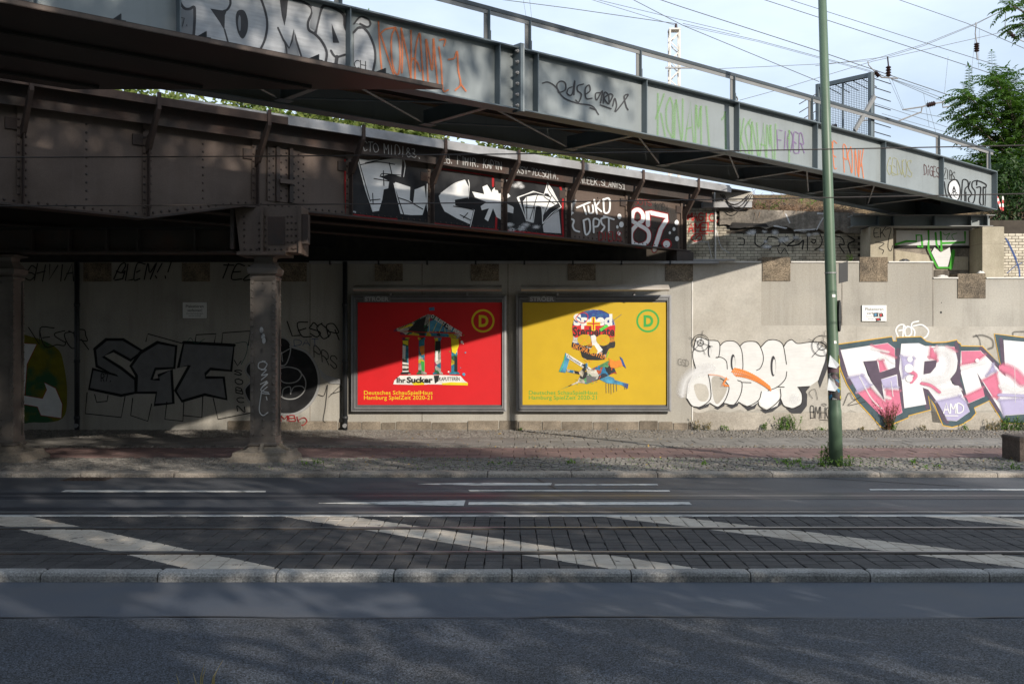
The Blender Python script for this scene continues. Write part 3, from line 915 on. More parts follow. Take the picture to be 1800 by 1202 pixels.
# drill holes as flat black discs, their shade put into the colour
for px, py, r in ((1654, 549, .028), (1655, 532, .012)):
    MB().tube([(wx(px), YW - .003, wz(py)), (wx(px), YW + .002, wz(py))], r, 10).build('drill_hole_shade', M['ink'], wall)

# conduit along the wall head
c = thing('cable_duct', 'long pale metal cable duct along the top of the wall', 'duct', (0, 0, 0))
MB().box(wx(545), wx(1262), YW - .13, YW - .035, wz(464), wz(459.5)).build('duct_tray', M['galv'], c)
MB().box(wx(1218), wx(1290), YW - .11, YW - .035, wz(459), wz(456)).build('duct_lid', M['galv'], c)
for px in range(580, 1260, 85):
    MB().box(wx(px), wx(px + 3), YW - .138, YW - .0, wz(466), wz(458.6)).build('duct_clip', M['dark_metal'], c)

# drainpipes
for px, w, lab in ((608, 5.5, 'black iron drainpipe beside the red billboard'), (139, 5.5, 'black iron drainpipe on the dark wall left of the silver lettering')):
    d = thing('drainpipe', lab, 'pipe', (wx(px), YW - .12, ZP))
    MB().tube([(0, 0, 0), (0, 0, ZT - ZP)], .06, 12).build('pipe', M['dark_metal'], d, smooth=True)
    for z in (.25, 1.6, 2.95):
        MB().tube([(0, 0, z), (0, 0, z + .08)], .072, 12).build('collar', M['dark_metal'], d, smooth=True)
        MB().box(-.02, .02, .05, .13, z + .02, z + .05).build('clamp', M['dark_metal'], d)
    MB().tube([(0, 0, .12), (0, -.09, .10)], .05, 10).build('cleaning_cap', M['galv'], d)

# ------------------------------------------------------------------ wall behind the shelf
YB = 26.8
def bx(px): return (px - CX) / F * YB
def bz(py): return HC - (py - CY) / F * YB
back = thing('back_wall', 'soot-stained wall of white glazed bricks set back above the concrete wall', 'wall', (0, 0, 0))
MB().prism([(-50, 3.6), (40, 3.6), (40, 5.35), (bx(1500), 5.35), (bx(1500), bz(374)), (bx(1262), bz(366)), (bx(1262), bz(335)), (-50, bz(335))], 'y', YB, YB + .9).build('core', M['mortar'], back)
bw, bh = .176, .0725
brick = MB().bevel_box(-bw / 2 + .006, bw / 2 - .006, -.02, .03, -bh / 2 + .005, bh / 2 - .005, .003)
brick = MB()
hx_, hz_, c_ = bw / 2 - .005, bh / 2 - .005, .004
brick.add([(-hx_, .02, -hz_), (hx_, .02, -hz_), (hx_, .02, hz_), (-hx_, .02, hz_), (-hx_, -.008, -hz_), (hx_, -.008, -hz_), (hx_, -.008, hz_), (-hx_, -.008, hz_),
           (-hx_ + c_, -.012, -hz_ + c_), (hx_ - c_, -.012, -hz_ + c_), (hx_ - c_, -.012, hz_ - c_), (-hx_ + c_, -.012, hz_ - c_)],
          [(0, 1, 5, 4), (1, 2, 6, 5), (2, 3, 7, 6), (3, 0, 4, 7), (4, 5, 9, 8), (5, 6, 10, 9), (6, 7, 11, 10), (7, 4, 8, 11), (8, 9, 10, 11)])
brick = brick.mesh('brick', M['glazed_brick'])
ls = []
r = 0
z = ZT - .02 + bh / 2
while z < bz(366):
    x = bx(1198) + (r % 2) * bw / 2
    while x < bx(1508):
        lim = bz(345) if x < bx(1262) else (bz(398) if x < bx(1282) else bz(411))
        if z < lim and random.random() > .004:
            ls.append((x, YB + random.uniform(-.002, .002), z))
        x += bw
    z += bh; r += 1
z = 3.78 + bh / 2
while z < bz(408):
    x = bx(1760) + (r % 2) * bw / 2
    while x < bx(1830):
        ls.append((x, YB, z)); x += bw
    z += bh; r += 1
random.shuffle(ls)
pieces('brick', brick, ls, back, None, 300)
# old concrete band over the bricks, broken lower edge
pts = [(bx(1264), bz(396)), (bx(1264), bz(367)), (bx(1520), bz(376)), (bx(1520), bz(411))]
n = 22
for i in range(1, n):
    pts.append((bx(1520 - (1520 - 1264) * i / n), bz(410 - 14 * i / n + random.uniform(-4, 4))))
MB().prism(pts, 'y', YB - .09, YB - .0005).build('concrete_band', M['old_concrete'], back)
pts = [(bx(1280), bz(401)), (bx(1285), bz(392)), (bx(1345), bz(394)), (bx(1350), bz(400)), (bx(1320), bz(398)), (bx(1300), bz(402))]
MB().prism(pts, 'y', YB - .094, YB - .0905).build('hollow_shade', M['soot'], back)  # thin dark plate, the shade of a hollow put into its colour
MB().box(bx(1570), bx(1708), YB - .05, YB - .0005, 3.6, 5.2).build('niche_panel', M['old_concrete'], back)
MB().box(bx(1570), bx(1708), YB - .075, YB - .0505, bz(437), bz(433)).build('niche_ledge', M['soot'], back)
MB().prism([(bx(1572), bz(475)), (bx(1700), bz(475)), (bx(1700), bz(452)), (bx(1640), bz(450)), (bx(1572), bz(440))], 'y', YB - .062, YB - .0505).build('render_coat', M['post_concrete'], back)
MB().box(bx(1233), bx(1318), YB - .25, YB - .0005, bz(367), bz(357)).build('ledge_slab', M['galv'], back)
MB().box(bx(1255), bx(1320), YB - .2, YB - .0005, bz(356), bz(339)).build('ledge_slab', M['patch'], back)
MB().tube([(bx(1257), YB - .04, ZT), (bx(1257), YB - .04, bz(343))], .022, 8).build('riser_pipe', M['flash_white'], back)
mb = MB()
for k in range(3):
    pts = [(bx(1262 + 3 * k) + i * .09, YB - .27 - .01 * k, bz(345) - (.25 + .08 * k) * math.sin(i / 8 * math.pi)) for i in range(9)]
    mb.tube(pts, .012, 5)
mb.build('hanging_cable', M['wire'], back)
# posts that carry the footbridge
for a, b, zb_, lab in ((1530, 1570, ZT, 'square concrete post tagged with two black letters beneath the footbridge end'), (1727, 1765, ZT2, 'bare square concrete post under the right end of the footbridge')):
    x0, x1 = gx(a, 26.0), gx(b, 26.0)
    o = thing('concrete_post', lab, 'post', ((x0 + x1) / 2, 26.38, zb_))
    h = (x1 - x0) / 2
    MB().stack([(0, h, .38), (HC + 216.5 / F * 26.0 - zb_ - .012, h, .38), (HC + 216.5 / F * 26.0 - zb_, h - .012, .368)]).build('shaft', M['post_concrete'], o)
    MB().box(-h - .003, h + .003, -.383, .383, .9, .905).build('casting_joint', M['old_concrete'], o)
    if a == 1530:
        pt = Paint(lambda px, py, off, o=o: Vector(((px - CX) / F * 26.0, 26.0 - off, HC - (py - CY) / F * 26.0)) - Vector(o.location))
        pt.letters('EK', (1537, 417), (1556, 417), 14, 17, 1.5, PM['black'])
        pt.stroke([(1556, 404), (1566, 402), (1562, 420), (1561, 436), (1566, 441), (1569, 432)], 1.4, PM['black'])
        pt.stroke([(1539, 426), (1554, 428), (1545, 436), (1553, 440), (1551, 446)], 1.4, PM['black'])
        pt.build('graffiti', o)
pb = Paint(wall_map(YB), .016)
for st, w in (([(1768, 420), (1778, 440), (1790, 470), (1792, 485)], 4), ([(1772, 425), (1786, 455)], 3), ([(1770, 480), (1784, 468), (1796, 462)], 2)):
    pb.stroke(st, w, PM['blue_thin'])
pb.build('graffiti', back, 'blue spray strokes on the bricks beside the right post')
def scrap(name, label, cat, px, py, Y, w, d, h, m, crumple):
    o = thing(name, label, cat, tuple(P(px, py, Y)))
    vs, fs = [], []
    n = 7
    for i in range(n):
        for j in range(n):
            u, v = i / (n - 1) - .5, j / (n - 1) - .5
            e = max(0, 1 - (abs(2 * u) ** 2.5)) * max(0, 1 - abs(2 * v) ** 2.5)
            vs.append((u * w + R0.uniform(-1, 1) * crumple * .3, v * d + R0.uniform(-1, 1) * crumple * .3, h * e ** .5 + (R0.uniform(-1, 1) * crumple if e > 0 else 0)))
    for i in range(n - 1):
        for j in range(n - 1):
            fs.append((i * n + j, (i + 1) * n + j, (i + 1) * n + j + 1, i * n + j + 1))
    MB().add(vs, fs).build('body', m, o)
scrap('rag', 'crumpled black rag lying on the white wall flashing between the posts', 'rag', 1590, 460.5, 25.5, .30, .16, .06, M['dark_metal'], .02)
scrap('plaster_chunk', 'white chunk of plaster on the wall step right of the rag', 'rubble', 1656, 487.5, 25.5, .26, .2, .05, M['flash_white'], .012)
scrap('plaster_chunk', 'small white chunk of plaster beside the lowest pebble block', 'rubble', 1724, 480.5, 25.5, .17, .15, .05, M['flash_white'], .012)
# embankment behind
emb = MB().prism([(27.75, -1), (27.75, 5.45), (28.3, 6.22), (31, 6.3), (900, 6.3), (900, -1)], 'x', -600, 600).build('embankment', M['dry_bank'], kind='structure')

# ------------------------------------------------------------------ bridges: local x runs along the bridge (away to the right), -y faces the street
TH = math.atan2(1.0, 2200.0 / F)
SN, CS = math.sin(TH), math.cos(TH)
K1, K2 = 35300.0, 48500.0
def tq(K, px): return K / (VP - px) / SN            # local x of a pixel column on the plane of a girder
def plane_map(K, y0=0.0):
    kk = K + F * y0 / SN                             # plane shifted by y0 (negative: towards the street)
    def f(px, py, off):
        Y = kk / (VP - px)
        x = (px - CX) / F * Y
        z = HC - (py - CY) / F * Y
        X0 = -K / F
        lx = (x - X0) * CS + Y * SN
        return Vector((lx, y0 - off, z))
    return f

# ---- footbridge
fb = thing('footbridge', 'grey painted steel footbridge with tagged plate girder crossing over the street', 'bridge', (-K1 / F, 0, 0), TH)
def zb1(t):
    Y = t * SN
    return 5.69 - (max(0, Y - 16.5) ** 2) * .0022
H1 = .95
TE = tq(K1, 1743)
T0 = 6.0
ts = [T0 + (TE - T0) * i / 26 for i in range(27)]
B2 = 2.0
for y0, H1 in ((B2, .48), (0.0, .95)):
    MB().sweep([(y0, .02), (y0 + .014, .02), (y0 + .014, H1 - .02), (y0, H1 - .02)], ts, zb1).build('girder_web', M['grey_steel'], fb)
    MB().sweep([(y0 - .14, 0), (y0 + .15, 0), (y0 + .15, .02), (y0 - .14, .02)], ts, zb1).build('bottom_flange', M['grey_edge'], fb)
    MB().sweep([(y0 - .14, H1 - .02), (y0 + .15, H1 - .02), (y0 + .15, H1 + .003), (y0 - .14, H1 + .003)], ts, zb1).build('top_flange', M['grey_edge'], fb)
stf = [60, 310, 608, 870, 937, 1128, 1290, 1428, 1548, 1650]
for px in stf:
    t = tq(K1, px)
    MB().box(t - .008, t + .008, -.125, -.0005, zb1(t) + .021, zb1(t) + H1 - .021).build('stiffener', M['grey_edge'], fb)
t = TE
MB().box(t - .01, t + .012, -.14, B2 + .15, zb1(t) - .0, zb1(t) + H1).build('end_plate', M['grey_edge'], fb)
# bolted splice
t = tq(K1, 905)
sp = MB().box(t - .045, t - .002, -.19, -.0005, zb1(t) - .03, zb1(t) + H1 + .05).build('splice_plate', M['grey_edge'], fb)
MB().box(t + .002, t + .03, -.19, -.0005, zb1(t) - .03, zb1(t) + H1 + .05).build('splice_plate', M['grey_steel'], fb)
for i in range(6):
    z = zb1(t) + .06 + i * .165
    mb = MB().tube([(t - .075, -.13, z), (t - .045, -.13, z)], .027, 6)
    mb.tube([(t - .10, -.13, z), (t - .07, -.13, z)], .014, 6)
    mb.tube([(t + .03, -.13, z), (t + .06, -.13, z)], .024, 6)
    mb.build('bolt', M['galv'], sp)
# railing
zr = lambda t: zb1(t) + H1 + .49
MB().sweep([(-.05, -.012), (.06, -.012), (.06, .0), (-.05, .0)], ts, zr).build('handrail', M['rail_dark'], fb)
MB().sweep([(-.04, -.075), (-.03, -.075), (-.03, -.0125), (-.04, -.0125)], ts, zr).build('handrail_web', M['grey_light'], fb)
MB().sweep([(-.05, -.0), (-.05, .045), (-.03, .045), (-.03, .0)], ts, lambda t: zr(t) + .001).build('handrail_cap', M['rail_dark'], fb)
for px in (330, 590, 852, 924, 1119, 1284, 1421, 1645, 1734):
    t = tq(K1, px)
    po = MB().box(t - .035, t + .03, -.028, -.016, zb1(t) + H1 + .004, zr(t) - .013).build('rail_post', M['grey_light'], fb)
    MB().box(t + .0305, t + .042, -.085, -.016, zb1(t) + H1 + .004, zr(t) - .013).build('post_flange', M['grey_edge'], po)
    MB().box(t + .0425, t + .052, -.09, -.03, zb1(t) + H1 + .004, zb1(t) + H1 + .16).build('foot_plate', M['grey_edge'], po)
# lifting eye
for px in (1292,):
    t = tq(K1, px)
    mb = MB()
    mb.box(t - .06, t + .06, -.02, -.0, zb1(t) + H1 + .004, zb1(t) + H1 + .06)
    mb.tube([(t + .06 * math.cos(a), -.01, zb1(t) + H1 + .07 + .06 * math.sin(a)) for a in [k * math.pi / 6 for k in range(13)]], .016, 5)
    mb.build('lifting_eye', M['grey_light'], fb)
# cross beams, diagonals and the timber deck seen from below
beams = [tq(K1, p) for p in (310, 608, 870, 1128, 1290, 1428, 1548, 1650)]
for i, t in enumerate(beams):
    z = zb1(t)
    MB().box(t - .05, t + .05, .16, B2 - .15, z + .03, z + .045).build('cross_beam', M['grey_light'], fb)
    MB().box(t - .006, t + .006, .16, B2 - .15, z + .0455, z + .28).build('cross_beam_web', M['grey_edge'], fb)
    MB().box(t - .12, t + .12, B2 - .35, B2 - .16, z + .022, z + .0295).build('gusset', M['grey_edge'], fb)
    if i + 1 < len(beams):
        u = beams[i + 1]
        MB().tube([(t + .1, .2, z + .06), (u - .1, B2 - .25, zb1(u) + .06)], .016, 6).build('brace_rod', M['galv'], fb)
        MB().tube([(t + .1, B2 - .25, z + .085), (u - .1, .2, zb1(u) + .085)], .016, 6).build('brace_rod', M['grey_edge'], fb)
for y in (.62, 1.32):
    MB().sweep([(y, .285), (y + .09, .285), (y + .09, .40), (y, .40)], ts, zb1).build('stringer', M['rust_dark'], fb)
npl = 11
pw = (B2 - .025) / npl
seg = [T0 + .1] + [beams[0] + (TE - beams[0]) * i / 8 for i in range(9)]
for i in range(npl):
    for a, b in zip(seg, seg[1:]):
        a2, b2 = a + .006, b - .006
        y = .02 + i * pw
        MB().sweep([(y + .008, .405), (y + pw - .008, .405), (y + pw - .008, .45), (y + .008, .45)], [a2, (a2 + b2) / 2, b2], zb1).build('deck_plank', M['timber'], fb)
# protective panel under the left part
zp = lambda t: zb1(t) - .075
def w2l(X, Y):
    x, y = X + K1 / F, Y
    return (x * CS + y * SN, -x * SN + y * CS)
YE = 14.42
def tend(y):                            # the panel ends along a line parallel to the wall
    return (YE - y * CS) / SN
pan = thing('shield_panel', 'black sheet-metal shield panel hung below the left half of the footbridge', 'panel', (-K1 / F, 0, 0), TH)
mb = MB()
vs = []
ys = [-.63, 0.2, 1.0, 1.85, 2.63]
tt = [0, .25, .5, .75, 1]
for z_ in (0, .03):
    for y in ys:
        for k in tt:
            t = T0 + (tend(y) - T0) * k
            vs.append((t, y, zp(t) + z_))
n5 = 5
fs = []
for s in (0, 1):
    for i in range(4):
        for j in range(4):
            b0 = s * 25 + i * 5 + j
            q = (b0, b0 + 1, b0 + 6, b0 + 5)
            fs.append(q[::-1] if s else q)
for j in range(4):
    fs.append((j, j + 1, 26 + j, 25 + j)); fs.append((20 + j, 21 + j, 46 + j, 45 + j))
for i in range(4):
    fs.append((i * 5, i * 5 + 5, i * 5 + 30, i * 5 + 25)); fs.append((i * 5 + 4, i * 5 + 9, i * 5 + 34, i * 5 + 29))
mb.add(vs, fs).build('sheet', M['black_panel'], pan)
tl = [T0, T0 + 4, T0 + 8, T0 + 12, tend(-.63) - .02]
MB().sweep([(-.66, -.008), (-.628, -.008), (-.628, .055), (-.66, .055)], tl, zp).build('edge_strip', M['rust_dark'], pan)
MB().sweep([(-.664, .0), (-.6605, .0), (-.6605, .045), (-.664, .045)], tl, zp).build('edge_lip', M['rust_steel'], pan)
for y in (.35, 1.3, 2.2):
    MB().sweep([(y, -.03), (y + .05, -.03), (y + .05, -.0005), (y, -.0005)], [T0, T0 + 8, tend(y) - .3], zp).build('sheet_rib', M['soot'], pan)
ke = K1 - F * .65 / SN
for px in (100, 266, 411, 602, 716):
    t = tq(ke, px) + .46
    b_ = MB().box(t - .03, t + .03, -.65, -.16, zp(t) + .056, zp(t) + .066).box(t - .03, t - .02, -.65, -.16, zp(t) + .0665, zp(t) + .13).build('hanger_bracket', M['dark_metal'], pan)
# end cross beam on the posts
cb = thing('bearing_beam', 'grey steel bearing beam resting across the two concrete posts', 'beam', (0, 26.35, 0))
xa, xb = gx(1500, 26.15), gx(1746, 26.15)
z0, z1 = HC + 217.5 / F * 26.1, HC + 238 / F * 26.1
MB().box(xa, xb, -.2, .25, z0, z0 + .02).build('bottom_flange', M['grey_light'], cb)
MB().box(xa, xb + .05, -.2, .25, z1 - .02, z1).build('top_flange', M['grey_light'], cb)
MB().box(xa, xb, -.006, .006, z0 + .0205, z1 - .0205).build('beam_web', M['grey_steel'], cb)
for px in (1545, 1572, 1644, 1708, 1737):
    x = gx(px, 26.15)
    MB().box(x - .008, x + .008, -.19, -.007, z0 + .0205, z1 - .0205).build('stiffener', M['grey_edge'], cb)

# graffiti on the footbridge girder
pm1 = plane_map(K1)
tc = lambda pts: cr(290, 0, 4.615, pts)
p = Paint(pm1)
p.fill(tc([(85, -60), (1060, -60), (1300, 45), (1465, 105), (1470, 200), (1480, 620), (85, 420)]), PM['silver'])
p.fill(tc([(95, 20), (130, 70), (200, 85), (240, 70), (240, 420), (95, 400)]), PM['grey_mid'])
p.stroke(tc([(118, -40), (125, 30), (160, 72), (200, 75), (235, 60), (240, 120), (238, 200), (225, 400)]), 5.5, PM['grey_dark'])
p.stroke(tc([(520, -40), (530, 30), (505, 80), (470, 95)]), 4.5, PM['grey_dark'])
p.fill(tc([(365, 72), (440, 85), (500, 90), (485, 130), (482, 250), (440, 180)]), PM['grey_dark'])
p.stroke(tc([(482, 245), (500, 310), (530, 420)]), 3.4, PM['grey_dark'])
p.stroke(tc([(765, -40), (810, 90), (828, 200), (810, 320), (760, 430)]), 4.6, PM['grey_dark'])
p.fill(tc([(590, 90), (640, 90), (670, 160), (668, 250), (640, 310), (615, 310), (585, 250), (572, 150)]), PM['grey_dark'], smooth=True)
p.fill(tc([(600, 130), (612, 150), (612, 240), (600, 250), (590, 190)]), PM['grey_mid'], smooth=True)
p.fill(tc([(925, -40), (1000, -40), (985, 130), (968, 215), (945, 130)]), PM['grey_dark'])
p.fill(tc([(975, 330), (1010, 390), (1045, 260), (1110, 560), (960, 520)]), PM['grey_mid'])
p.stroke(tc([(915, 230), (960, 330), (1005, 395), (1030, 330), (1045, 245), (1060, 320), (1110, 480)]), 3.8, PM['grey_dark'], smooth=False)
p.stroke(tc([(965, 330), (985, 420), (980, 560)]), 3.2, PM['grey_dark'])
p.stroke(tc([(1040, 0), (1120, 20), (1180, 60), (1190, 110), (1160, 180), (1165, 245), (1215, 280), (1270, 340), (1310, 430), (1295, 540)]), 5.0, PM['grey_dark'])
p.stroke(tc([(1218, 275), (1235, 190), (1265, 80), (1300, 50), (1390, 80), (1450, 130), (1458, 215), (1478, 262)]), 5.6, PM['grey_dark'])
p.fill(tc([(1185, 60), (1260, 60), (1235, 170), (1215, 255), (1175, 230), (1175, 180), (1195, 110)]), PM['grey_mid'])
p.fill(tc([(1350, 195), (1360, 350), (1412, 350)]), PM['grey_dark'])
p.stroke(tc([(1345, 415), (1365, 450), (1395, 465), (1455, 448)]), 4.5, PM['grey_dark'])
p.stroke(tc([(1392, 465), (1385, 520)]), 7, PM['grey_dark'])
p.fill(tc([(1530, 250), (1600, 235), (1660, 300), (1700, 430), (1690, 590), (1640, 640), (1530, 600)]), PM['silver'])
p.stroke(tc([(1530, 265), (1575, 225), (1635, 255), (1690, 370), (1703, 480), (1680, 600)]), 4.6, PM['grey_dark'])
p.fill(tc([(1535, 190), (1590, 145), (1650, 175), (1655, 215), (1620, 215), (1560, 195)]), PM['silver'])
p.stroke(tc([(1532, 195), (1580, 142), (1640, 155), (1665, 195), (1640, 222), (1580, 195)]), 3.4, PM['grey_dark'])
p.letters('CH', tc([(1532, 555)])[0], tc([(1625, 565)])[0], 15, 13, 1.8, PM['grey_dark'])
p.letters('17.', tc([(103, 215)])[0], tc([(185, 215)])[0], 16, 12, 1.5, PM['grey_dark'])
p.build('graffiti', fb, 'silver bubble lettering with charcoal outlines on the girder')
p = Paint(pm1, .006)
kc = lambda pts: cr(640, 0, 5.0, pts)
for st in ([(125, 195), (135, 400), (155, 640)], [(140, 300), (190, 260), (270, 245)], [(145, 310), (200, 480), (255, 650)],
           [(270, 250), (240, 330), (240, 500), (265, 630), (300, 650), (315, 520), (305, 350), (275, 250)], [(325, 255), (335, 450), (330, 640)], [(325, 260), (375, 480), (410, 690)], [(410, 275), (412, 480), (408, 700)],
           [(445, 700), (450, 450), (485, 295), (500, 450), (520, 730)], [(415, 540), (430, 515), (470, 560), (490, 625)], [(560, 730), (550, 520), (542, 345), (570, 480), (595, 620), (605, 480), (607, 340), (625, 540), (645, 750)],
           [(655, 420), (675, 560), (690, 790), (735, 795)], [(665, 355), (690, 350), (712, 355), (700, 405)], [(742, 525), (790, 515), (815, 455), (825, 620), (845, 740), (800, 795)], [(845, 740), (890, 800)]):
    p.stroke(kc(st), 4.0, PM['orange'])
p.build('graffiti', fb, 'orange sprayed scrawl of thin tall letters')
p = Paint(pm1, .006)
ec = lambda pts: cr(600, 0, 3.0, pts)
for st in ([(1060, 440), (1090, 435), (1130, 460), (1170, 515), (1240, 545), (1320, 560), (1355, 605)], [(1145, 490), (1135, 450), (1155, 430), (1180, 440), (1180, 475), (1150, 490)], [(1215, 460), (1195, 470), (1190, 495), (1215, 500), (1230, 425), (1225, 500)],
           [(1275, 445), (1245, 455), (1245, 480), (1265, 500), (1250, 540), (1235, 530)], [(1285, 500), (1310, 480), (1305, 450), (1285, 470), (1290, 520), (1320, 520)],
           [(1365, 490), (1340, 495), (1345, 530), (1375, 480), (1365, 545)], [(1380, 545), (1385, 490), (1405, 500), (1385, 520), (1410, 550), (1410, 500), (1430, 505), (1415, 540)], [(1430, 560), (1440, 520), (1450, 555), (1445, 590), (1500, 520), (1510, 500), (1490, 510), (1500, 560), (1510, 580)],
           [(1365, 555), (1420, 575)], [(1310, 570), (1340, 580)]):
    p.stroke(ec(st), 2.6, PM['grey_dark'])
p.build('graffiti', fb, 'thin charcoal handwriting tag')
p = Paint(pm1, .006)
p.letters('KONAMI 1', (1156, 240), (1282, 268), 74, 70, 5.0, PM['green'], jit=.05)
p.letters('KONAMI 1', (1300, 271), (1392, 290), 62, 62, 4.4, PM['green'], jit=.05)
p.build('graffiti', fb, 'faded pale green sprayed letters')
p = Paint(pm1, .009)
p.letters('FIOER', (1366, 262), (1412, 270), 33, 33, 2.4, PM['purple'])
p.build('graffiti', fb, 'small purple tag')
p = Paint(pm1, .006)
p.letters('TZE PONK', (1446, 290), (1518, 313), 42, 48, 2.2, PM['orange'], jit=.05)
p.build('graffiti', fb, 'orange tall thin letters behind the lamp post')
p = Paint(pm1, .006)
p.letters('GENOS', (1560, 306), (1602, 312), 30, 28, 1.4, PM['olive'], jit=.06)
p.stroke([(1568, 303), (1576, 307), (1584, 304)], 1.2, PM['olive'])
p.build('graffiti', fb, 'thin olive tag')
p = Paint(pm1, .006)
p.letters('DiGES', (1624, 307), (1650, 312), 17, 17, 1.6, PM['brown'])
p.build('graffiti', fb, 'small brown tag')
p = Paint(pm1, .006)
p.letters('ZIBS', (1659, 313), (1678, 318), 17, 15, 1.2, PM['black_thin'])
p.build('graffiti', fb, 'tiny thin black tag')
p = Paint(pm1, .006)
oc = lambda pts: cr(1480, 320, 5.625, pts)
p.fill(oc([(1050, 20), (1110, -20), (1160, 60), (1160, 150), (1130, 190), (1080, 165), (1050, 100)]), PM['white_haze'], smooth=True)
for st, w in (([(1105, -25), (1060, 10), (1048, 80), (1075, 150), (1120, 190), (1158, 150), (1165, 60), (1140, -10), (1105, -25)], 2.6), ([(1105, 50), (1095, 90), (1118, 95), (1105, 50)], 2.4),
              ([(1175, 195), (1185, 60), (1195, -20), (1240, -10), (1245, 40), (1215, 75), (1212, 200), (1178, 195)], 2.4), ([(1335, -15), (1290, 0), (1285, 50), (1315, 100), (1300, 200), (1260, 205), (1250, 160), (1280, 120), (1250, 60), (1265, 0)], 2.4),
              ([(1330, 30), (1340, -10), (1420, 25), (1415, 60), (1395, 60), (1395, 225), (1360, 200), (1370, 60), (1330, 55)], 2.6), ([(1010, 0), (1025, 110), (1050, 180)], 2.0), ([(1060, 110), (1075, 130), (1095, 100), (1105, 140), (1125, 105), (1140, 130)], 1.2), ([(1105, 140), (1130, 160)], 1.0), ([(1200, 205), (1225, 215), (1225, 100)], 1.2),
              ([(1420, 70), (1412, 240), (1390, 255)], 1.2)):
    p.stroke(oc(st), w, PM['black'])
p.build('graffiti', fb, 'black outlined bubble letters at the right end of the girder')

# ---- safety screen on the footbridge
scr = thing('safety_screen', 'steel mesh safety screen with spikes standing on the footbridge', 'screen', (-K1 / F, 0, 0), TH)
t = tq(K1, 1535)
zq0, zq1 = zb1(t) + H1 - .0, HC + 488 / F * (t * SN)
for y in (.06, 1.36):
    MB().box(t - .05, t + .05, y - .04, y + .04, zq0, zq1).build('screen_post', M['grey_edge'], scr)
    MB().box(t + .052, t + .062, y - .055, y + .05, zq0, zq1).build('post_plate', M['grey_light'], scr)
MB().box(t - .04, t + .04, .102, 1.318, zq1 - .09, zq1 - .002).build('top_bar', M['grey_edge'], scr)
MB().box(t - .02, t + .02, .72, .75, zq0, zq1 - .0905).build('middle_bar', M['grey_edge'], scr)
mb = MB()
y = .12
while y < 1.31:
    mb.box(t - .003, t + .003, y, y + .006, zq0, zq1 - .091); y += .04
z = zq0 + .02
while z < zq1 - .1:
    mb.box(t + .0035, t + .008, .103, 1.317, z, z + .006); z += .04
mb.build('wire_mesh', M['grid'], scr, kind='stuff')
for i in range(8):
    z = zq1 - .12 - i * .19
    MB().tube([(t + .06, .03, z), (t + .56, -.08, z - .06)], .011, 5).build('spike', M['dark_metal'], scr)
    if i < 6:
        MB().tube([(t - .05, 1.38, z - .1), (t - .35, 1.62, z - .33)], .011, 5).build('spike', M['dark_metal'], scr)
for i in range(5):
    y = .25 + i * .22
    MB().tube([(t - .04, y, zq1 - .1 + 0), (t + .42, y - .08, zq1 - .22)], .010, 5).build('spike', M['dark_metal'], scr)
MB().bar((t + .02, -.02, zq1 - .52), (t - .75, -.02, zq0 + .08), .05, .09).build('diagonal_brace', M['grey_light'], scr)

# ---- old riveted railway bridge
rb = thing('railway_bridge', 'old rusty riveted steel railway bridge with graffiti on its girder', 'bridge', (-K2 / F, 0, 0), TH)
tp = lambda px: tq(K2, px)
TE2 = tp(1206)
def wb(t):                              # lower edge of the girder
    pts = [(-100, 4.25), (tp(0), 4.23), (tp(250), 4.185), (tp(422), 4.53), (tp(600), 4.53), (TE2, 4.46), (100, 4.46)]
    for (a, za), (b, zb_) in zip(pts, pts[1:]):
        if a <= t <= b:
            return za + (zb_ - za) * (t - a) / (b - a)
ts2 = sorted([8.0, 14.0, tp(0), tp(120), tp(250), tp(340), tp(422), tp(600), tp(800), tp(1000), TE2])
WT = 5.72
mb = MB()
vs, fs = [], []
for t in ts2:
    vs += [(t, 0, wb(t)), (t, .014, wb(t)), (t, .014, WT), (t, 0, WT)]
for i in range(len(ts2) - 1):
    for j in range(4):
        fs.append((i * 4 + j, i * 4 + (j + 1) % 4, i * 4 + 4 + (j + 1) % 4, i * 4 + 4 + j))
fs += [(3, 2, 1, 0), tuple(len(ts2) * 4 - 4 + j for j in range(4))]
mb.add(vs, fs).build('girder_web', M['rust_steel'], rb)
MB().sweep([(-.16, -.03), (.16, -.03), (.16, -.0005), (-.16, -.0005)], ts2, wb).build('bottom_flange', M['rust_dark'], rb)
MB().sweep([(-.02, .0), (-.0005, .0), (-.0005, .12), (-.02, .12)], ts2, wb).build('flange_angle', M['rust_steel'], rb)
c0 = lambda t: 0.0
MB().sweep([(-.14, WT), (.16, WT), (.16, WT + .03), (-.14, WT + .03)], [8.0, TE2], c0).build('top_flange', M['rust_dark'], rb)
# fascia, kerb rim
MB().sweep([(-.21, 5.67), (-.195, 5.67), (-.195, 6.0), (-.21, 6.0)], [8.0, tp(1240)], c0).build('fascia', M['rust_dark'], rb)
tr = tq(K2 - F * .5 / SN, 560)
te = tq(K2 - F * .5 / SN, 1312)
MB().sweep([(-.5, 5.93), (-.44, 5.93), (-.44, 6.06), (-.5, 6.06)], [8.0, tr], c0).build('rim', M['rust_red'], rb)
MB().sweep([(-.5, 5.93), (-.44, 5.93), (-.44, 6.06), (-.5, 6.06)], [tr + .004, te], c0).build('rim', M['galv'], rb)
MB().sweep([(-.46, 6.0605), (-.35, 6.0605), (-.35, 6.105), (-.46, 6.105)], [tq(K2, 300), te], c0).build('rim_upstand', M['galv'], rb)
MB().sweep([(-.43, 6.0), (-.215, 6.0), (-.215, 6.03), (-.43, 6.03)], [8.0, te], c0).build('rim_shelf', M['soot'], rb)
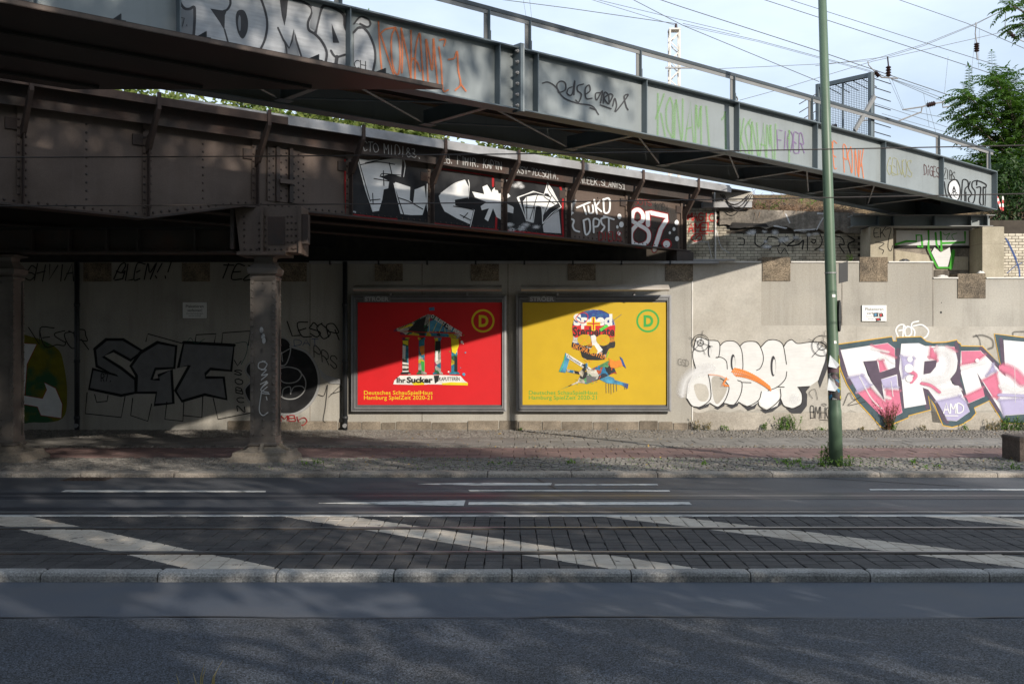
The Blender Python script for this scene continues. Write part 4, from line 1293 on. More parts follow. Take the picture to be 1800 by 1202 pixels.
# deck of the whole crossing, with more girders in its dark underside
xr = -K2 / F - .46 / SN * -1
def rimx(Y): return -K2 / F + .40 / SN + Y * CS / SN
dk = []
for X, Y in ((rimx(3), 3), (rimx(26.6), 26.6), (-48, 26.6), (-48, 3)):
    x, y = X + K2 / F, Y
    dk.append((x * CS + y * SN, -x * SN + y * CS))
MB().prism(dk, 'z', 6.0305, 6.055).build('deck_slab', M['soot'], rb)
for y in (1.55, 3.1, 6.0, 7.5, 10.5, 12):
    tend_ = (26.2 - y * CS) / SN
    MB().box(6 - y, tend_, y, y + .02, 4.6, 6.03).build('inner_girder', M['soot'], rb)
    MB().box(6 - y, tend_, y - .15, y + .17, 4.57, 4.5995).build('inner_flange', M['soot'], rb)
for px in (38, 260, 450, 615, 757, 885, 997, 1103, 1200):
    t = tp(px)
    MB().box(t - .05, t + .05, .02, 1.54, 4.75, 5.35).build('cross_girder', M['soot'], rb)
brk = [-230, -95, 38, 258, 449, 613, 756, 884, 996, 1102, 1199]
for px in brk:
    t = tp(px)
    MB().box(t - .075, t + .075, -.03, -.0205, wb(t) + .0, WT - .001).build('stiffener_plate', M['rust_steel'], rb)
    MB().box(t - .008, t + .008, -.14, -.0305, wb(t) + .0, WT - .2).build('stiffener', M['rust_red'], rb)
    k = MB()
    k.prism([(-.535, 6.13), (-.535, 5.86), (-.16, 5.30), (-.03, 5.22), (-.03, 5.40), (-.12, 5.48), (-.45, 5.905), (-.5005, 5.915), (-.5005, 6.13)], 'x', t - .03, t + .03)
    k.build('bracket', M['rust_red'], rb)
    MB().box(t - .24, t - .07, -.032, -.0005, 5.35, 5.52).build('packing_plate', M['rust_dark'], rb)
# rivets on the girder, one joined part for each bay
ed = [tp(p_) for p_ in brk]
for a, b in zip(ed, ed[1:]):
    mb = MB()
    for t in (a - .05, a + .05):
        z = wb(t) + .16
        while z < 5.6:
            mb.rivet(t, -.0305, z, .023); z += .125
    x = a + .1
    while x < b - .05:
        mb.rivet(x, -.0205, wb(x) + .06, .023); x += .135
    mid = (a + b) / 2
    z = wb(mid) + .2
    while z < 5.6:
        mb.rivet(mid, -.0005, z, .021); z += .13
    mb.build('rivets', M['rust_dark'], rb, kind='stuff')
# hinge plates near the column
a = tp(487)
for i, (o0, o1, m_) in enumerate(((-.2, -.05, 'rust_steel'), (.03, .2, 'rust_steel'), (.28, .44, 'rust_steel'))):
    MB().box(a + o0, a + o1, -.035, -.0005, wb(a) + .13, 5.6).build('hinge_plate', M[m_], rb)
    mb = MB()
    z = wb(a) + .2
    while z < 5.58:
        mb.rivet(a + o0 + .035, -.035, z, .021); mb.rivet(a + o1 - .035, -.035, z + .05, .021); z += .125
    mb.build('rivets', M['rust_dark'], rb, kind='stuff')
MB().box(a + .0, a + .26, -.13, -.036, 4.98, 5.05).build('hinge_bracket', M['rust_steel'], rb)
MB().box(a + .205, a + .275, -.09, -.0005, wb(a) + .13, 5.62).build('hinge_bar', M['rust_dark'], rb)
MB().box(a - .045, a + .025, -.07, -.0005, wb(a) + .13, 5.62).build('hinge_bar', M['rust_dark'], rb)
# end bearing
MB().box(TE2 - .5, TE2 + .1, -.15, .2, ZT + .01, 4.42).build('bearing', M['rust_dark'], rb)

# graffiti on the riveted girder
pm2 = plane_map(K2, -.0205)
c5 = lambda pts: cr(590, 230, 5.806, pts)
c6 = lambda pts: cr(880, 280, 5.294, pts)
tpx = lambda px, z: CY - (z - HC) * F * (VP - px) / K2        # pixel row of a height on this girder
p = Paint(pm2, .002)
top = [(610, tpx(610, 5.60)), (994, tpx(994, 5.58))]
bot = [(993, tpx(993, wb(tp(993)) + .03)), (800, tpx(800, wb(tp(800)) + .03)), (610, tpx(610, wb(tp(610)) + .03))]
p.fill(top + bot, PM['black_fill'])
p.stroke(c5([(130, 330), (125, 480), (128, 640), (140, 800)]), 13, PM['white_haze'], smooth=False)
p.stroke(c5([(120, 350), (120, 800), (190, 830)]), 6, PM['white_haze'], smooth=False)
p.stroke(c5([(95, 300), (97, 600), (105, 845), (600, 905)]), 3.0, PM['red'], smooth=False)
p.stroke(c5([(120, 860), (380, 890), (620, 905)]), 4.2, PM['red'], smooth=False)
p.stroke(c5([(1010, 950), (1300, 985), (1650, 1015)]), 4.2, PM['red'], smooth=False)
p.stroke(c5([(1000, 380), (1350, 425), (1600, 465), (1605, 570)]), 2.6, PM['red'], smooth=False)
p.stroke(c5([(1605, 480), (1605, 560)]), 4.5, PM['red'], smooth=False)
p.stroke(c5([(1640, 880), (1635, 1000)]), 4.5, PM['red'], smooth=False)
p.stroke(c6([(555, 260), (580, 360), (573, 520), (582, 720)]), 4.2, PM['red'], smooth=False)
p.stroke(c6([(10, 655), (300, 690), (570, 722)]), 4.2, PM['red'], smooth=False)
p.stroke(c6([(60, 185), (330, 215), (540, 250)]), 2.4, PM['red'], smooth=False)
p.fill(c5([(215, 285), (330, 300), (680, 280), (665, 470), (560, 440), (490, 460), (440, 465), (545, 515), (535, 588), (490, 600), (475, 700), (440, 818), (375, 828), (330, 690), (255, 440)]), PM['white_chalk'])
p.fill(c5([(590, 545), (610, 525), (760, 575), (755, 705), (790, 742), (805, 602), (905, 562), (925, 730), (885, 860), (775, 862), (665, 850), (625, 680)]), PM['white_chalk'])
p.fill(c5([(930, 542), (1000, 547), (985, 720), (972, 905), (945, 892), (922, 720)]), PM['white_chalk'])
p.fill(c5([(1320, 502), (1200, 550), (1100, 612), (1050, 665), (1070, 745), (1110, 822), (1230, 892), (1370, 955), (1405, 802), (1330, 790), (1220, 765), (1215, 705), (1350, 682), (1355, 570)]), PM['white_chalk'])
p.fill(c5([(1390, 620), (1515, 648), (1497, 572), (1545, 552), (1588, 615), (1640, 558), (1662, 640), (1745, 635), (1690, 720), (1810, 775), (1790, 832), (1682, 792), (1715, 925), (1640, 880), (1605, 792), (1555, 925), (1518, 900), (1562, 792), (1490, 812), (1478, 770), (1540, 730), (1420, 680)]), PM['white_chalk'])
p.fill(c6([(0, 405), (120, 450), (115, 505), (0, 475)]), PM['white_chalk'])
p.fill(c6([(0, 350), (60, 305), (90, 345), (0, 400)]), PM['white_chalk'])
p.fill(c6([(155, 350), (300, 302), (405, 328), (432, 215), (480, 280), (562, 440), (470, 510), (385, 605), (380, 450), (345, 432), (310, 445), (297, 592), (235, 577), (190, 450)]), PM['white_chalk'])
p.fill(c6([(205, 395), (240, 350), (330, 335), (420, 345), (470, 360), (440, 320), (300, 310), (170, 355), (235, 560)]), PM['black_fill'])
p.fill(c6([(395, 520), (450, 455), (560, 395), (562, 440), (470, 500), (390, 590)]), PM['black_fill'])
p.fill(c6([(430, 560), (540, 480), (560, 690), (400, 680), (390, 620)]), PM['white_haze'])
for k in range(7):
    p.blob(*c6([(random.uniform(30, 230), random.uniform(200, 260))])[0], 7, 5, PM['white_haze'])
    p.blob(*c6([(random.uniform(30, 330), random.uniform(600, 660))])[0], 9, 5, PM['white_haze'])
for st in ([(455, 465), (480, 440), (660, 455)], [(390, 490), (540, 515)], [(345, 710), (450, 700)], [(485, 410), (490, 560)], [(375, 640), (380, 750)], [(545, 330), (570, 440)], [(620, 680), (740, 720), (885, 800)], [(605, 600), (690, 850)],
           [(1270, 860), (1380, 915)], [(1300, 890), (1345, 840)], [(300, 330), (500, 290), (660, 270)], [(240, 350), (420, 320), (600, 345)], [(1560, 560), (1590, 620)], [(1200, 770), (1330, 790), (1405, 810)], [(230, 300), (350, 720)]):
    p.stroke(c5(st), 1.8, PM['black'])
for st in ([(430, 230), (450, 300), (560, 450)], [(240, 355), (240, 560)], [(225, 450), (400, 455)], [(470, 340), (395, 530)], [(340, 330), (270, 560)], [(400, 350), (500, 420)]):
    p.stroke(c6(st), 1.4, PM['black'])
for st in ([(225, 300), (300, 600), (380, 820)], [(690, 290), (705, 360), (690, 470)], [(590, 540), (660, 840)], [(1350, 505), (1360, 560), (1350, 690)], [(1070, 640), (1200, 545), (1310, 505)], [(1370, 980), (1410, 810)]):
    p.stroke(c5(st), 1.5, PM['white'])
for st in ([(150, 360), (240, 570), (300, 590), (320, 440), (375, 435), (390, 600), (560, 445), (430, 215), (400, 330), (300, 300), (150, 360)],):
    p.stroke(c6(st), 1.6, PM['white'], smooth=False)
p.build('graffiti', rb, 'large white angular letters on a black ground with red edges')
p = Paint(pm2, .003)
for st in ([(690, 400), (655, 430), (645, 480), (670, 500)], [(665, 500), (640, 545), (680, 570), (670, 620), (690, 660), (730, 675)], [(710, 450), (830, 400)], [(770, 430), (795, 510)], [(815, 440), (825, 500), (860, 490), (855, 430)], [(870, 380), (895, 510)], [(920, 390), (885, 440), (935, 485)],
           [(955, 375), (965, 495), (1010, 480), (1010, 370), (955, 375)], [(770, 570), (790, 700), (830, 660), (820, 560), (770, 570)], [(865, 680), (865, 560), (915, 570), (905, 620), (870, 630)], [(985, 540), (935, 555), (940, 600), (965, 630), (935, 675)], [(960, 530), (1050, 560)], [(1005, 550), (1005, 680)]):
    p.stroke(c6(st), 3.6, PM['white'], smooth=len(st) > 3)
p.stroke(c6([(690, 395), (660, 440), (650, 480)]), 8, PM['white_haze'])
for x, y, r_ in ((1103, 533, 3.6), (1122, 608, 4), (1084, 630, 2.2), (1098, 690, 3)):
    p.blob(*c6([(x, y)])[0], r_, r_ * 1.3, PM['white'], soft=False)
p.letters('DIEUS', c6([(915, 755)])[0], c6([(1120, 765)])[0], 14, 17, 1.6, PM['red'])
p.build('graffiti', rb, 'white rounded tag in two lines with dots')
p = Paint(pm2, .003)
p.fill(c6([(1180, 380), (1400, 400), (1640, 470), (1650, 830), (1560, 830), (1190, 790)]), PM['grey_mid'] if False else PM['black_haze'])
eight = [(1275, 605), (1225, 570), (1235, 490), (1280, 470), (1320, 510), (1320, 570), (1275, 605), (1215, 680), (1225, 770), (1300, 800), (1370, 760), (1370, 670), (1275, 605)]
seven = [(1370, 610), (1365, 490), (1400, 500), (1545, 530), (1540, 570), (1490, 650), (1430, 840)]
for w, m_ in ((13, PM['red']), (8.6, PM['white'])):
    p.stroke(c6(eight), w * .9, m_)
    p.stroke(c6(seven), w, m_, smooth=False)
    p.blob(*c6([(1543, 790)])[0], w * .72, w * .72, m_, soft=False)
for x, y, r_ in ((1637, 590, 3.6), (1612, 650, 2.6), (1573, 685, 2), (1640, 740, 3.4), (1690, 690, 2.6)):
    p.blob(*c6([(x, y)])[0], r_, r_ * 1.3, PM['white'], soft=False)
p.letters('KORA.', c6([(1440, 470)])[0], c6([(1590, 490)])[0], 12, 12, 1.2, PM['black_thin'])
p.letters('SOTS', c6([(1240, 420)])[0], c6([(1400, 435)])[0], 10, 10, 1.3, PM['red_thin'])
p.build('graffiti', rb, 'white number with a red outline')
pf = plane_map(K2, -.2105)
for tx, a, b, h0, h1, w in (('ICTO MIDI83.', (628, 263), (742, 280), 17, 16, 1.7), ('IEB. FIMIR. KAPTN', (772, 285), (882, 299), 15, 13, 1.5), ('AKSY-7CCSQIA.', (903, 303), (984, 316), 12, 12, 1.4), ('ALEEK.SLANYS1', (1020, 321), (1100, 333), 11, 10, 1.3)):
    k0 = 0
    for word in tx.split(' '):
        k1 = k0 + len(word)
        mixp = lambda k: (a[0] + (b[0] - a[0]) * k / len(tx), a[1] + (b[1] - a[1]) * k / len(tx))
        p = Paint(pf, .002)
        p.letters(word, mixp(k0), mixp(k1 - .2), h0, h1, w, PM['white_thin'], jit=.05)
        p.build('graffiti', rb, 'small white letters along the fascia')
        k0 = k1 + 1

# ---- columns and the beam they carry
YC = 18.44
def cxp(px): return (px - CX) / F * YC
def czp(py): return HC - (py - CY) / F * YC
beam = thing('cross_girder', 'dark riveted steel girder lying across the tops of the columns', 'girder', (0, YC, 0))
xe = cxp(428)
MB().box(-30, xe, .0, .02, czp(443), 4.15).build('girder_web', M['rust_dark'], beam)
MB().box(-30, xe, -.2, .22, czp(446), czp(443) - .0005).build('bottom_flange', M['rust_dark'], beam)
MB().box(-30, xe, -.2, .22, 4.1505, 4.18).build('top_flange', M['soot'], beam)
for px in (-120, -20, 60, 125, 190, 245, 345):
    MB().box(cxp(px) - .02, cxp(px) + .02, -.12, -.0005, czp(442.5), 4.15).build('stiffener', M['rust_dark'], beam)
    mb = MB()
    for i in range(9):
        mb.rivet(cxp(px) + .08 + i * .08, -.0005, czp(437), .017)
    mb.build('rivets', M['rust_dark'], beam, kind='stuff')
bxo = thing('bearing_box', 'riveted steel bearing box between the front column and the bridge girder', 'bearing', (0, YC - .05, 0))
x0, x1 = cxp(428), cxp(532)
zt, zl = czp(367), czp(446)
MB().prism([(x0 - .08, zt), (x1, zt - .02), (x1, zl), (x0 + .02, zl)], 'y', -.26, .3).build('box_body', M['rust_steel'], bxo)
MB().box(x0 - .14, x0 - .085, -.30, .3, zl + .05, zt - .02).build('side_plate', M['rust_dark'], bxo)
MB().box(x1 + .0005, x1 + .05, -.32, .32, zl - .03, zt + .0).build('side_plate', M['rust_steel'], bxo)
MB().box(x1 + .0505, x1 + .16, -.30, -.1, zl + .14, zt - .14).build('end_lug', M['rust_dark'], bxo)
MB().box(cxp(467), cxp(471), -.34, -.2605, zl, zt - .03).build('rib', M['rust_steel'], bxo)
MB().box(cxp(478), cxp(508), -.268, -.2605, zl + .12, zt - .18).build('cover_plate', M['rust_dark'], bxo)
MB().box(x0 - .02, x1 - .22, -.34, .34, zl - .055, zl - .0005).build('base_plate', M['rust_steel'], bxo)
mb = MB()
for px, n in ((437, 6), (463, 5), (474, 6), (512, 6), (519, 6), (526, 5)):
    for i in range(n):
        mb.rivet(cxp(px), -.2605, zl + .06 + i * .11, .02)
for i in range(9):
    mb.rivet(x0 + .1 + i * .105, -.2605, zl + .045, .02)
mb.build('rivets', M['rust_dark'], bxo, kind='stuff')
def make_column(px, lab, taggy):
    o = thing('column', lab, 'column', (cxp(px), YC, ZP))
    h = .19
    zz = lambda py: czp(py) - ZP
    MB().stack([(zz(774), h, h), (zz(492), h, h)]).build('shaft', M['column'], o)
    for sx in (-1, 1):
        MB().box(sx * h - .03, sx * h + .03, -h - .015, -h + .03, zz(773), zz(493)).build('corner_angle', M['column'], o)
        MB().box(sx * h - .03, sx * h + .03, h - .03, h + .015, zz(773), zz(493)).build('corner_angle', M['column'], o)
    MB().box(-h + .031, h - .031, -h - .008, -h - .0005, zz(560), zz(515)).build('cover_plate', M['column'], o) if False else None
    MB().stack([(zz(494), h + .02, h + .02), (zz(489), h + .04, h + .04), (zz(488), h + .04, h + .04), (zz(486), h + .01, h + .01), (zz(482), h + .06, h + .06), (zz(474), h + .08, h + .08), (zz(470), h + .03, h + .03), (zz(460), h - .03, h - .03), (zz(454), h - .02, h - .02), (zz(450), h + .10, h + .10)]).build('capital', M['column'], o)
    MB().stack([(zz(783), h + .03, h + .03), (zz(781), h + .06, h + .06), (zz(778), h + .06, h + .06), (zz(776), h + .035, h + .035), (zz(766), h + .032, h + .032)]).build('base_moulding', M['column'], o)
    MB().stack([(.16, .36, .36), (.20, .27, .27), (.26, .21, .21), (.33, .17, .17), (zz(784), .16, .16), (zz(783), .2, .2)]).build('pedestal', M['footing'], o)
    for dx, dy in ((1, 0), (-1, 0), (0, -1), (0, 1)):
        prof = [(.10, .16), (.46, .16), (.36, .20), (.26, .30), (.20, zz(785)), (.10, zz(785))]
        m2 = MB()
        if dx:
            m2.prism([(dx * a, b) for a, b in prof], 'y', -.03, .03)
        else:
            m2.prism([(dy * a, b) for a, b in prof], 'x', -.03, .03)
        m2.build('pedestal_rib', M['footing'], o)
    MB().stack([(-.06, .56, .56), (.05, .52, .52), (.10, .47, .47), (.15, .46, .46), (.16, .44, .44)]).build('footing', M['footing'], o)
    mb = MB()
    zv = zz(766)
    z = zv + .04
    while z < zz(496):
        for sx in (-1, 1):
            mb.rivet(sx * (h - .005), -h - .015, z, .023)
            mb.rivet(h + .03, sx * (h - .01) , z + .05, .023, axis='x', sgn=1)
        if z < zv + .45 or z > zz(520):
            mb.rivet(0, -h, z, .023)
        z += .125
    mb.build('rivets', M['column'], o, kind='stuff')
    if taggy:
        wm = lambda qx, qy, off: Vector(((qx - CX) / F * (YC - h), YC - h - .016 - off, HC - (qy - CY) / F * (YC - h))) - Vector(o.location)
        p = Paint(wm, .003)
        cc = lambda pts: cr(400, 540, 4.005, pts)
        for st in ([(265, 380), (225, 390), (220, 425), (255, 435), (280, 400), (250, 378)], [(240, 440), (275, 440), (240, 480), (285, 470), (240, 510)], [(235, 540), (280, 520), (245, 560)], [(285, 530), (235, 580), (290, 600)], [(280, 560), (240, 600), (295, 610)], [(240, 600), (225, 720), (250, 760), (285, 740)], [(275, 630), (280, 650)]):
            p.stroke(cc(st), 2.2, PM['white_thin'])
        for k in range(6):
            p.blob(*cc([(random.uniform(225, 275), random.uniform(160, 330))])[0], 4, 7, PM['black_haze'] if k % 2 else PM['silver_line'])
        p.build('graffiti', o, 'pale sprayed vertical tag')
    return o
make_column(467, 'riveted iron column on a stone footing with a pale vertical tag', True)
make_column(11, 'riveted iron column at the left edge of the dark underpass', False)

# ------------------------------------------------------------------ billboards
wm = wall_map(YW)
def billboard(ox, label, pm_, ink, red):
    """ox: pixel shift of the yellow board against the red one"""
    o = thing('billboard', label, 'billboard', (wx(756 + ox), YW, wz(722)))
    off = Vector(o.location)
    L = lambda px, py: (wx(px + ox) - off.x, wz(py) - off.z)
    def lb(x0, x1, y0, y1, d0, d1, name, m, par=o):
        a, b = L(x0, y0), L(x1, y1)
        return MB().box(a[0], b[0], -d1, -d0, min(a[1], b[1]), max(a[1], b[1])).build(name, m, par)
    lb(622, 887, 523, 720, .0, .10, 'backing', M['alu_dark'])
    # stepped frame: four mouldings on each side
    rails = [(619, 890, 519, 722.5, .155), (621.6, 887.4, 521.6, 719.9, .17), (624.2, 884.8, 524.2, 717.3, .16), (626.8, 882.2 + .6, 526.8, 714.7, .15), (629.2, 883, 529.4, 712.2, .135)]
    for i, (x0, x1, y0, y1, d) in enumerate(rails[:-1]):
        n = rails[i + 1]
        mm = M['alu'] if i % 2 == 0 else M['alu_dark']  # every second moulding darker: groove shade put into its colour
        g = .35
        for (q, nm) in ((((x0, y0), (x1, y0), (n[1] + g, n[2] - g), (n[0] - g, n[2] - g)), 'frame_top'), (((x0, y1), (n[0] - g, n[3] + g), (n[1] + g, n[3] + g), (x1, y1)), 'frame_bottom'),
                        (((x0, y0), (n[0] - g, n[2] - g), (n[0] - g, n[3] + g), (x0, y1)), 'frame_side'), (((x1, y0), (x1, y1), (n[1] + g, n[3] + g), (n[1] + g, n[2] - g)), 'frame_side')):
            # a moulding: outer edge low, inner edge proud
            pts = [L(*c) for c in q]
            hs = [d - .012 if c in ((x0, y0), (x1, y0), (x0, y1), (x1, y1)) else d for c in q]
            vs = [(a, -h, b) for (a, b), h in zip(pts, hs)] + [(a, -.09, b) for a, b in pts]
            MB().add(vs, [(0, 1, 2, 3), (0, 4, 5, 1), (1, 5, 6, 2), (2, 6, 7, 3), (3, 7, 4, 0)]).build(nm, mm, o)
    sheet_ = lb(630, 882.6, 532, 711, .1005, .112, 'poster', pm_)
    pl = lb(640, 688, 520.5, 531, .15, .178, 'name_plate', M['alu_dark'])
    mp = lambda px, py, f_: Vector((*L(px, py)[:1], -.178 - f_, L(px, py)[1]))
    p = Paint(mp, .001)
    p.text('STRÖER', 643, 529.6, 7.2, M['logo_grey'], bold=.03, width=42)
    p.build('lettering', pl)
    mp2 = lambda px, py, f_: Vector((L(px, py)[0], -.112 - f_, L(px, py)[1]))
    p = Paint(mp2, .0015)
    p.text('Deutsches SchauSpielHaus', 641, 693.0, 7.3, ink, bold=.004, width=120)
    p.text('Hamburg SpielZeit 2020-21', 641, 701.6, 7.3, ink, bold=.004, width=119)
    p.build('caption', sheet_)
    p = Paint(mp2, .0015)
    ring = [(849.2 + 18.6 * math.cos(a), 564.2 + 18.6 * math.sin(a)) for a in [k * math.pi / 16 for k in range(32)]]
    p.stroke(ring, 3.4, ink, smooth=False, closed=True)
    p.text('D', 841.8, 573.6, 19.6, ink, bold=.045, width=17)
    p.build('emblem', sheet_)
    p = Paint(mp2, .004)
    if red:
        c1 = lambda pts: [(610 + x / 5.2276, 500 + y / 5.2276) for x, y in pts]
        CT = M['collage_temple']
        p.fill(c1([(430, 435), (440, 412), (600, 350), (690, 300), (745, 275), (800, 280), (880, 330), (960, 385), (1060, 440), (900, 440), (700, 432), (560, 428)]), CT)
        p.fill(c1([(560, 428), (650, 330), (740, 290), (760, 440)]), M['ink'])
        p.fill(c1([(700, 432), (730, 300), (745, 290), (760, 440)]), CT)
        p.fill(c1([(490, 432), (700, 442), (1030, 455), (1045, 490), (900, 482), (650, 470), (495, 462)]), CT)
        p.fill(c1([(740, 432), (760, 340), (820, 320), (940, 430)]), M['ink_sky'])
        p.fill(c1([(755, 215), (805, 210), (808, 240), (760, 242)]), M['ink_sky'])
        p.fill(c1([(470, 412), (600, 355), (612, 378), (490, 412)]), M['ink_yellow'])
        p.text('Insterne', *c1([(485, 412)])[0], 3.8, M['ink'], bold=.02, width=25, rot=.43)
        p.text('O BLEIBT DER FUN?', *c1([(770, 300)])[0], 6.2, M['ink_white'], bold=.03, width=62, rot=-.56)
        for a, b in (((760, 310), (760, 430)), ((790, 440), (830, 350)), ((850, 440), (880, 370)), ((900, 400), (905, 440))):
            p.stroke(c1([a, b]), .8, M['ink_yellow'], smooth=False)
        for i, x in enumerate((543, 690, 838, 990)):
            t_ = c1([(x - 36, 487), (x + 36, 487), (x + 32, 503), (x + 26, 512), (x + 28, 800), (x + 46, 812), (x + 46, 824), (x - 46, 824), (x - 46, 812), (x - 30, 800), (x - 26, 512), (x - 32, 503)])
            p.fill(t_, CT)
        p.fill(c1([(516, 515), (566, 515), (566, 560), (520, 545)]), M['ink_yellow'])
        p.fill(c1([(516, 560), (545, 565), (540, 690), (514, 680)]), M['ink_white'])
        for k in range(5):
            p.fill(c1([(514, 712 + k * 20), (570, 722 + k * 17), (570, 732 + k * 17), (514, 722 + k * 20)]), M['ink_white'] if k % 2 == 0 else M['ink'])
        p.fill(c1([(668, 570), (715, 560), (716, 640), (690, 650), (672, 610)]), M['ink_orange'])
        p.fill(c1([(682, 700), (716, 710), (716, 800), (690, 790)]), M['ink_green'])
        p.fill(c1([(814, 520), (862, 520), (862, 610), (818, 600)]), M['ink'])
        p.fill(c1([(816, 610), (840, 612), (838, 700), (816, 706)]), M['ink_white'])
        p.fill(c1([(960, 500), (1026, 500), (1030, 560), (1000, 640), (968, 620), (962, 560)]), M['ink_yellow'])
        p.fill(c1([(990, 650), (1016, 670), (1018, 800), (988, 800)]), M['ink'])
        p.fill(c1([(430, 915), (440, 880), (490, 835), (860, 830), (1045, 838), (1085, 885), (1112, 900), (1112, 925), (800, 915), (620, 920)]), M['ink_white'])
        p.fill(c1([(800, 835), (850, 832), (845, 885), (810, 910)]), M['ink'])
        p.fill(c1([(600, 905), (650, 885), (700, 880), (715, 918), (620, 922)]), M['ink_yellow'])
        p.fill(c1([(870, 905), (960, 895), (1112, 900), (1112, 925), (880, 920)]), M['ink_yellow'])
        p.text('Ihr', *c1([(460, 900)])[0], 9, M['ink'], bold=.04, width=16)
        p.text('Sucker', *c1([(552, 900)])[0], 10, M['ink'], bold=.05, width=46)
        p.text('KAPUTTEREN', *c1([(850, 882)])[0], 6.6, M['ink'], bold=.02, width=36)
        for x, y, r_ in ((1050, 470, 9), (1075, 465, 6), (1055, 530, 16), (1070, 545, 8), (1040, 500, 9), (1090, 625, 9), (1045, 765, 6), (1075, 822, 20), (945, 615, 5), (935, 800, 10)):
            q = [(x + r_ * random.uniform(.5, 1.1) * math.cos(a), y + r_ * random.uniform(.5, 1.1) * math.sin(a)) for a in [k * math.pi / 3 for k in range(6)]]
            p.fill(c1(q), random.choice([M['ink_white'], M['ink_green'], M['ink_sky']]))
    else:
        c1 = lambda pts: [(900 - 288.5 + x / 5.2276, 500 + y / 5.2276) for x, y in pts]
        head = [(550, 400), (570, 320), (620, 265), (690, 238), (760, 232), (830, 242), (895, 280), (935, 340), (945, 400), (935, 490), (945, 540), (935, 580), (890, 590), (860, 650), (850, 680), (780, 692), (690, 690), (645, 665), (630, 605), (560, 590), (545, 560), (560, 490)]
        p.fill(c1(head), M['collage_skull'], smooth=True)
        p.fill(c1([(570, 345), (600, 290), (660, 250), (740, 234), (820, 242), (890, 280), (925, 330), (935, 372), (560, 378)]), M['ink_blue'])
        p.fill(c1([(552, 378), (943, 375), (940, 480), (880, 490), (760, 462), (700, 460), (580, 490), (556, 470)]), M['ink_red'])
        p.text('Speed', *c1([(562, 372)])[0], 19, M['ink_white'], bold=.05, width=68)
        p.text('Sterberate', *c1([(556, 472)])[0], 16, M['ink'], bold=.03, width=73)
        p.fill(c1([(548, 530), (690, 580), (850, 660), (845, 690), (780, 695), (690, 692), (640, 665), (625, 610), (556, 590)]), M['ink'])
        p.text('SIKOPATIENTEN', *c1([(548, 585)])[0], 9.5, M['ink_orange'], bold=.01, width=62, rot=-.33)
        p.fill(c1([(720, 470), (760, 465), (800, 560), (830, 600), (780, 640), (735, 560)]), M['ink_white'])
        p.fill(c1([(830, 570), (870, 560), (850, 640), (825, 655)]), M['ink'])
        for x in (661, 833):
            p.fill(c1([(x - 64, 505), (x - 40, 470), (x, 460), (x + 45, 468), (x + 62, 505), (x + 50, 545), (x, 563), (x - 45, 545)]), pm_, smooth=True)
            p.stroke(c1([(x - 42, 475), (x + 40, 545)]), .8, M['ink_orange'], smooth=False)
            p.stroke(c1([(x + 40, 470), (x - 35, 550)]), .8, M['ink_orange'], smooth=False)
        p.fill(c1([(742, 555), (755, 560), (785, 610), (775, 635), (745, 630), (715, 638), (708, 610)]), pm_)
        p.stroke(c1([(745, 575), (722, 615)]), .7, M['ink_orange'], smooth=False)
        p.stroke(c1([(748, 575), (775, 615)]), .7, M['ink_orange'], smooth=False)
        for q in ([(728, 300), (762, 300), (762, 425), (728, 425)], [(682, 345), (808, 345), (808, 378), (682, 378)]):
            p.fill(c1(q), M['ink_yellow'])
        p.stroke(c1([(745, 310), (745, 415)]), 2.4, M['ink_red'], smooth=False)
        p.stroke(c1([(695, 361), (798, 361)]), 2.4, M['ink_red'], smooth=False)
        p.stroke(c1([(585, 310), (620, 270), (665, 262), (695, 290), (680, 340), (640, 355), (600, 335)]), 1.3, M['ink_red'], closed=True)
        p.stroke(c1([(795, 435), (1000, 278)]), .9, M['ink_grey'], smooth=False)
        p.fill(c1([(798, 410), (900, 345), (915, 365), (815, 432)]), M['ink_lime'])
        p.fill(c1([(865, 365), (905, 340), (920, 362), (885, 388)]), M['ink_white'])
        p.stroke(c1([(660, 690), (685, 710), (700, 692), (715, 712), (735, 694)]), .7, M['ink_orange'], smooth=False)
        p.stroke(c1([(885, 620), (865, 670)]), 1.2, M['ink_lime'], smooth=False)
        CB = M['collage_bones']
        # crutch
        p.fill(c1([(487, 628), (520, 640), (525, 690), (495, 790), (490, 810), (428, 800), (455, 735), (478, 680)]), M['ink_sky'])
        p.fill(c1([(495, 630), (720, 768), (800, 830), (780, 850), (690, 790), (500, 668)]), M['ink_white'])
        p.fill(c1([(500, 775), (620, 800), (660, 755), (645, 735), (690, 720), (700, 760), (640, 830), (500, 800)]), CB)
        p.fill(c1([(800, 870), (880, 838), (930, 855), (940, 875), (1065, 912), (1058, 955), (1000, 920), (870, 905)]), M['ink_sky'])
        p.fill(c1([(1010, 900), (1065, 912), (1058, 955), (1020, 930)]), M['ink_blue'])
        p.text('Discount Bestellungen', *c1([(500, 662)])[0], 4.2, M['ink'], bold=.02, width=68, rot=-.56)
        # syringe
        p.fill(c1([(440, 965), (600, 890), (630, 820), (680, 795), (800, 740), (880, 700), (935, 765), (960, 820), (930, 815), (800, 870), (690, 912), (610, 900)]), CB)
        p.fill(c1([(885, 675), (940, 705), (1000, 690), (1015, 745), (945, 768), (900, 760)]), M['ink_orange'])
        p.fill(c1([(985, 660), (1010, 680), (1045, 770), (1010, 740)]), M['ink_blue'])
        p.fill(c1([(680, 830), (770, 850), (760, 885), (680, 908)]), M['ink_grey'])
        for x in (860, 885, 905, 930, 955, 1030, 1045):
            p.stroke(c1([(x, 905), (x + 2, 940 + random.uniform(0, 70))]), .7, M['ink_grey'], smooth=False)
        p.stroke(c1([(485, 650), (465, 740), (435, 800)]), 1.0, M['ink_lime'])
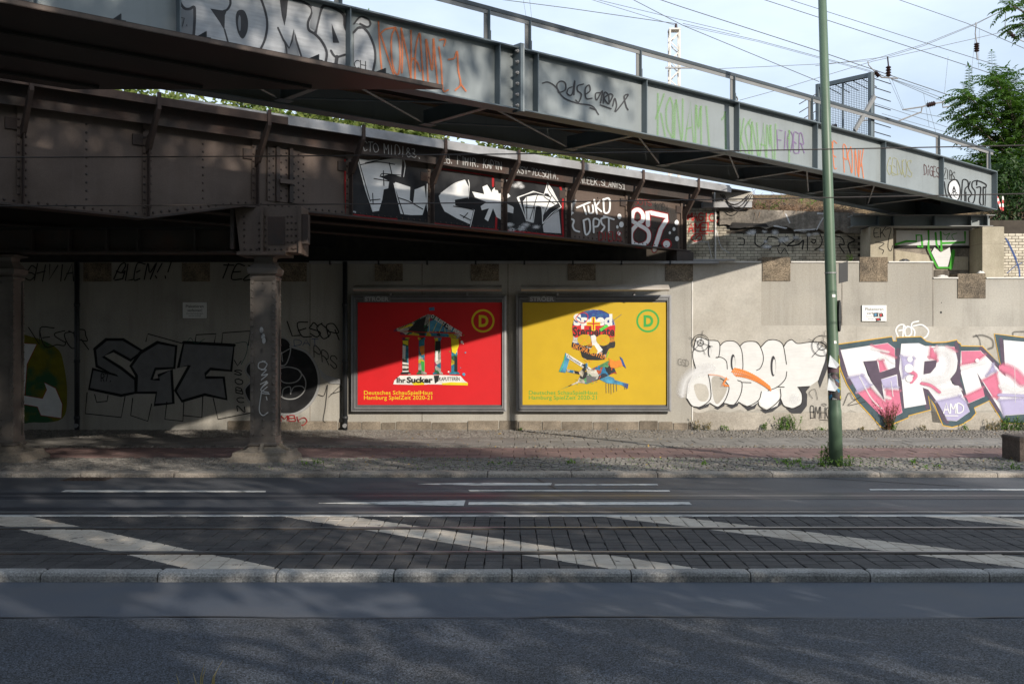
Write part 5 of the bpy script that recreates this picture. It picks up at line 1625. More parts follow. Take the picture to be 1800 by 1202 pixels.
        for k in range(14):
            x, y = random.uniform(560, 780), random.uniform(870, 915)
            p.fill(c1([(x, y), (x + 8, y - 3), (x + 5, y + 6)]), random.choice([M['ink_lime'], M['ink_sky'], M['ink_red']]))
    p.build('print', sheet_, 'ruined temple collage' if red else 'skull with crossed crutch and syringe collage')
    for k in range(1, 3):                # paper seams
        s = lb(630, 882.6, 532 + k * 59.6, 532 + k * 59.6 + .5, .1125, .1128, 'paper_seam', pm_, sheet_)
    # lamp bar over the board
    a, b = L(627, 512), L(882, 503)
    lo = MB().prism([(-.62, 0), (-.50, -.02), (-.36, .0), (-.36, .09), (-.46, .125), (-.60, .05)], 'x', a[0], b[0])
    l_ = lo.build('lamp_bar', M['lamp_housing'], o)
    l_.location.z = a[1]
    for px in (690.5, 823):
        q = L(px, 512)
        MB().box(q[0] - .02, q[0] + .02, -.44, -.40, L(px, 520.5)[1], q[1] + .02).build('lamp_bracket', M['galv'], o)
        MB().box(q[0] - .012, q[0] + .012, -.41, -.0, L(px, 519)[1], L(px, 517)[1]).build('lamp_arm', M['dark_metal'], o)
    return o
billboard(0, 'framed red billboard with a ruined temple collage on the underpass wall', M['poster_red'], M['ink_yellow'], True)
billboard(288.5, 'framed yellow billboard with a skull and crossed crutch collage', M['poster_yellow'], M['ink_green'], False)

# ------------------------------------------------------------------ signs on the wall
def wall_sign(px, py, w, h, lab, torn):
    o = thing('wall_sign', lab, 'sign', (wx(px), YW, wz(py)))
    sx = w / F * YW / 2; sz = h / F * YW / 2
    MB().box(-sx, sx, -.035, -.012, -sz, sz).build('plate', M['sign_white'], o)
    MB().box(-sx - .004, sx + .004, -.0118, -.0, -sz - .004, sz + .004).build('backing', M['dark_metal'], o)
    mp = lambda qx, qy, f_: Vector(((qx - px) / F * YW, -.035 - f_, (py - qy) / F * YW))
    p = Paint(mp, .001)
    p.text('Plakatieren', px - w * .37, py - h * .17, 5.0, M['ink'], bold=.005, width=w * .74)
    p.text('verboten!', px - w * .31, py + h * .08, 5.0, M['ink'], bold=.005, width=w * .62)
    p.text('Zuwiderhandlungen', px - w * .35, py + h * .24, 2.6, M['ink_grey'], width=w * .7)
    p.text('werden verfolgt', px - w * .26, py + h * .38, 2.6, M['ink_grey'], width=w * .52)
    if torn:
        for a, b, c_, d in ((-2, 0, 8, 6), (8, 1, 7, 5), (2, 9, 9, 4)):
            p.fill([(px + a, py + b), (px + a + c_, py + b - 1), (px + a + c_ + 1, py + b + d), (px + a + 1, py + b + d + 1)], M['ink'])
            p.fill([(px + a + 2, py + b + 1), (px + a + c_ - 2, py + b + .5), (px + a + c_ - 2, py + b + d - 1), (px + a + 2, py + b + d - 1)], M['ink_sky'] if a < 0 else M['ink_red'])
    p.build('print', o)
wall_sign(1536, 550.5, 43, 28, 'small white notice plate with stickers on the sunlit wall', True)
wall_sign(343, 545.5, 42, 28, 'small white notice plate on the dark wall beside the column', False)

# ------------------------------------------------------------------ graffiti on the wall
def wp(base): return Paint(wm, base)
rc = lambda pts: cr(1190, 560, 6.01, pts)
B0 = .016
p = wp(B0)
for q in ([(180, 930), (240, 960), (330, 930), (350, 880), (250, 925)], [(390, 940), (430, 960), (500, 920), (505, 880), (440, 925)], [(520, 915), (580, 950), (640, 920), (655, 880), (590, 905)], [(680, 910), (750, 970), (820, 950), (860, 870), (740, 925)],
          [(880, 960), (930, 1000), (1010, 980), (1110, 900), (1095, 840), (950, 960)], [(1150, 945), (1210, 1000), (1310, 1000), (1370, 920), (1375, 800), (1330, 725), (1270, 725), (1320, 800), (1310, 900)], [(1040, 720), (1130, 722), (1090, 810)], [(1590, 340), (1590, 520), (1510, 730), (1490, 660), (1555, 470), (1560, 390)], [(1280, 725), (1400, 722), (1350, 780)]):
    p.fill(rc(q), PM['grey_dark'])
p.fill(rc([(165, 330), (200, 210), (250, 198), (330, 228), (430, 240), (455, 285), (500, 245), (560, 235), (620, 250), (665, 290), (710, 250), (770, 240), (830, 250), (885, 300), (950, 235), (1020, 225), (1080, 240), (1125, 290), (1160, 245), (1210, 225), (1280, 262), (1480, 245), (1580, 330), (1560, 450), (1490, 650), (1400, 715), (1275, 722), (1322, 800), (1312, 900), (1220, 946), (1130, 920), (1092, 835), (1060, 920), (950, 962), (870, 920), (855, 885), (800, 920), (740, 922), (650, 880), (600, 908), (520, 900), (490, 880), (430, 932), (345, 890), (240, 932), (160, 920), (100, 840), (115, 690), (180, 560), (195, 500), (165, 400)]), PM['white_fill'])
p.stroke(rc([(60, 760), (100, 640), (200, 560), (330, 540)]), 26, PM['white_haze'])
for q in ([(180, 700), (300, 700), (335, 800), (300, 870), (220, 850)], [(370, 620), (500, 640), (530, 720), (490, 830), (420, 900), (380, 820)], [(890, 780), (1050, 750), (1070, 850), (960, 940), (880, 900)]):
    p.fill(rc(q), PM['white_chalk'] if q[0][0] > 800 else M['patch'], smooth=True)
p.blob(*rc([(1240, 850)])[0], 11, 11, PM['white_haze'])
for st in ([(195, 525), (165, 400), (180, 300), (205, 205), (250, 198), (330, 228), (425, 235), (452, 290), (440, 400), (410, 412)], [(415, 408), (470, 410), (520, 450), (530, 530)], [(455, 285), (500, 245), (570, 235), (630, 255), (680, 330), (695, 470), (690, 570)], [(662, 292), (710, 250), (780, 240), (850, 255), (900, 350), (910, 440), (880, 520), (840, 545)],
           [(885, 300), (950, 235), (1020, 222), (1090, 245), (1125, 300), (1155, 480)], [(1158, 560), (1140, 640), (1060, 720), (960, 760)], [(1125, 295), (1160, 245), (1210, 222), (1270, 262), (1380, 250), (1480, 245), (1560, 270), (1600, 350)], [(330, 590), (350, 700), (350, 850), (240, 932), (160, 920), (105, 845)],
           [(345, 890), (430, 932), (500, 870), (545, 760), (540, 700), (490, 650), (455, 630)], [(640, 650), (685, 680), (670, 800), (600, 908), (510, 895)], [(690, 672), (780, 675)], [(890, 770), (860, 860), (740, 925), (650, 880)], [(1090, 740), (1085, 850), (950, 962), (870, 920), (855, 870)], [(1095, 850), (1130, 920), (1220, 946), (1310, 900), (1320, 800), (1280, 725)], [(1055, 720), (1130, 722)], [(1275, 722), (1400, 715)]):
    p.stroke(rc(st), 1.7, PM['black_thin'])
for x, y, rx, ry in ((342, 345, 18, 62), (590, 460, 24, 85), (1015, 500, 28, 108)):
    p.fill(rc([(x + rx * math.cos(a), y + ry * math.sin(a)) for a in [k * math.pi / 10 for k in range(20)]]), PM['grey_dark'])
    p.fill(rc([(x + rx * .3 + rx * .6 * math.cos(a), y + ry * .1 + ry * .78 * math.sin(a)) for a in [k * math.pi / 10 for k in range(20)]]), PM['white_fill'])
for i in range(19):                      # orange feather
    u = i / 18
    x, y = 590 + 360 * u, 545 + 20 * u + 130 * u * u
    p.stroke(rc([(x - 10, y + 15), (x + 20, y - 20 + 35 * u), (x + 35, y - 10 + 60 * u)]), 2.8, PM['orange_bright'])
    p.stroke(rc([(x, y + 20), (x + 15, y + 45), (x + 40, y + 65)]), 1.6, PM['orange_bright'])
p.stroke(rc([(340, 590), (440, 600), (540, 640)]), 3.4, PM['orange_pale'])
for k in range(5):
    p.stroke(rc([(520, 620 + 5 * k), (490, 670 + 5 * k), (470 + 18 * k, 710)]), 2.6, PM['orange_pale'] if k < 2 else PM['orange_bright'])
for cx_, cy_, r1, r2 in ((248, 255, 88, 32), (1530, 285, 108, 45)):
    for r_ in (r1, r2):
        p.stroke(rc([(cx_ + r_ * math.cos(a), cy_ + r_ * math.sin(a)) for a in [k * math.pi / 8 for k in range(16)]]), 1.3, PM['black_thin'], closed=True)
    for a in (.3, 1.2, 2.3, 3.6, 4.9):
        p.stroke(rc([(cx_, cy_), (cx_ + r1 * 1.5 * math.cos(a), cy_ + r1 * 1.5 * math.sin(a))]), .9, PM['black_thin'], smooth=False)
p.build('graffiti', wall, 'white bubble lettering with dark shadows and an orange feather')
p = wp(.022)
p.letters('BMHG', rc([(1405, 1050)])[0], rc([(1620, 1050)])[0], 21, 19, 1.3, PM['black_thin'])
p.stroke(rc([(1505, 1065), (1620, 1075)]), 1, PM['black_thin'])
p.stroke(rc([(1525, 905), (1550, 895), (1578, 908), (1550, 918)]), .9, PM['black_thin'], closed=True)
p.letters('GSD', rc([(15, 490)])[0], rc([(120, 505)])[0], 12, 11, .7, PM['black_thin'])
p.stroke([(1482, 712), (1492, 690), (1500, 702), (1512, 697), (1490, 712), (1520, 706)], 1.1, PM['black_thin'])
p.stroke([(1428, 700), (1422, 690), (1432, 684), (1437, 702)], .9, PM['black_thin'])
p.build('graffiti', wall, 'thin black tags around the lamp post')

nc = lambda pts: cr(1470, 560, 5.4545, pts)
p = wp(B0)
outer = [(20, 245), (530, 172), (545, 215), (575, 215), (575, 180), (810, 172), (860, 215), (920, 230), (1050, 225), (1155, 203), (1165, 228), (1190, 240), (1195, 262), (1400, 265), (1570, 440), (1512, 145), (1800, 180), (2000, 200), (2000, 1010), (1600, 1000), (1465, 785), (1320, 855), (1338, 905), (1290, 960), (1200, 1015), (1110, 1040), (1020, 1022), (985, 940), (940, 830), (880, 740), (905, 872), (690, 930), (690, 948), (560, 1000), (470, 1055), (420, 1030), (310, 910), (200, 790), (100, 630), (45, 500), (15, 400)]
p.fill(nc([(880, 740), (905, 872), (920, 990), (1010, 1000)]), PM['black_haze'])
p.fill(nc(outer), PM['teal'])
p.stroke(nc(outer), 1.7, PM['ochre_line'], smooth=False, closed=True)
for st in ([(30, 300), (70, 480), (130, 620)], [(590, 300), (580, 480), (610, 650), (630, 850)], [(1150, 240), (1175, 400), (1180, 520)], [(1180, 620), (1230, 780), (1260, 830)], [(845, 680), (870, 850)], [(870, 670), (960, 800), (1030, 960), (1060, 990)], [(1385, 285), (1500, 410), (1610, 545)], [(1575, 200), (1595, 380), (1615, 545)], [(1345, 520), (1440, 700), (1550, 880)], [(1380, 600), (1420, 720)]):
    p.stroke(nc(st), 7.5, PM['plum'], smooth=False)
Cc = [(38, 300), (490, 232), (560, 285), (562, 465), (415, 518), (385, 400), (258, 410), (300, 540), (455, 775), (425, 580), (580, 533), (592, 650), (632, 900), (490, 975), (400, 905), (200, 705), (110, 540)]
Rr = [(620, 240), (790, 235), (850, 262), (1130, 268), (1160, 400), (1150, 500), (1090, 575), (1110, 625), (1170, 640), (1225, 760), (1278, 890), (1150, 982), (1060, 975), (960, 790), (880, 680), (825, 660), (860, 820), (650, 857), (625, 600), (600, 480)]
Nn = [(1192, 310), (1380, 305), (1620, 555), (1600, 205), (2000, 240), (2000, 900), (1600, 930), (1345, 515), (1420, 745), (1265, 812), (1185, 500)]
for q in (Cc, Rr, Nn):
    p.fill(nc(q), PM['crn_fill'])
def seg_dist(c, a, b):
    c, a, b = Vector(c), Vector(a), Vector(b)
    t_ = max(0, min(1, (c - a).dot(b - a) / max((b - a).length_squared, 1e-6)))
    return (c - a - (b - a) * t_).length
def soft_edges(q, m_):
    for a, b in zip(q, q[1:] + q[:1]):
        mid = ((a[0] + b[0]) / 2, (a[1] + b[1]) / 2)
        if min(seg_dist(mid, u, v) for L_ in (Cc, Rr, Nn) for u, v in zip(L_, L_[1:] + L_[:1])) > 16:
            p.stroke(nc([a, b]), 9, PM[m_ + '_mist'], smooth=False)
for q in ([(340, 258), (490, 235), (558, 288), (560, 370), (440, 320)], [(400, 400), (440, 400), (480, 490), (415, 515)], [(200, 705), (330, 660), (440, 780), (470, 800), (480, 680), (600, 690), (630, 900), (490, 972), (400, 905)], [(1195, 312), (1378, 308), (1420, 350), (1330, 420), (1200, 440)], [(1235, 740), (1400, 660), (1420, 742), (1268, 808)], [(1400, 590), (1530, 520), (1570, 700), (1540, 760), (1500, 750)], [(900, 280), (960, 275), (960, 400), (890, 370)], [(1060, 270), (1128, 270), (1140, 310)]):
    p.fill(nc(q), PM['pink_fill']); soft_edges(q, 'pink')
for q in ([(125, 560), (250, 540), (330, 640), (200, 700)], [(425, 585), (575, 545), (585, 660), (450, 660)], [(620, 360), (740, 380), (720, 520), (640, 560)], [(960, 790), (1180, 740), (1240, 800), (1275, 890), (1150, 978), (1062, 970)], [(1440, 540), (1500, 440), (1520, 500)], [(1560, 780), (2000, 740), (2000, 895), (1600, 925)]):
    p.fill(nc(q), PM['lilac_fill']); soft_edges(q, 'lilac')
for st, w, m_ in (([(345, 290), (400, 300), (490, 320)], 7, 'white_haze'), ([(540, 420), (470, 370), (420, 380)], 9, 'white_haze'), ([(990, 300), (1080, 330), (1100, 450), (1050, 560), (900, 600)], 24, 'white_haze'), ([(860, 600), (1000, 700), (1150, 690)], 20, 'white_haze'), ([(690, 500), (760, 540), (720, 600)], 9, 'pink'), ([(820, 620), (900, 640), (980, 700)], 8, 'pink'), ([(1620, 480), (1700, 520), (1780, 600)], 26, 'pink'), ([(1600, 650), (1720, 690), (1850, 660)], 20, 'white_haze'), ([(1560, 730), (1800, 740)], 8, 'lilac'), ([(220, 560), (330, 760), (430, 860)], 4, 'white_haze'), ([(520, 600), (540, 740)], 3, 'white_haze'), ([(1200, 480), (1330, 440), (1420, 420)], 10, 'white_haze'), ([(1705, 450), (1712, 800)], 2, 'white_haze'), ([(350, 660), (420, 730), (500, 760)], 10, 'white_haze')):
    p.stroke(nc(st), w, PM[m_])
p.fill(nc([(258, 410), (385, 400), (412, 515), (562, 470), (582, 530), (425, 580), (455, 775), (330, 590)]), PM['plum'])
p.fill(nc([(845, 408), (960, 397), (950, 460), (900, 520), (835, 532)]), PM['plum'])
p.fill(nc([(1090, 577), (1140, 520), (1170, 440), (1190, 500), (1180, 640), (1130, 635)]), PM['plum'])
for x, y, r_ in ((702, 390, 26), (692, 476, 42), (695, 575, 32), (1345, 400, 18)):
    p.blob(*nc([(x, y)])[0], r_ / 5.45, r_ / 5.45, PM['white'], soft=False)
p.letters('AMD', nc([(1022, 905)])[0], nc([(1210, 905)])[0], 18, 16, 2.2, PM['white'])
p.stroke(nc([(1040, 928), (1160, 930)]), 1.8, PM['white'])
p.build('graffiti', wall, 'large angular letters in white, pink and lilac with dark outline')
p = wp(.012)
for st in ([(590, 170), (570, 110), (600, 65), (645, 60), (660, 100), (600, 115)], [(645, 60), (635, 190)], [(680, 75), (655, 110), (670, 170), (715, 150), (715, 90), (680, 75)], [(785, 25), (730, 40), (720, 75), (750, 120), (745, 180)], [(740, 70), (820, 60), (880, 110), (870, 160), (835, 190)]):
    p.stroke(nc(st), 3.2, PM['white'])
p.build('graffiti', wall, 'white scribbled tag above the large letters')
p = wp(.012)
p.stroke(nc([(1320, 170), (1400, 160), (1490, 200), (1500, 270), (1460, 290)]), 5.5, PM['black_haze'])
p.stroke(nc([(1690, 160), (1700, 130), (1800, 125)]), 4.5, PM['black_haze'])
p.stroke(nc([(1340, 160), (1370, 200), (1380, 250)]), 4, PM['black_haze'])
p.build('graffiti', wall, 'smudged black spray marks')

# in the dark underpass
lc = lambda pts: cr(0, 400, 3.0, pts)
p = wp(.006)
S = [(500, 640), (560, 590), (650, 590), (750, 650), (690, 700), (600, 650), (545, 680), (640, 740), (715, 800), (715, 870), (640, 885), (470, 850), (490, 745), (620, 780), (510, 730)]
Gg = [(740, 660), (830, 605), (930, 625), (920, 740), (820, 745), (800, 800), (840, 800), (835, 780), (905, 750), (915, 925), (815, 935), (825, 870), (720, 870), (720, 780), (690, 730)]
T = [(970, 605), (1235, 620), (1220, 755), (1110, 745), (1085, 770), (1085, 790), (1180, 790), (1195, 905), (1080, 880), (960, 915), (925, 860), (1000, 725), (940, 740)]
for q in (S, Gg, T):
    p.fill(lc(q), PM['silver_dull'])
for q in (S, Gg, T):
    p.stroke(lc(q), 6.0, PM['black'], smooth=False, closed=True)
for st in ([(770, 600), (780, 560), (960, 610)], [(1030, 600), (1035, 565), (1140, 560), (1130, 610)], [(1170, 610), (1175, 555), (1320, 545), (1310, 620)], [(500, 880), (510, 920), (565, 915), (570, 885)], [(460, 870), (450, 980), (640, 1000), (660, 890)], [(700, 900), (690, 990), (780, 1020), (800, 930)], [(880, 920), (870, 1010), (965, 1020), (970, 920)], [(970, 990), (1065, 1000), (1070, 890)], [(1125, 900), (1150, 1010), (1330, 975)]):
    p.stroke(lc(st), 2.2, PM['black_thin'], smooth=False)
p.letters('R7.', lc([(535, 810)])[0], lc([(590, 810)])[0], 13, 12, 1.6, PM['black'])
p.build('graffiti', wall, 'silver block letters with black outline in the underpass')
p = wp(.006)
p.fill([(26, 600), (56, 592), (100, 612), (112, 640), (118, 690), (110, 735), (60, 742), (26, 730)], PM['yellow_green'], smooth=True)
Lq = [(10, 615), (40, 603), (65, 605), (48, 640), (44, 695), (75, 700), (82, 685), (78, 672), (98, 682), (110, 710), (108, 735), (72, 730), (66, 715), (26, 708), (0, 715), (0, 650)]
p.fill(Lq, PM['white_chalk'])
p.stroke(Lq, 1.6, PM['red'], smooth=False, closed=True)
p.build('graffiti', wall, 'white letter on a yellow and green ground')
p = wp(.006)
fc = lambda pts: cr(400, 540, 4.005, pts)
p.fill(fc([(340, 270), (450, 268), (560, 320), (630, 430), (640, 560), (580, 680), (470, 750), (320, 745), (200, 700), (130, 640), (130, 560), (160, 510), (130, 450), (150, 395), (230, 380), (300, 330)]), PM['black_fill'], smooth=True)
p.fill(fc([(330, 260), (380, 210), (430, 240), (445, 310), (420, 390), (380, 410), (330, 370)]), PM['black_fill'], smooth=True)
for st, w in (([(445, 275), (560, 320), (630, 430), (640, 560), (580, 680), (470, 750), (320, 748)], 5), ([(200, 385), (150, 395), (128, 450), (165, 515), (120, 580), (150, 660), (200, 685)], 3.5), ([(165, 515), (200, 515)], 3), ([(335, 350), (440, 290)], 2), ([(380, 320), (388, 380)], 2), ([(330, 260), (380, 215), (435, 245), (443, 310), (415, 395), (375, 410), (345, 370)], 2.4),
              ([(335, 440), (420, 420), (500, 440), (520, 480), (480, 525), (400, 530), (345, 480), (335, 440)], 2.4), ([(500, 440), (548, 510), (540, 590), (480, 640), (400, 640), (335, 590)], 2.4), ([(385, 625), (395, 575), (440, 560), (445, 610)], 2.2), ([(445, 600), (470, 560), (520, 555), (545, 575)], 2.2)):
    p.stroke(fc(st), w, PM['silver_line'])
p.build('graffiti', wall, 'black round character head with silver outline')
p = wp(.016)
p.letters('LESOR', fc([(450, 200)])[0], fc([(790, 220)])[0], 24, 24, 2.4, PM['black_thin'], gap=.02, jit=.12, lean=-.2)
p.letters('PRS', fc([(610, 350)])[0], fc([(770, 440)])[0], 20, 22, 1.8, PM['black_thin'])
p.letters('DAT', fc([(470, 270)])[0], fc([(640, 270)])[0], 10, 12, 1.5, PM['blue_thin'])
p.letters('HMB', fc([(320, 800)])[0], fc([(480, 800)])[0], 9, 10, 1.8, PM['red'])
p.stroke(fc([(490, 770), (500, 800), (530, 830), (560, 800), (540, 775), (505, 790)]), 1.8, PM['red'])
p.stroke(fc([(640, 615), (680, 620), (705, 545), (690, 700), (675, 790), (690, 810)]), 1.3, PM['black_thin'])
p.stroke(fc([(715, 630), (795, 555), (800, 585), (730, 610)]), 1.3, PM['black_thin'])
p.fill(fc([(645, 430), (700, 480), (800, 505), (800, 540), (720, 535), (660, 490)]), PM['silver_line'])
for i, ch in enumerate('VSOBCN'):
    p.letters(ch, (412 + i * 1.2, 642 + i * 16), (424 + i * 1.2, 644 + i * 16), 9, 9, 2.0, PM['black'])
p.letters('VESOR', (60, 605), (158, 612), 28, 30, 2.2, PM['black_thin'], gap=.02, jit=.12, lean=-.2)
p.letters('BLEM!!', (203, 492), (298, 490), 27, 30, 2.6, PM['black'], jit=.08, lean=.3)
p.letters('TEZ', (386, 490), (446, 492), 25, 22, 2.6, PM['black'], jit=.08, lean=.3)
p.letters('SHVIA', (45, 492), (130, 492), 26, 26, 2.4, PM['black_thin'], jit=.1, lean=.25)
p.stroke([(330, 600), (336, 594), (345, 604), (360, 596)], 1.4, PM['teal_thin'])
p.stroke([(415, 603), (434, 602), (434, 620), (425, 640)], 1.6, PM['teal_thin'])
p.build('graffiti', wall, 'thin tags on the dark wall')
# brick wall tags
pb = Paint(wall_map(YB - .0), .016)
vc = lambda pts: cr(1190, 320, 5.4545, pts)
pb.letters('MAGIC', vc([(105, 365)])[0], vc([(350, 378)])[0], 13, 14, 2.6, PM['red_bright'])
pb.letters('AMEL', vc([(110, 480)])[0], vc([(345, 470)])[0], 15, 14, 2.8, PM['red_bright'])
pb.stroke(vc([(290, 497), (180, 500), (135, 540), (180, 570), (235, 545), (220, 510), (180, 540)]), 2.2, PM['red_bright'])
pb.letters('A', vc([(385, 385)])[0], vc([(435, 385)])[0], 9, 9, 2.2, PM['red_bright'])
for st in ([(105, 615), (190, 575), (300, 578)], [(300, 590), (330, 720)], [(380, 470), (420, 620), (500, 680)]):
    pb.stroke(vc(st), 2.4, PM['white_haze'])
pb.build('graffiti', back, 'bright red letters on the glazed bricks')
pb = Paint(wall_map(YB), .017)
for st, w in (([(580, 540), (640, 545), (640, 600), (590, 600)], 2), ([(750, 500), (750, 590), (800, 620), (860, 560), (880, 530), (970, 545), (980, 610), (900, 620), (890, 650)], 2.4), ([(1060, 520), (1000, 560), (1060, 620)], 2), ([(1120, 500), (1120, 560), (1060, 610), (1160, 600), (1210, 560), (1200, 640)], 3), ([(1250, 510), (1250, 650)], 2.4), ([(1290, 550), (1330, 560), (1310, 590), (1285, 570)], 2.4), ([(1370, 500), (1390, 560), (1370, 620), (1320, 650)], 2.2), ([(1520, 520), (1580, 540), (1600, 600), (1550, 600), (1600, 680)], 2.4), ([(1640, 520), (1700, 560), (1640, 600), (1660, 680)], 3), ([(960, 640), (990, 690), (1030, 640), (1060, 690)], 1.6), ([(520, 490), (560, 470), (640, 500)], 1.6)):
    pb.stroke(vc(st), w, PM['black_thin'])
for k in range(16):
    pb.blob(*vc([(R0.uniform(480, 1420), R0.uniform(430, 690))])[0], R0.uniform(4, 11), R0.uniform(3, 7), PM['white_haze'])
for x, y, rx, ry in ((485, 600, 4, 10), (1110, 650, 4, 8), (1700, 600, 14, 14), (1150, 560, 8, 8)):
    pb.blob(*vc([(x, y)])[0], rx, ry, PM['black_haze'])
pb.build('graffiti', back, 'black and grey scrawls on the glazed bricks')
pb = Paint(wall_map(YB), .098)
for st in ([(1380, 378), (1386, 392)], [(1436, 376), (1448, 378), (1440, 392), (1434, 404)], [(1360, 398), (1380, 402)], [(1395, 406), (1430, 404)]):
    pb.stroke(st, 4, PM['white_haze'])
pb.fill([(1573, 406), (1700, 406), (1700, 432), (1573, 432)], PM['white_haze'])
gc = lambda pts: cr(1480, 320, 5.625, pts)
for st in ([(520, 620), (620, 590), (720, 590), (720, 530), (770, 530), (780, 650), (740, 640)], [(840, 490), (840, 660), (880, 760), (930, 850), (1050, 850), (1090, 690)], [(910, 510), (920, 620), (970, 690), (960, 500)], [(970, 610), (1200, 600), (1200, 500)]):
    pb.stroke(gc(st), 4.2, PM['green_bright'], smooth=False)
pb.stroke(gc([(1085, 690), (1075, 780), (1060, 850)]), 7, PM['green_bright'], smooth=False)
pb.fill(gc([(870, 700), (900, 650), (960, 700), (1050, 650), (1060, 720), (1030, 840), (940, 840)]), PM['white_fill'])
pb.fill(gc([(780, 500), (830, 500), (835, 600), (800, 620)]), PM['white_haze'])
for st in ([(985, 510), (1010, 530), (1050, 510), (1020, 560), (1030, 580)], [(1120, 510), (1070, 530), (1090, 580)]):
    pb.stroke(gc(st), 1.3, PM['green_bright'])
pb.build('graffiti', back, 'green outlined letters in the niche between the posts')

# ------------------------------------------------------------------ lamp post
YL = 17.55
lp = thing('lamp_post', 'tall green tapered lamp post with torn stickers standing on the pavement', 'lamp post', (gx(1470, YL), YL, ZP))
def lx(z): return -.030 * z
MB().tube([(lx(0), 0, -.05), (lx(.9), 0, .9), (lx(.95), 0, .95), (lx(4), 0, 4), (lx(11), 0, 11)], [.112, .110, .100, .087, .052], 20).build('pole', M['pole_green'], lp, smooth=True)
MB().tube([(lx(10.9), 0, 10.9), (lx(10.9) - .1, -.5, 11.5), (lx(10.9) - .1, -1.6, 11.75)], .045, 10).build('lamp_arm', M['pole_green'], lp, smooth=True)
MB().box(lx(11) - .25, lx(11) + .05, -2.2, -1.5, 11.66, 11.84).build('lantern', M['galv'], lp)
lz = lambda py: HC - (py - CY) / F * YL - ZP
def ring(py0, py1, m, a0=0, a1=360, nm='sticker', ex=.003):
    z0, z1 = lz(py1), lz(py0)
    n = 12
    vs, fs = [], []
    for z in (z0, z1):
        r = .1045 - (z - .9) * .0043 + ex
        for k in range(n + 1):
            a = math.radians(a0 + (a1 - a0) * k / n)
            vs.append((lx(z) + r * math.sin(a), -r * math.cos(a), z))
    for k in range(n):
        fs.append((k, k + 1, n + 2 + k, n + 1 + k))
    return MB().add(vs, fs).build(nm, m, lp)
M['sticker_mix'] = collage('sticker_mix', [(0.08, 0.05, 0.06), (0.4, 0.36, 0.03), (0.5, 0.5, 0.47), (0.03, 0.2, 0.35), (0.03, 0.03, 0.03), (0.12, 0.08, 0.09)], 9)
ring(640, 655, mat('sticker_plum', (.09, .05, .06), .6), -80, 60)
ring(656, 702, M['sticker_mix'], -70, 85, ex=.004)
ring(624, 703, mat('sticker_yellow', (.42, .36, .03), .6, dark=(.05, .05, .05), dark_amt=.9, dark_scale=14, dark_pos=(.5, .55)), 40, 75, ex=.006)
ring(722, 739, mat('tape', (.42, .44, .46), .35, var=.25, scale=6), -100, 110, ex=.004)
ring(518, 523, M['ink_white'], -10, 25)
ring(599, 604, M['ink_white'], -5, 20)
ring(479, 481, M['galv'], -120, 120, nm='strap', ex=.006)
mb = MB()
for (a, b, c_, dz) in ((-.10, -.12, .03, lz(624)), (-.12, -.11, .02, lz(664))):
    mb.add([(lx(1.8) + a + .02, -.1, dz), (lx(1.8) + a + .17, -.13, dz - .16), (lx(1.8) + a + .12, -.12, dz - .22), (lx(1.8) + a - .02, -.14, dz - .22 + c_)], [(0, 1, 2, 3)])
mb.build('torn_paper', mat('paper', (.5, .52, .54), .8), lp)
# signs seen from the side
s1 = MB().prism([(.10, lz(499)), (.25, lz(495)), (.25, lz(460)), (.10, lz(464))], 'y', -.10, -.085).build('sign_plate', M['dark_metal'], lp)
s1.location.x = lx(2.9) - 0.0
s1.rotation_euler = (0, 0, 0)
n = 20
pts = [(.10 + .022 * math.cos(2 * math.pi * k / n), (lz(583) + lz(528)) / 2 + .26 * math.sin(2 * math.pi * k / n)) for k in range(n)]
s2 = MB().prism(pts, 'y', -.1, .1).build('round_sign', M['dark_metal'], lp)
s2.location.x = lx(2.5) + .01
# planter block at the right edge
pb_ = thing('stone_block', 'dark rough concrete block at the right edge of the pavement', 'block', (gx(1815, 18.3), 18.4, ZP))
MB().stack([(-.02, .33, .33), (.34, .33, .33), (.37, .31, .31)]).build('block_body', M['planter'], pb_)
MB().stack([(.345, .34, .34), (.40, .34, .34), (.42, .32, .32)]).build('rim', M['planter'], pb_)

# ------------------------------------------------------------------ tram wires over the street
for (y0, y1, Yw, lab) in ((267.5, 244, 14.1, 'upper dark tram wire stretched across the whole street'), (353, 329, 14.3, 'lower dark tram wire stretched across the whole street')):
    a, b = P(-900, y0 + 9, Yw), P(2700, y1 - 10, Yw)
    pts = [a + (b - a) * (i / 16) + Vector((0, 0, -.12 * math.sin(math.pi * i / 16))) for i in range(17)]
    o = MB().tube(pts, .0085, 6).build('tram_wire', M['wire'])
    tag(o, lab, 'wire', 'tram wires over the street')

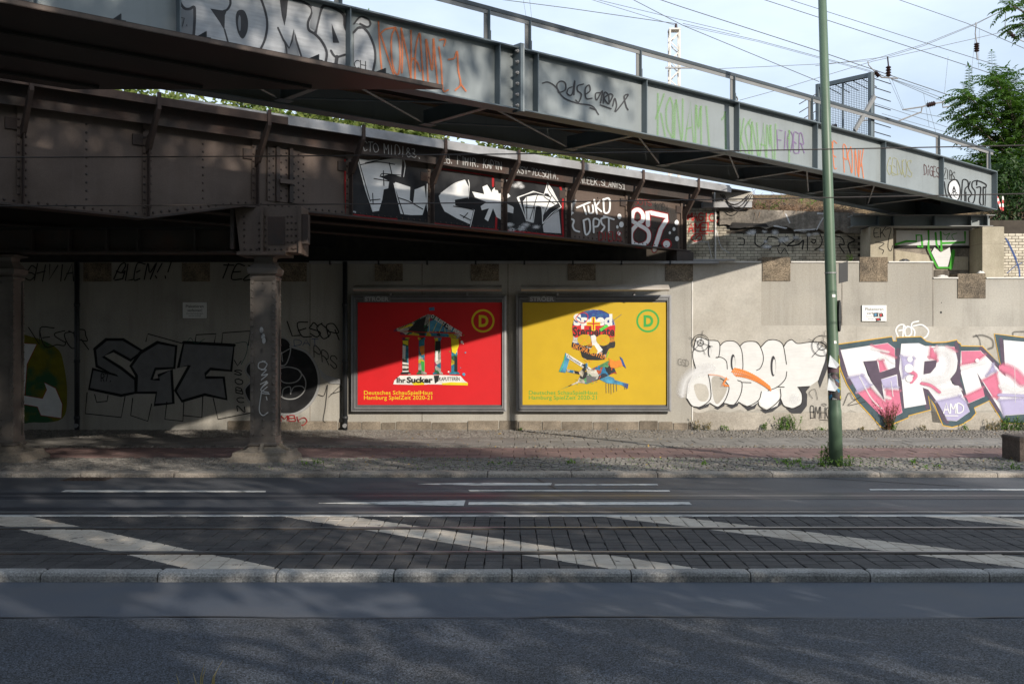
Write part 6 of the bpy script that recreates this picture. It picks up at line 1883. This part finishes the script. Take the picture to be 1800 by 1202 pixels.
# ------------------------------------------------------------------ railway overhead line behind
ol = thing('overhead_line', 'web of railway overhead wires with insulators against the sky', 'overhead line', (0, 40, 5.6))
Yo = 40.0
c3 = lambda x, y: (1200 + x / 3.0, y / 3.0)
def wire(pts, w=.012, m='wire_light', sag=0.0):
    q = [P(px, py, Yo) - Vector((0, 40, 5.6)) for px, py in pts]
    MB().tube(q, w, 5).build('wire', M[m], ol)
for pts, w in (([c3(-400, -95), c3(0, 40), c3(700, 265), c3(1380, 495), c3(1800, 640)], .016), ([c3(-300, -20), c3(0, 135), c3(720, 432)], .014), ([c3(0, 125), c3(400, 215), c3(980, 372), c3(1400, 530), c3(1800, 690)], .010), ([c3(0, 135), c3(400, 222), c3(980, 378), c3(1300, 480)], .008), ([c3(430, 0), c3(1000, 185), c3(1600, 380), c3(1900, 480)], .014), ([c3(565, 0), c3(1160, 190), c3(1640, 340), c3(1900, 430)], .012), ([c3(1140, 0), c3(1500, 125), c3(1900, 300)], .012),
               ([c3(1720, 40), c3(1545, 125), c3(1270, 235), c3(980, 322), c3(700, 340), c3(160, 365)], .010), ([c3(1700, 50), c3(1540, 132), c3(1270, 243), c3(1080, 300), c3(700, 348)], .010), ([c3(1900, 120), c3(1560, 200), c3(1000, 325), c3(520, 470), c3(300, 530)], .010), ([(883, 0), (1000, 15), (1187, 42)], .014), ([(1040, 0), (1187, 45)], .010), ([(1050, 0), (1300, 60)], .010), ([(920, 0), (925, 32)], .006), ([(931, 0), (935, 36)], .006),
               ([c3(1010, 545), c3(1480, 700)], .009), ([c3(1160, 580), c3(1480, 640)], .009), ([c3(1100, 420), c3(1500, 590), c3(1850, 690)], .010), ([c3(1050, 600), c3(1500, 730)], .008), ([c3(1550, 130), c3(1510, 500)], .006), ([c3(1565, 150), c3(1560, 360)], .006), ([c3(1400, 300), c3(1380, 495)], .006), ([c3(1085, 410), c3(1160, 580)], .006), ([c3(1100, 410), c3(1165, 575)], .006), ([c3(1270, 490), c3(1300, 670)], .006), ([c3(1290, 530), c3(1335, 700)], .006)):
    wire(pts, w)
for pts in ([c3(1160, 580), c3(1260, 565), c3(1310, 550), c3(1370, 540), c3(1510, 505)], [c3(1135, 640), c3(1258, 592), c3(1262, 566)], [c3(1370, 540), c3(1372, 568), c3(1490, 548)], [c3(1012, 380), c3(1050, 410), c3(1135, 415)], [c3(930, 640), c3(1010, 632)]):
    wire(pts, .03, 'galv')
def insul(x, y0, y1, wob=0, tilt=0):
    n = 9
    pts, rr = [], []
    for i in range(n):
        u = i / (n - 1)
        pts.append(P(*c3(x + tilt * u, y0 + (y1 - y0) * u), Yo) - Vector((0, 40, 5.6)))
        rr.append(.11 if i % 2 else .055)
    MB().tube(pts, rr, 10).build('insulator', M['insulator'], ol)
insul(1085, 350, 405); wire([c3(1080, 300), c3(1085, 350)], .03, 'wire'); wire([c3(1085, 405), c3(1085, 412)], .02)
insul(1550, 228, 275); wire([c3(1547, 120), c3(1543, 180), c3(1550, 228)], .026, 'galv'); wire([c3(1550, 275), c3(1554, 318)], .03, 'galv')
insul(1715, 170, 205, tilt=45); wire([c3(1703, 40), c3(1700, 160), c3(1715, 172)], .022, 'galv'); wire([c3(1760, 203), c3(1800, 222)], .02, 'galv')
insul(1012, 378, 405, tilt=24); wire([c3(977, 325), c3(980, 345), c3(1012, 378)], .022, 'galv')
for x0, x1, y0, y1 in ((1288, 1330, 556, 546), (778, 812, 672, 664)):
    q = [P(*c3(x0 + (x1 - x0) * i / 8, y0 + (y1 - y0) * i / 8), Yo) - Vector((0, 40, 5.6)) for i in range(9)]
    MB().tube(q, [.10 if i % 2 else .07 for i in range(9)], 10).build('insulator', M['insulator'], ol)

# lattice mast
Ym = 55.0
ms = thing('lattice_mast', 'pale steel lattice mast rising behind the footbridge', 'mast', (gx(1185, Ym), Ym, 5.6))
hm = .25
zt_ = HC + (CY - 55) / F * Ym - 5.6
for sx in (-1, 1):
    for sy in (-1, 1):
        MB().box(sx * hm - .04, sx * hm + .04, sy * hm - .04, sy * hm + .04, 0, zt_).build('mast_leg', M['flash_white'], ms)
z = 0
k = 0
while z < zt_ - .5:
    for sy in (-1, 1):
        s = 1 if (k % 2) else -1
        MB().bar((-hm * s, sy * hm, z), (hm * s, sy * hm, z + .5), .04, .05).build('lacing', M['flash_white'], ms)
        MB().bar((sy * hm, -hm * s, z), (sy * hm, hm * s, z + .5), .04, .05).build('lacing', M['flash_white'], ms)
    z += .5; k += 1
MB().box(-.3, .3, -.3, .3, zt_, zt_ + .08).build('cap', M['flash_white'], ms)
MB().tube([(.1, 0, zt_ + .08), (.1, 0, zt_ + .38)], [.09, .06], 8).build('insulator', M['insulator'], ms)
MB().bar((-.5, -.3, zt_ - 2.0), (.9, -.3, zt_ - 2.0), .08, .08).build('cross_arm', M['galv'], ms)

# ------------------------------------------------------------------ vegetation
R = random.Random(11)
def leaf_quad(mb, p, d, up, l, w):
    d = d.normalized()
    s = d.cross(up)
    if s.length < 1e-3:
        s = Vector((1, 0, 0))
    s.normalize()
    n = s.cross(d)
    mb.add([p, p + d * l * .45 + s * w * .5 + n * w * .12, p + d * l - n * l * .12, p + d * l * .45 - s * w * .5 + n * w * .12], [(0, 1, 2, 3)])
def rv():
    while True:
        v = Vector((R.uniform(-1, 1), R.uniform(-1, 1), R.uniform(-1, 1)))
        if 0.05 < v.length < 1:
            return v.normalized()
def frond(mb, p, d, ln, n=9, lw=.062, ll=.18):
    """pinnate leaf: a drooping rachis with paired leaflets"""
    d = d.normalized()
    side = d.cross(Vector((0, 0, 1)))
    if side.length < .05:
        side = Vector((1, 0, 0))
    side.normalize()
    q = Vector(p)
    st = ln / n
    for i in range(n):
        u = i / n
        dd = (d + Vector((0, 0, -.9 * u * u))).normalized()
        q2 = q + dd * st
        for s in (-1, 1):
            v = side * s + dd * .45 + Vector((0, 0, -.25))
            leaf_quad(mb, q2, v + rv() * .12, Vector((0, 0, 1)), ll * (1 - .45 * u), lw)
        mb.add([q + side * .006, q - side * .006, q2 - side * .004, q2 + side * .004], [(0, 1, 2, 3)])
        q = q2
    leaf_quad(mb, q, dd, Vector((0, 0, 1)), ll, lw)

def pinnate_tree(name, label, base, branches, trunk, fr, m, parent_group=None, ln=(.55, .85)):
    """branches: list of polylines (world points), fronds sit along their outer halves"""
    o = thing(name, label, 'tree', base, 0, parent_group)
    b = Vector(base)
    tr = MB()
    tr.tube([Vector(p) - b for p in trunk[0]], trunk[1], 8)
    for br in branches:
        n = len(br)
        tr.tube([Vector(p) - b for p in br], [.03 * (1 - .8 * i / (n - 1)) + .006 for i in range(n)], 5)
    tr.build('trunk', M['bark'], o)
    lf = MB()
    for br in branches:
        pts = [Vector(p) - b for p in br]
        for k in range(fr):
            u = (R.random() ** .6) * (len(pts) - 1)
            i = min(int(u), len(pts) - 2)
            q = pts[i].lerp(pts[i + 1], u - i)
            d = (pts[i + 1] - pts[i]).normalized() * .5 + rv() * .9
            d.z = d.z * .5 + .12
            frond(lf, q, d, R.uniform(*ln))
    lf.build('crown', m, o)
    return o
# tree at the right, behind the wall
Yt = 29.5
def PT(px, py, dy=0): return tuple(P(px, py, Yt + dy))
br = []
for (a, b, c) in (((1800, 330), (1760, 300), (1705, 285)), ((1800, 300), (1755, 245), (1690, 210)), ((1805, 280), (1760, 215), (1700, 165)), ((1805, 250), (1770, 190), (1745, 135)), ((1805, 360), (1775, 350), (1735, 345)), ((1800, 400), (1785, 380), (1765, 395)),
                  ((1805, 250), (1785, 210), (1780, 150)), ((1812, 320), (1800, 260), (1795, 190)), ((1810, 350), (1790, 320), (1775, 300)), ((1820, 300), (1850, 240), (1860, 170)), ((1820, 330), (1870, 300), (1900, 250)), ((1815, 380), (1800, 370), (1785, 330)), ((1815, 360), (1790, 300), (1750, 270)), ((1815, 330), (1800, 300), (1765, 235))):
    for dy in (-.9, .1, 1.0):
        j = lambda: R.uniform(-9, 9)
        br.append([PT(a[0], a[1], 0), PT(b[0] + j(), b[1] + j(), dy * .6), PT(c[0] + j(), c[1] + j(), dy)])
pinnate_tree('ailanthus_tree', 'leafy tree with feathery compound leaves behind the wall at the right', PT(1822, 545), br,
             ([PT(1822, 545), PT(1818, 420), PT(1810, 300), PT(1815, 150)], [.16, .14, .10, .03]), 34, M['leaf'], ln=(.5, .8))
br = []
for (a, b, c) in (((1850, 60), (1815, 30), (1775, 8)), ((1850, 80), (1820, 50), (1790, 38)), ((1855, 40), (1830, 0), (1800, -25)), ((1860, 100), (1900, 40), (1910, -20))):
    for dy in (-.4, .4):
        br.append([PT(a[0], a[1], 0), PT(b[0], b[1], dy * .5), PT(c[0] + R.uniform(-6, 6), c[1] + R.uniform(-5, 5), dy)])
pinnate_tree('ailanthus_tree', 'tall tree whose branch tips hang into the top right corner', (PT(1880, 545)[0], Yt - 1.2, 5.4), br,
             ([(PT(1880, 545)[0], Yt - 1.2, 5.4), PT(1870, 250), PT(1855, 60), PT(1860, -60)], [.18, .15, .08, .03]), 11, M['leaf'], ln=(.5, .8))

def leafy(name, label, base, blobs, m, n_leaf, size, cat='tree', group=None, trunk_r=.15, trunk_top=None):
    """crown of many small leaf faces gathered into clumps"""
    o = thing(name, label, cat, base, 0, group)
    lf, tr = MB(), MB()
    cen = [Vector(c[:3]) for c in blobs]
    tt = trunk_top or (sum((c.z for c in cen)) / len(cen))
    tr.tube([(0, 0, -.2), (.1, .05, tt * .5), (0, 0, tt)], [trunk_r, trunk_r * .8, trunk_r * .4], 8)
    for c in cen:
        tr.tube([(0, 0, tt * .55), (c * .6 + Vector((0, 0, tt * .25))), c], [trunk_r * .5, trunk_r * .3, trunk_r * .1], 5)
    for (x, y, z, r) in blobs:
        c = Vector((x, y, z))
        nn = int(n_leaf * r * r)
        for k in range(nn):
            v = rv() * r * (R.random() ** .4)
            cl = rv() * r * .16
            q = c + Vector((v.x, v.y, v.z * .8)) + cl
            leaf_quad(lf, q, rv() + Vector((0, 0, -.3)), rv(), size * R.uniform(.7, 1.3), size * R.uniform(.45, .75))
    tr.build('trunk', M['bark'], o)
    lf.build('crown', m, o)
    return o
# scrub and trees on the embankment seen between the two bridges
labs = ['sunlit scrub tree in the gap below the footbridge, farthest left', 'yellow-green scrub tree in the gap below the silver lettering', 'yellow-green scrub tree in the gap left of the splice', 'low scrub in the gap under the footbridge splice', 'pale low scrub at the right end of the green gap']
for (px, top, lab) in zip((230, 430, 620, 800, 970), (100, 120, 150, 195, 240), labs):
    Y = 38 + R.uniform(-2, 3)
    b = P(px, 0, Y); b.z = 5.6
    h = HC + (CY - top) / F * Y - 5.6
    bl = [(R.uniform(-2.2, 2.2), R.uniform(-1.2, 1.2), h * R.uniform(.25, .85), R.uniform(.9, 1.5)) for _ in range(9)] + [(R.uniform(-2.4, 2.4), -1, R.uniform(.4, 1.6), 1.1) for _ in range(14)]
    leafy('scrub_tree', lab, tuple(b), bl, M['leaf_far'], 330, .28, group='scrub on the embankment')
b = P(625, 0, 46); b.z = 5.6
leafy('tall_tree', 'tall tree whose top shows above the footbridge girder at the upper left', tuple(b), [(0, 0, 9.2, 1.3), (.4, 0, 10.6, .75), (-.6, .2, 8, 1.5), (1.5, 0, 8.6, .9), (-.1, 0, 6.5, 1.6)], M['leaf_bright'], 150, .25)
b = P(480, 0, 46); b.z = 5.6
leafy('tall_tree', 'tree behind the footbridge girder with only leaf tips above the rail', tuple(b), [(0, 0, 9.6, 1.6), (.9, 0, 11.0, 1.1), (-1, .2, 8, 1.5), (1.5, 0, 8.6, 1.2), (-.1, 0, 6.5, 1.6)], M['leaf_bright'], 150, .25)
# dark bush under the right end of the footbridge
b = P(1790, 0, 27.55); b.z = 5.0
leafy('ivy_bush', 'dark green bush below the tree beside the right concrete post', tuple(b), [(-.35, 0, .45, .4), (-.1, -.1, .9, .5), (.5, -.1, .4, .6), (-.25, -.15, .1, .35), (.2, -.15, 0, .4), (.3, 0, 1.3, .6), (-.3, 0, 1.3, .45), (-.35, .1, 1.75, .5), (.2, .1, 1.9, .6), (.9, 0, .9, .6), (1.3, 0, 1.5, .7), (.9, 0, .2, .5)], M['leaf_dark'], 900, .12, cat='bush', trunk_r=.04)

# unseen street trees beside and behind the viewer, placed and sized to shade the street
for i, (x, y, h, s) in enumerate(((3.9, -2.4, 16.0, 2.3), (7.9, .2, 17.5, 2.6), (10.7, .9, 17.0, 1.6), (14.8, 1.2, 9.6, 2.6), (19.8, 1.0, 9.8, 2.6), (25.0, 1.6, 10.2, 2.8), (30.5, 1.0, 10.0, 2.8), (-1.6, -5.4, 11.0, 2.4), (-6.4, -6.2, 11.0, 2.4))):
    bl = []
    for k in range(int(h * 2.0)):
        a = R.uniform(0, 6.28)
        rr = s * math.sqrt(R.random())
        bl.append((rr * math.cos(a), rr * math.sin(a), R.uniform(2.6, h - 1.1), R.uniform(1.0, 1.7)))
    leafy('shade_tree', ['slim', 'broad', 'tall', 'crooked', 'spreading', 'high-crowned', 'dense', 'small', 'narrow'][i] + ' street tree out of view, placed and sized to shade the street', (x, y, 0), bl, M['leaf'], 95, .30, group='unseen street trees placed for shade', trunk_r=.16)

# weeds
def weed(label, loc, h, n, m, spread=.15, leaf=.068, name='weed', lean=None, cat='plant', group='weeds in the pavement'):
    o = thing(name, label, cat, loc, 0, group)
    st, lf = MB(), MB()
    for k in range(n):
        a = R.uniform(0, 6.28)
        r0 = spread * math.sqrt(R.random())
        p0 = Vector((r0 * math.cos(a), r0 * math.sin(a) * .5, 0))
        d = Vector((R.uniform(-.35, .35), R.uniform(-.3, .2), 1))
        hh = h * R.uniform(.45, 1.0)
        p1 = p0 + d * hh * .5
        p2 = p1 + (d + Vector((R.uniform(-.4, .4), R.uniform(-.3, .3), -.1))) * hh * .5
        st.tube([p0, p1, p2], [.005, .004, .002], 4)
        for j in range(max(4, int(hh / .03))):
            u = R.random()
            q = p0.lerp(p1, u * 2) if u < .5 else p1.lerp(p2, u * 2 - 1)
            leaf_quad(lf, q, rv() + Vector((0, 0, .3)), Vector((0, 0, 1)), leaf * R.uniform(.6, 1.3), leaf * .45)
    st.build('stem', M['leaf_dark'], o, kind='stuff')
    lf.build('foliage', m, o)
    return o
WB = YW - .12
for (px, h, n, m, sp, lab) in ((1383, .42, 26, 'leaf_bright', .30, 'tall green weeds at the wall foot left of the lamp post'), (1342, .22, 8, 'leaf_bright', .06, 'single upright weed just left of the tall weeds by the wall'), (1224, .30, 8, 'straw', .08, 'dry thin weed at the wall foot under the white lettering'), (1240, .25, 8, 'straw', .1, 'straw-coloured grass tuft beside the dry weed at the wall'), (1272, .14, 9, 'leaf_bright', .12, 'small leafy weed at the wall foot under the feather'),
                               (1440, .08, 8, 'leaf_bright', .12, 'flat little weed at the wall just left of the lamp post'), (1620, .16, 8, 'straw', .08, 'dry tuft at the wall below the painted letter R'), (1695, .18, 9, 'leaf_bright', .07, 'small weed at the wall below the painted letters at right'), (1740, .32, 14, 'straw', .16, 'pale yellowing grass clump at the wall near the right edge'), (1770, .42, 24, 'leaf_bright', .22, 'bushy green weed at the wall near the right edge'), (1800, .32, 18, 'leaf', .22, 'green weed at the wall cut by the right edge'), (1567, .22, 10, 'leaf_bright', .06, 'green shoots at the foot of the pink bush'), (1512, .10, 6, 'straw', .06, 'tiny dry weed at the wall right of the lamp post'),
                               (915, .07, 6, 'leaf_bright', .05, 'tiny green weed at the wall between the billboards')):
    weed(lab, (wx(px), WB, ZP - .01), h, n, M[m], sp)
weed('pink-leaved bush growing from the wall foot in front of the painted letters', (wx(1560), WB, ZP), .75, 34, M['leaf_pink'], .10, .045, name='pink_bush', cat='bush')
for (px, py, h, n, sp, lab) in ((1447, 815, .45, 12, .12, 'tall leafy weed on the left of the lamp post foot'), (1465, 819, .2, 16, .28, 'low weeds around the lamp post foot'), (1492, 818, .16, 12, .2, 'low weed to the right of the lamp post foot'), (1385, 813, .09, 16, .34, 'flat green weed patch on the cobbles left of the lamp post'), (1410, 822, .07, 8, .25, 'flat weed patch at the kerb left of the lamp post'), (1780, 823, .10, 8, .2, 'green weed at the kerb near the stone block'), (1003, 814, .06, 6, .1, 'small weed between the cobbles below the yellow billboard'), (540, 814, .06, 9, .3, 'weed patch on the cobbles right of the column'), (875, 815, .05, 7, .3, 'weed patch on the cobbles below the billboards'), (1607, 815, .12, 5, .06, 'upright weed on the cobbles right of the lamp post'), (1640, 822, .05, 6, .2, 'low kerbside weed right of the lamp post'), (1240, 816, .05, 5, .06, 'tiny weed on the cobbles under the white lettering')):
    Y = rz(py, ZP)
    weed(lab, (gx(px, Y), Y, ZP - .01), h, n, M['leaf_bright'], sp)
Y = 26.0
weed('green weed growing on the wall ledge left of the tagged post', (gx(1497, Y), Y, ZT), .26, 10, M['leaf_bright'], .06)
# moss and fallen leaves
mb = MB()
for k in range(420):
    x, y = R.uniform(-3, 13), R.choice([R.uniform(16.8, 18.8), R.uniform(18.8, 23), R.uniform(23.5, 25.2), R.uniform(24.6, 25.2)])
    leaf_quad(mb, Vector((x, y, ZP + .008)), Vector((R.uniform(-1, 1), R.uniform(-1, 1), R.uniform(0, .4))), Vector((0, 0, 1)), R.uniform(.03, .07), R.uniform(.02, .04))
tag(mb.build('fallen_leaves', M['dead_leaf']), 'scattered yellow fallen leaves on the pavement', 'leaves', kind='stuff')
mb = MB()
for k in range(900):
    cx_ = R.gauss(0, 1)
    x = R.choice([-3.2, -1.6, -.6, 1.2, 2.6, 4.6, 6.2, 8.5, 11]) + cx_ * .5
    y = R.uniform(16.75, 18.7)
    leaf_quad(mb, Vector((x, y, ZP - .005)), Vector((R.uniform(-1, 1), R.uniform(-1, 1), R.uniform(.3, 1.2))), Vector((0, 0, 1)), R.uniform(.02, .05), .012)
tag(mb.build('joint_grass', M['leaf_bright']), 'sparse short grass sprouting between the pavement cobbles', 'grass', kind='stuff')
# dry blades at the near edge of the road
def blades(label, px, py, n, h, m='straw'):
    Y = rz(py, 0.0)
    o = thing('dry_grass', label, 'grass', (gx(px, Y), Y, 0.0), 0, 'dry grass tufts at the near road edge')
    mb = MB()
    for k in range(n):
        x = R.uniform(-.14, .14)
        hh = h * R.uniform(.4, 1)
        bx_ = R.uniform(-.1, .1)
        pts = [Vector((x, 0, -.05)), Vector((x + bx_ * .4, R.uniform(-.03, .03), hh * .55)), Vector((x + bx_, R.uniform(-.05, .05), hh))]
        for a, b, w0, w1 in ((pts[0], pts[1], .005, .0035), (pts[1], pts[2], .0035, .0006)):
            mb.add([a + Vector((-w0, 0, 0)), a + Vector((w0, 0, 0)), b + Vector((w1, 0, 0)), b + Vector((-w1, 0, 0))], [(0, 1, 2, 3)])
    mb.build('blade', M[m], o)
blades('tallest dry grass tuft at the near edge of the road, left of centre', 345, 1215, 9, .20)
blades('short dry grass tuft at the near road edge below the road centre', 612, 1222, 7, .13)
blades('green-tipped grass tuft at the near road edge left of the crack', 720, 1218, 3, .08, 'leaf')
# roots, soil and dry plants on top of the back wall
db = thing('root_mass', 'tangle of brown roots, soil and dead grass on top of the brick wall', 'roots', (bx(1385), YB + .3, bz(372)))
b0 = Vector(db.location)
mb = MB()
vs, fs = [], []
nx, ny = 34, 8
for i in range(nx):
    for j in range(ny):
        u, v = i / (nx - 1), j / (ny - 1)
        px = 1316 + 190 * u
        top = 338 + 30 * u
        ztop = bz(top) - bz(372) + R.uniform(-.09, .09)
        vs.append((bx(px) - b0.x + R.uniform(-.03, .03), -.25 + .9 * v + R.uniform(-.06, .06), ztop * (v ** .35) if v > 0 else -.05))
for i in range(nx - 1):
    for j in range(ny - 1):
        fs.append((i * ny + j, (i + 1) * ny + j, (i + 1) * ny + j + 1, i * ny + j + 1))
mb.add(vs, fs).build('soil', M['dirt'], db)
mb = MB()
for k in range(260):
    u = R.random()
    x = bx(1318 + 185 * u) - b0.x
    z = (bz(340 + 30 * u) - bz(372)) * R.uniform(.1, 1.0)
    p0 = Vector((x, -.3 + R.uniform(-.05, .2), z))
    d = Vector((R.uniform(-1, 1), R.uniform(-.5, .1), R.uniform(-.7, .9))).normalized()
    ln = R.uniform(.1, .38)
    mb.tube([p0, p0 + d * ln * .5 + rv() * .03, p0 + d * ln + Vector((0, 0, -.05))], [R.uniform(.004, .011), .006, .003], 4)
mb.build('roots', M['root'], db, kind='stuff')
mb = MB()
for k in range(9):
    u = R.random()
    x = bx(1330 + 100 * u) - b0.x
    q = Vector((x, -.32, R.uniform(.05, .35)))
    for j in range(14):
        leaf_quad(mb, q + rv() * .07, rv(), Vector((0, 0, 1)), .07, .03)
mb.build('foliage', M['leaf_bright'], db)

# striped barrier tape on the end of the footbridge
bt = thing('barrier_tape', 'red and white striped barrier tape hanging at the right end of the footbridge', 'tape', tuple(P(1745, 335, 26.4)))
for i in range(7):
    a = Vector((i * .028, -.02 * (i % 2), -i * .07)); b = Vector(((i + 1) * .028, -.02 * ((i + 1) % 2), -(i + 1) * .07))
    MB().add([a, a + Vector((.06, .01, .02)), b + Vector((.06, .01, .02)), b], [(0, 1, 2, 3)]).build('stripe', M['ink_red'] if i % 2 == 0 else M['sign_white'], bt)
for i in range(4):
    a = Vector((.22, -.03, -.15 - i * .09)); b = a + Vector((.01, 0, -.09))
    MB().add([a, a + Vector((.035, .0, 0)), b + Vector((.035, .0, 0)), b], [(0, 1, 2, 3)]).build('stripe', M['ink_red'] if i % 2 else M['sign_white'], bt)
# unseen houses added behind the viewer to block low sky light
def unseen_house(label, x, w, h, m):
    hs = thing('unseen_house', label, 'house', (x, -17, 0), 0, 'unseen houses added to block sky light')
    MB().box(-w / 2, w / 2, -10, 0, 0, h).build('wall', m, hs)
    MB().prism([(-10.3, h + .001), (.3, h + .001), (-2.5, h + 3), (-7.5, h + 3)], 'x', -w / 2, w / 2).build('roof', M['rust_dark'], hs)
    MB().box(-.6, .6, .0005, .06, 0.05, 2.4).build('door', M['dark_metal'], hs)
    for f_ in range(int(h // 3.3)):
        for k in range(int(w // 2.6)):
            xx = -w / 2 + 1.5 + k * 2.5
            if f_ == 0 and abs(xx) < 1.4:
                continue
            wn_ = MB().box(xx - .55, xx + .55, .0005, .05, f_ * 3.3 + 1.0, f_ * 3.3 + 2.7).build('window', M['sign_white'], hs)
            MB().box(xx - .47, xx + .47, .0505, .055, f_ * 3.3 + 1.08, f_ * 3.3 + 2.62).build('pane', M['dark_metal'], wn_)
for lab, x, w, h, c in (('grey house out of view, far left, added to block low sky light', -29, 18, 12.5, (.22, .21, .2)), ('ochre house out of view, left, added to block low sky light', -11, 17.9, 13.5, (.28, .22, .14)), ('brown house out of view, straight behind, added to block low sky light', 6, 16, 12.6, (.2, .16, .13)), ('sand-coloured house out of view, right, added to block low sky light', 22.5, 16.9, 8.5, (.27, .23, .18)), ('brick-red house out of view, far right, added to block low sky light', 40, 18, 9, (.22, .1, .07))):
    unseen_house(lab, x, w, h, mat('facade', c, .9, var=.12, scale=.6))
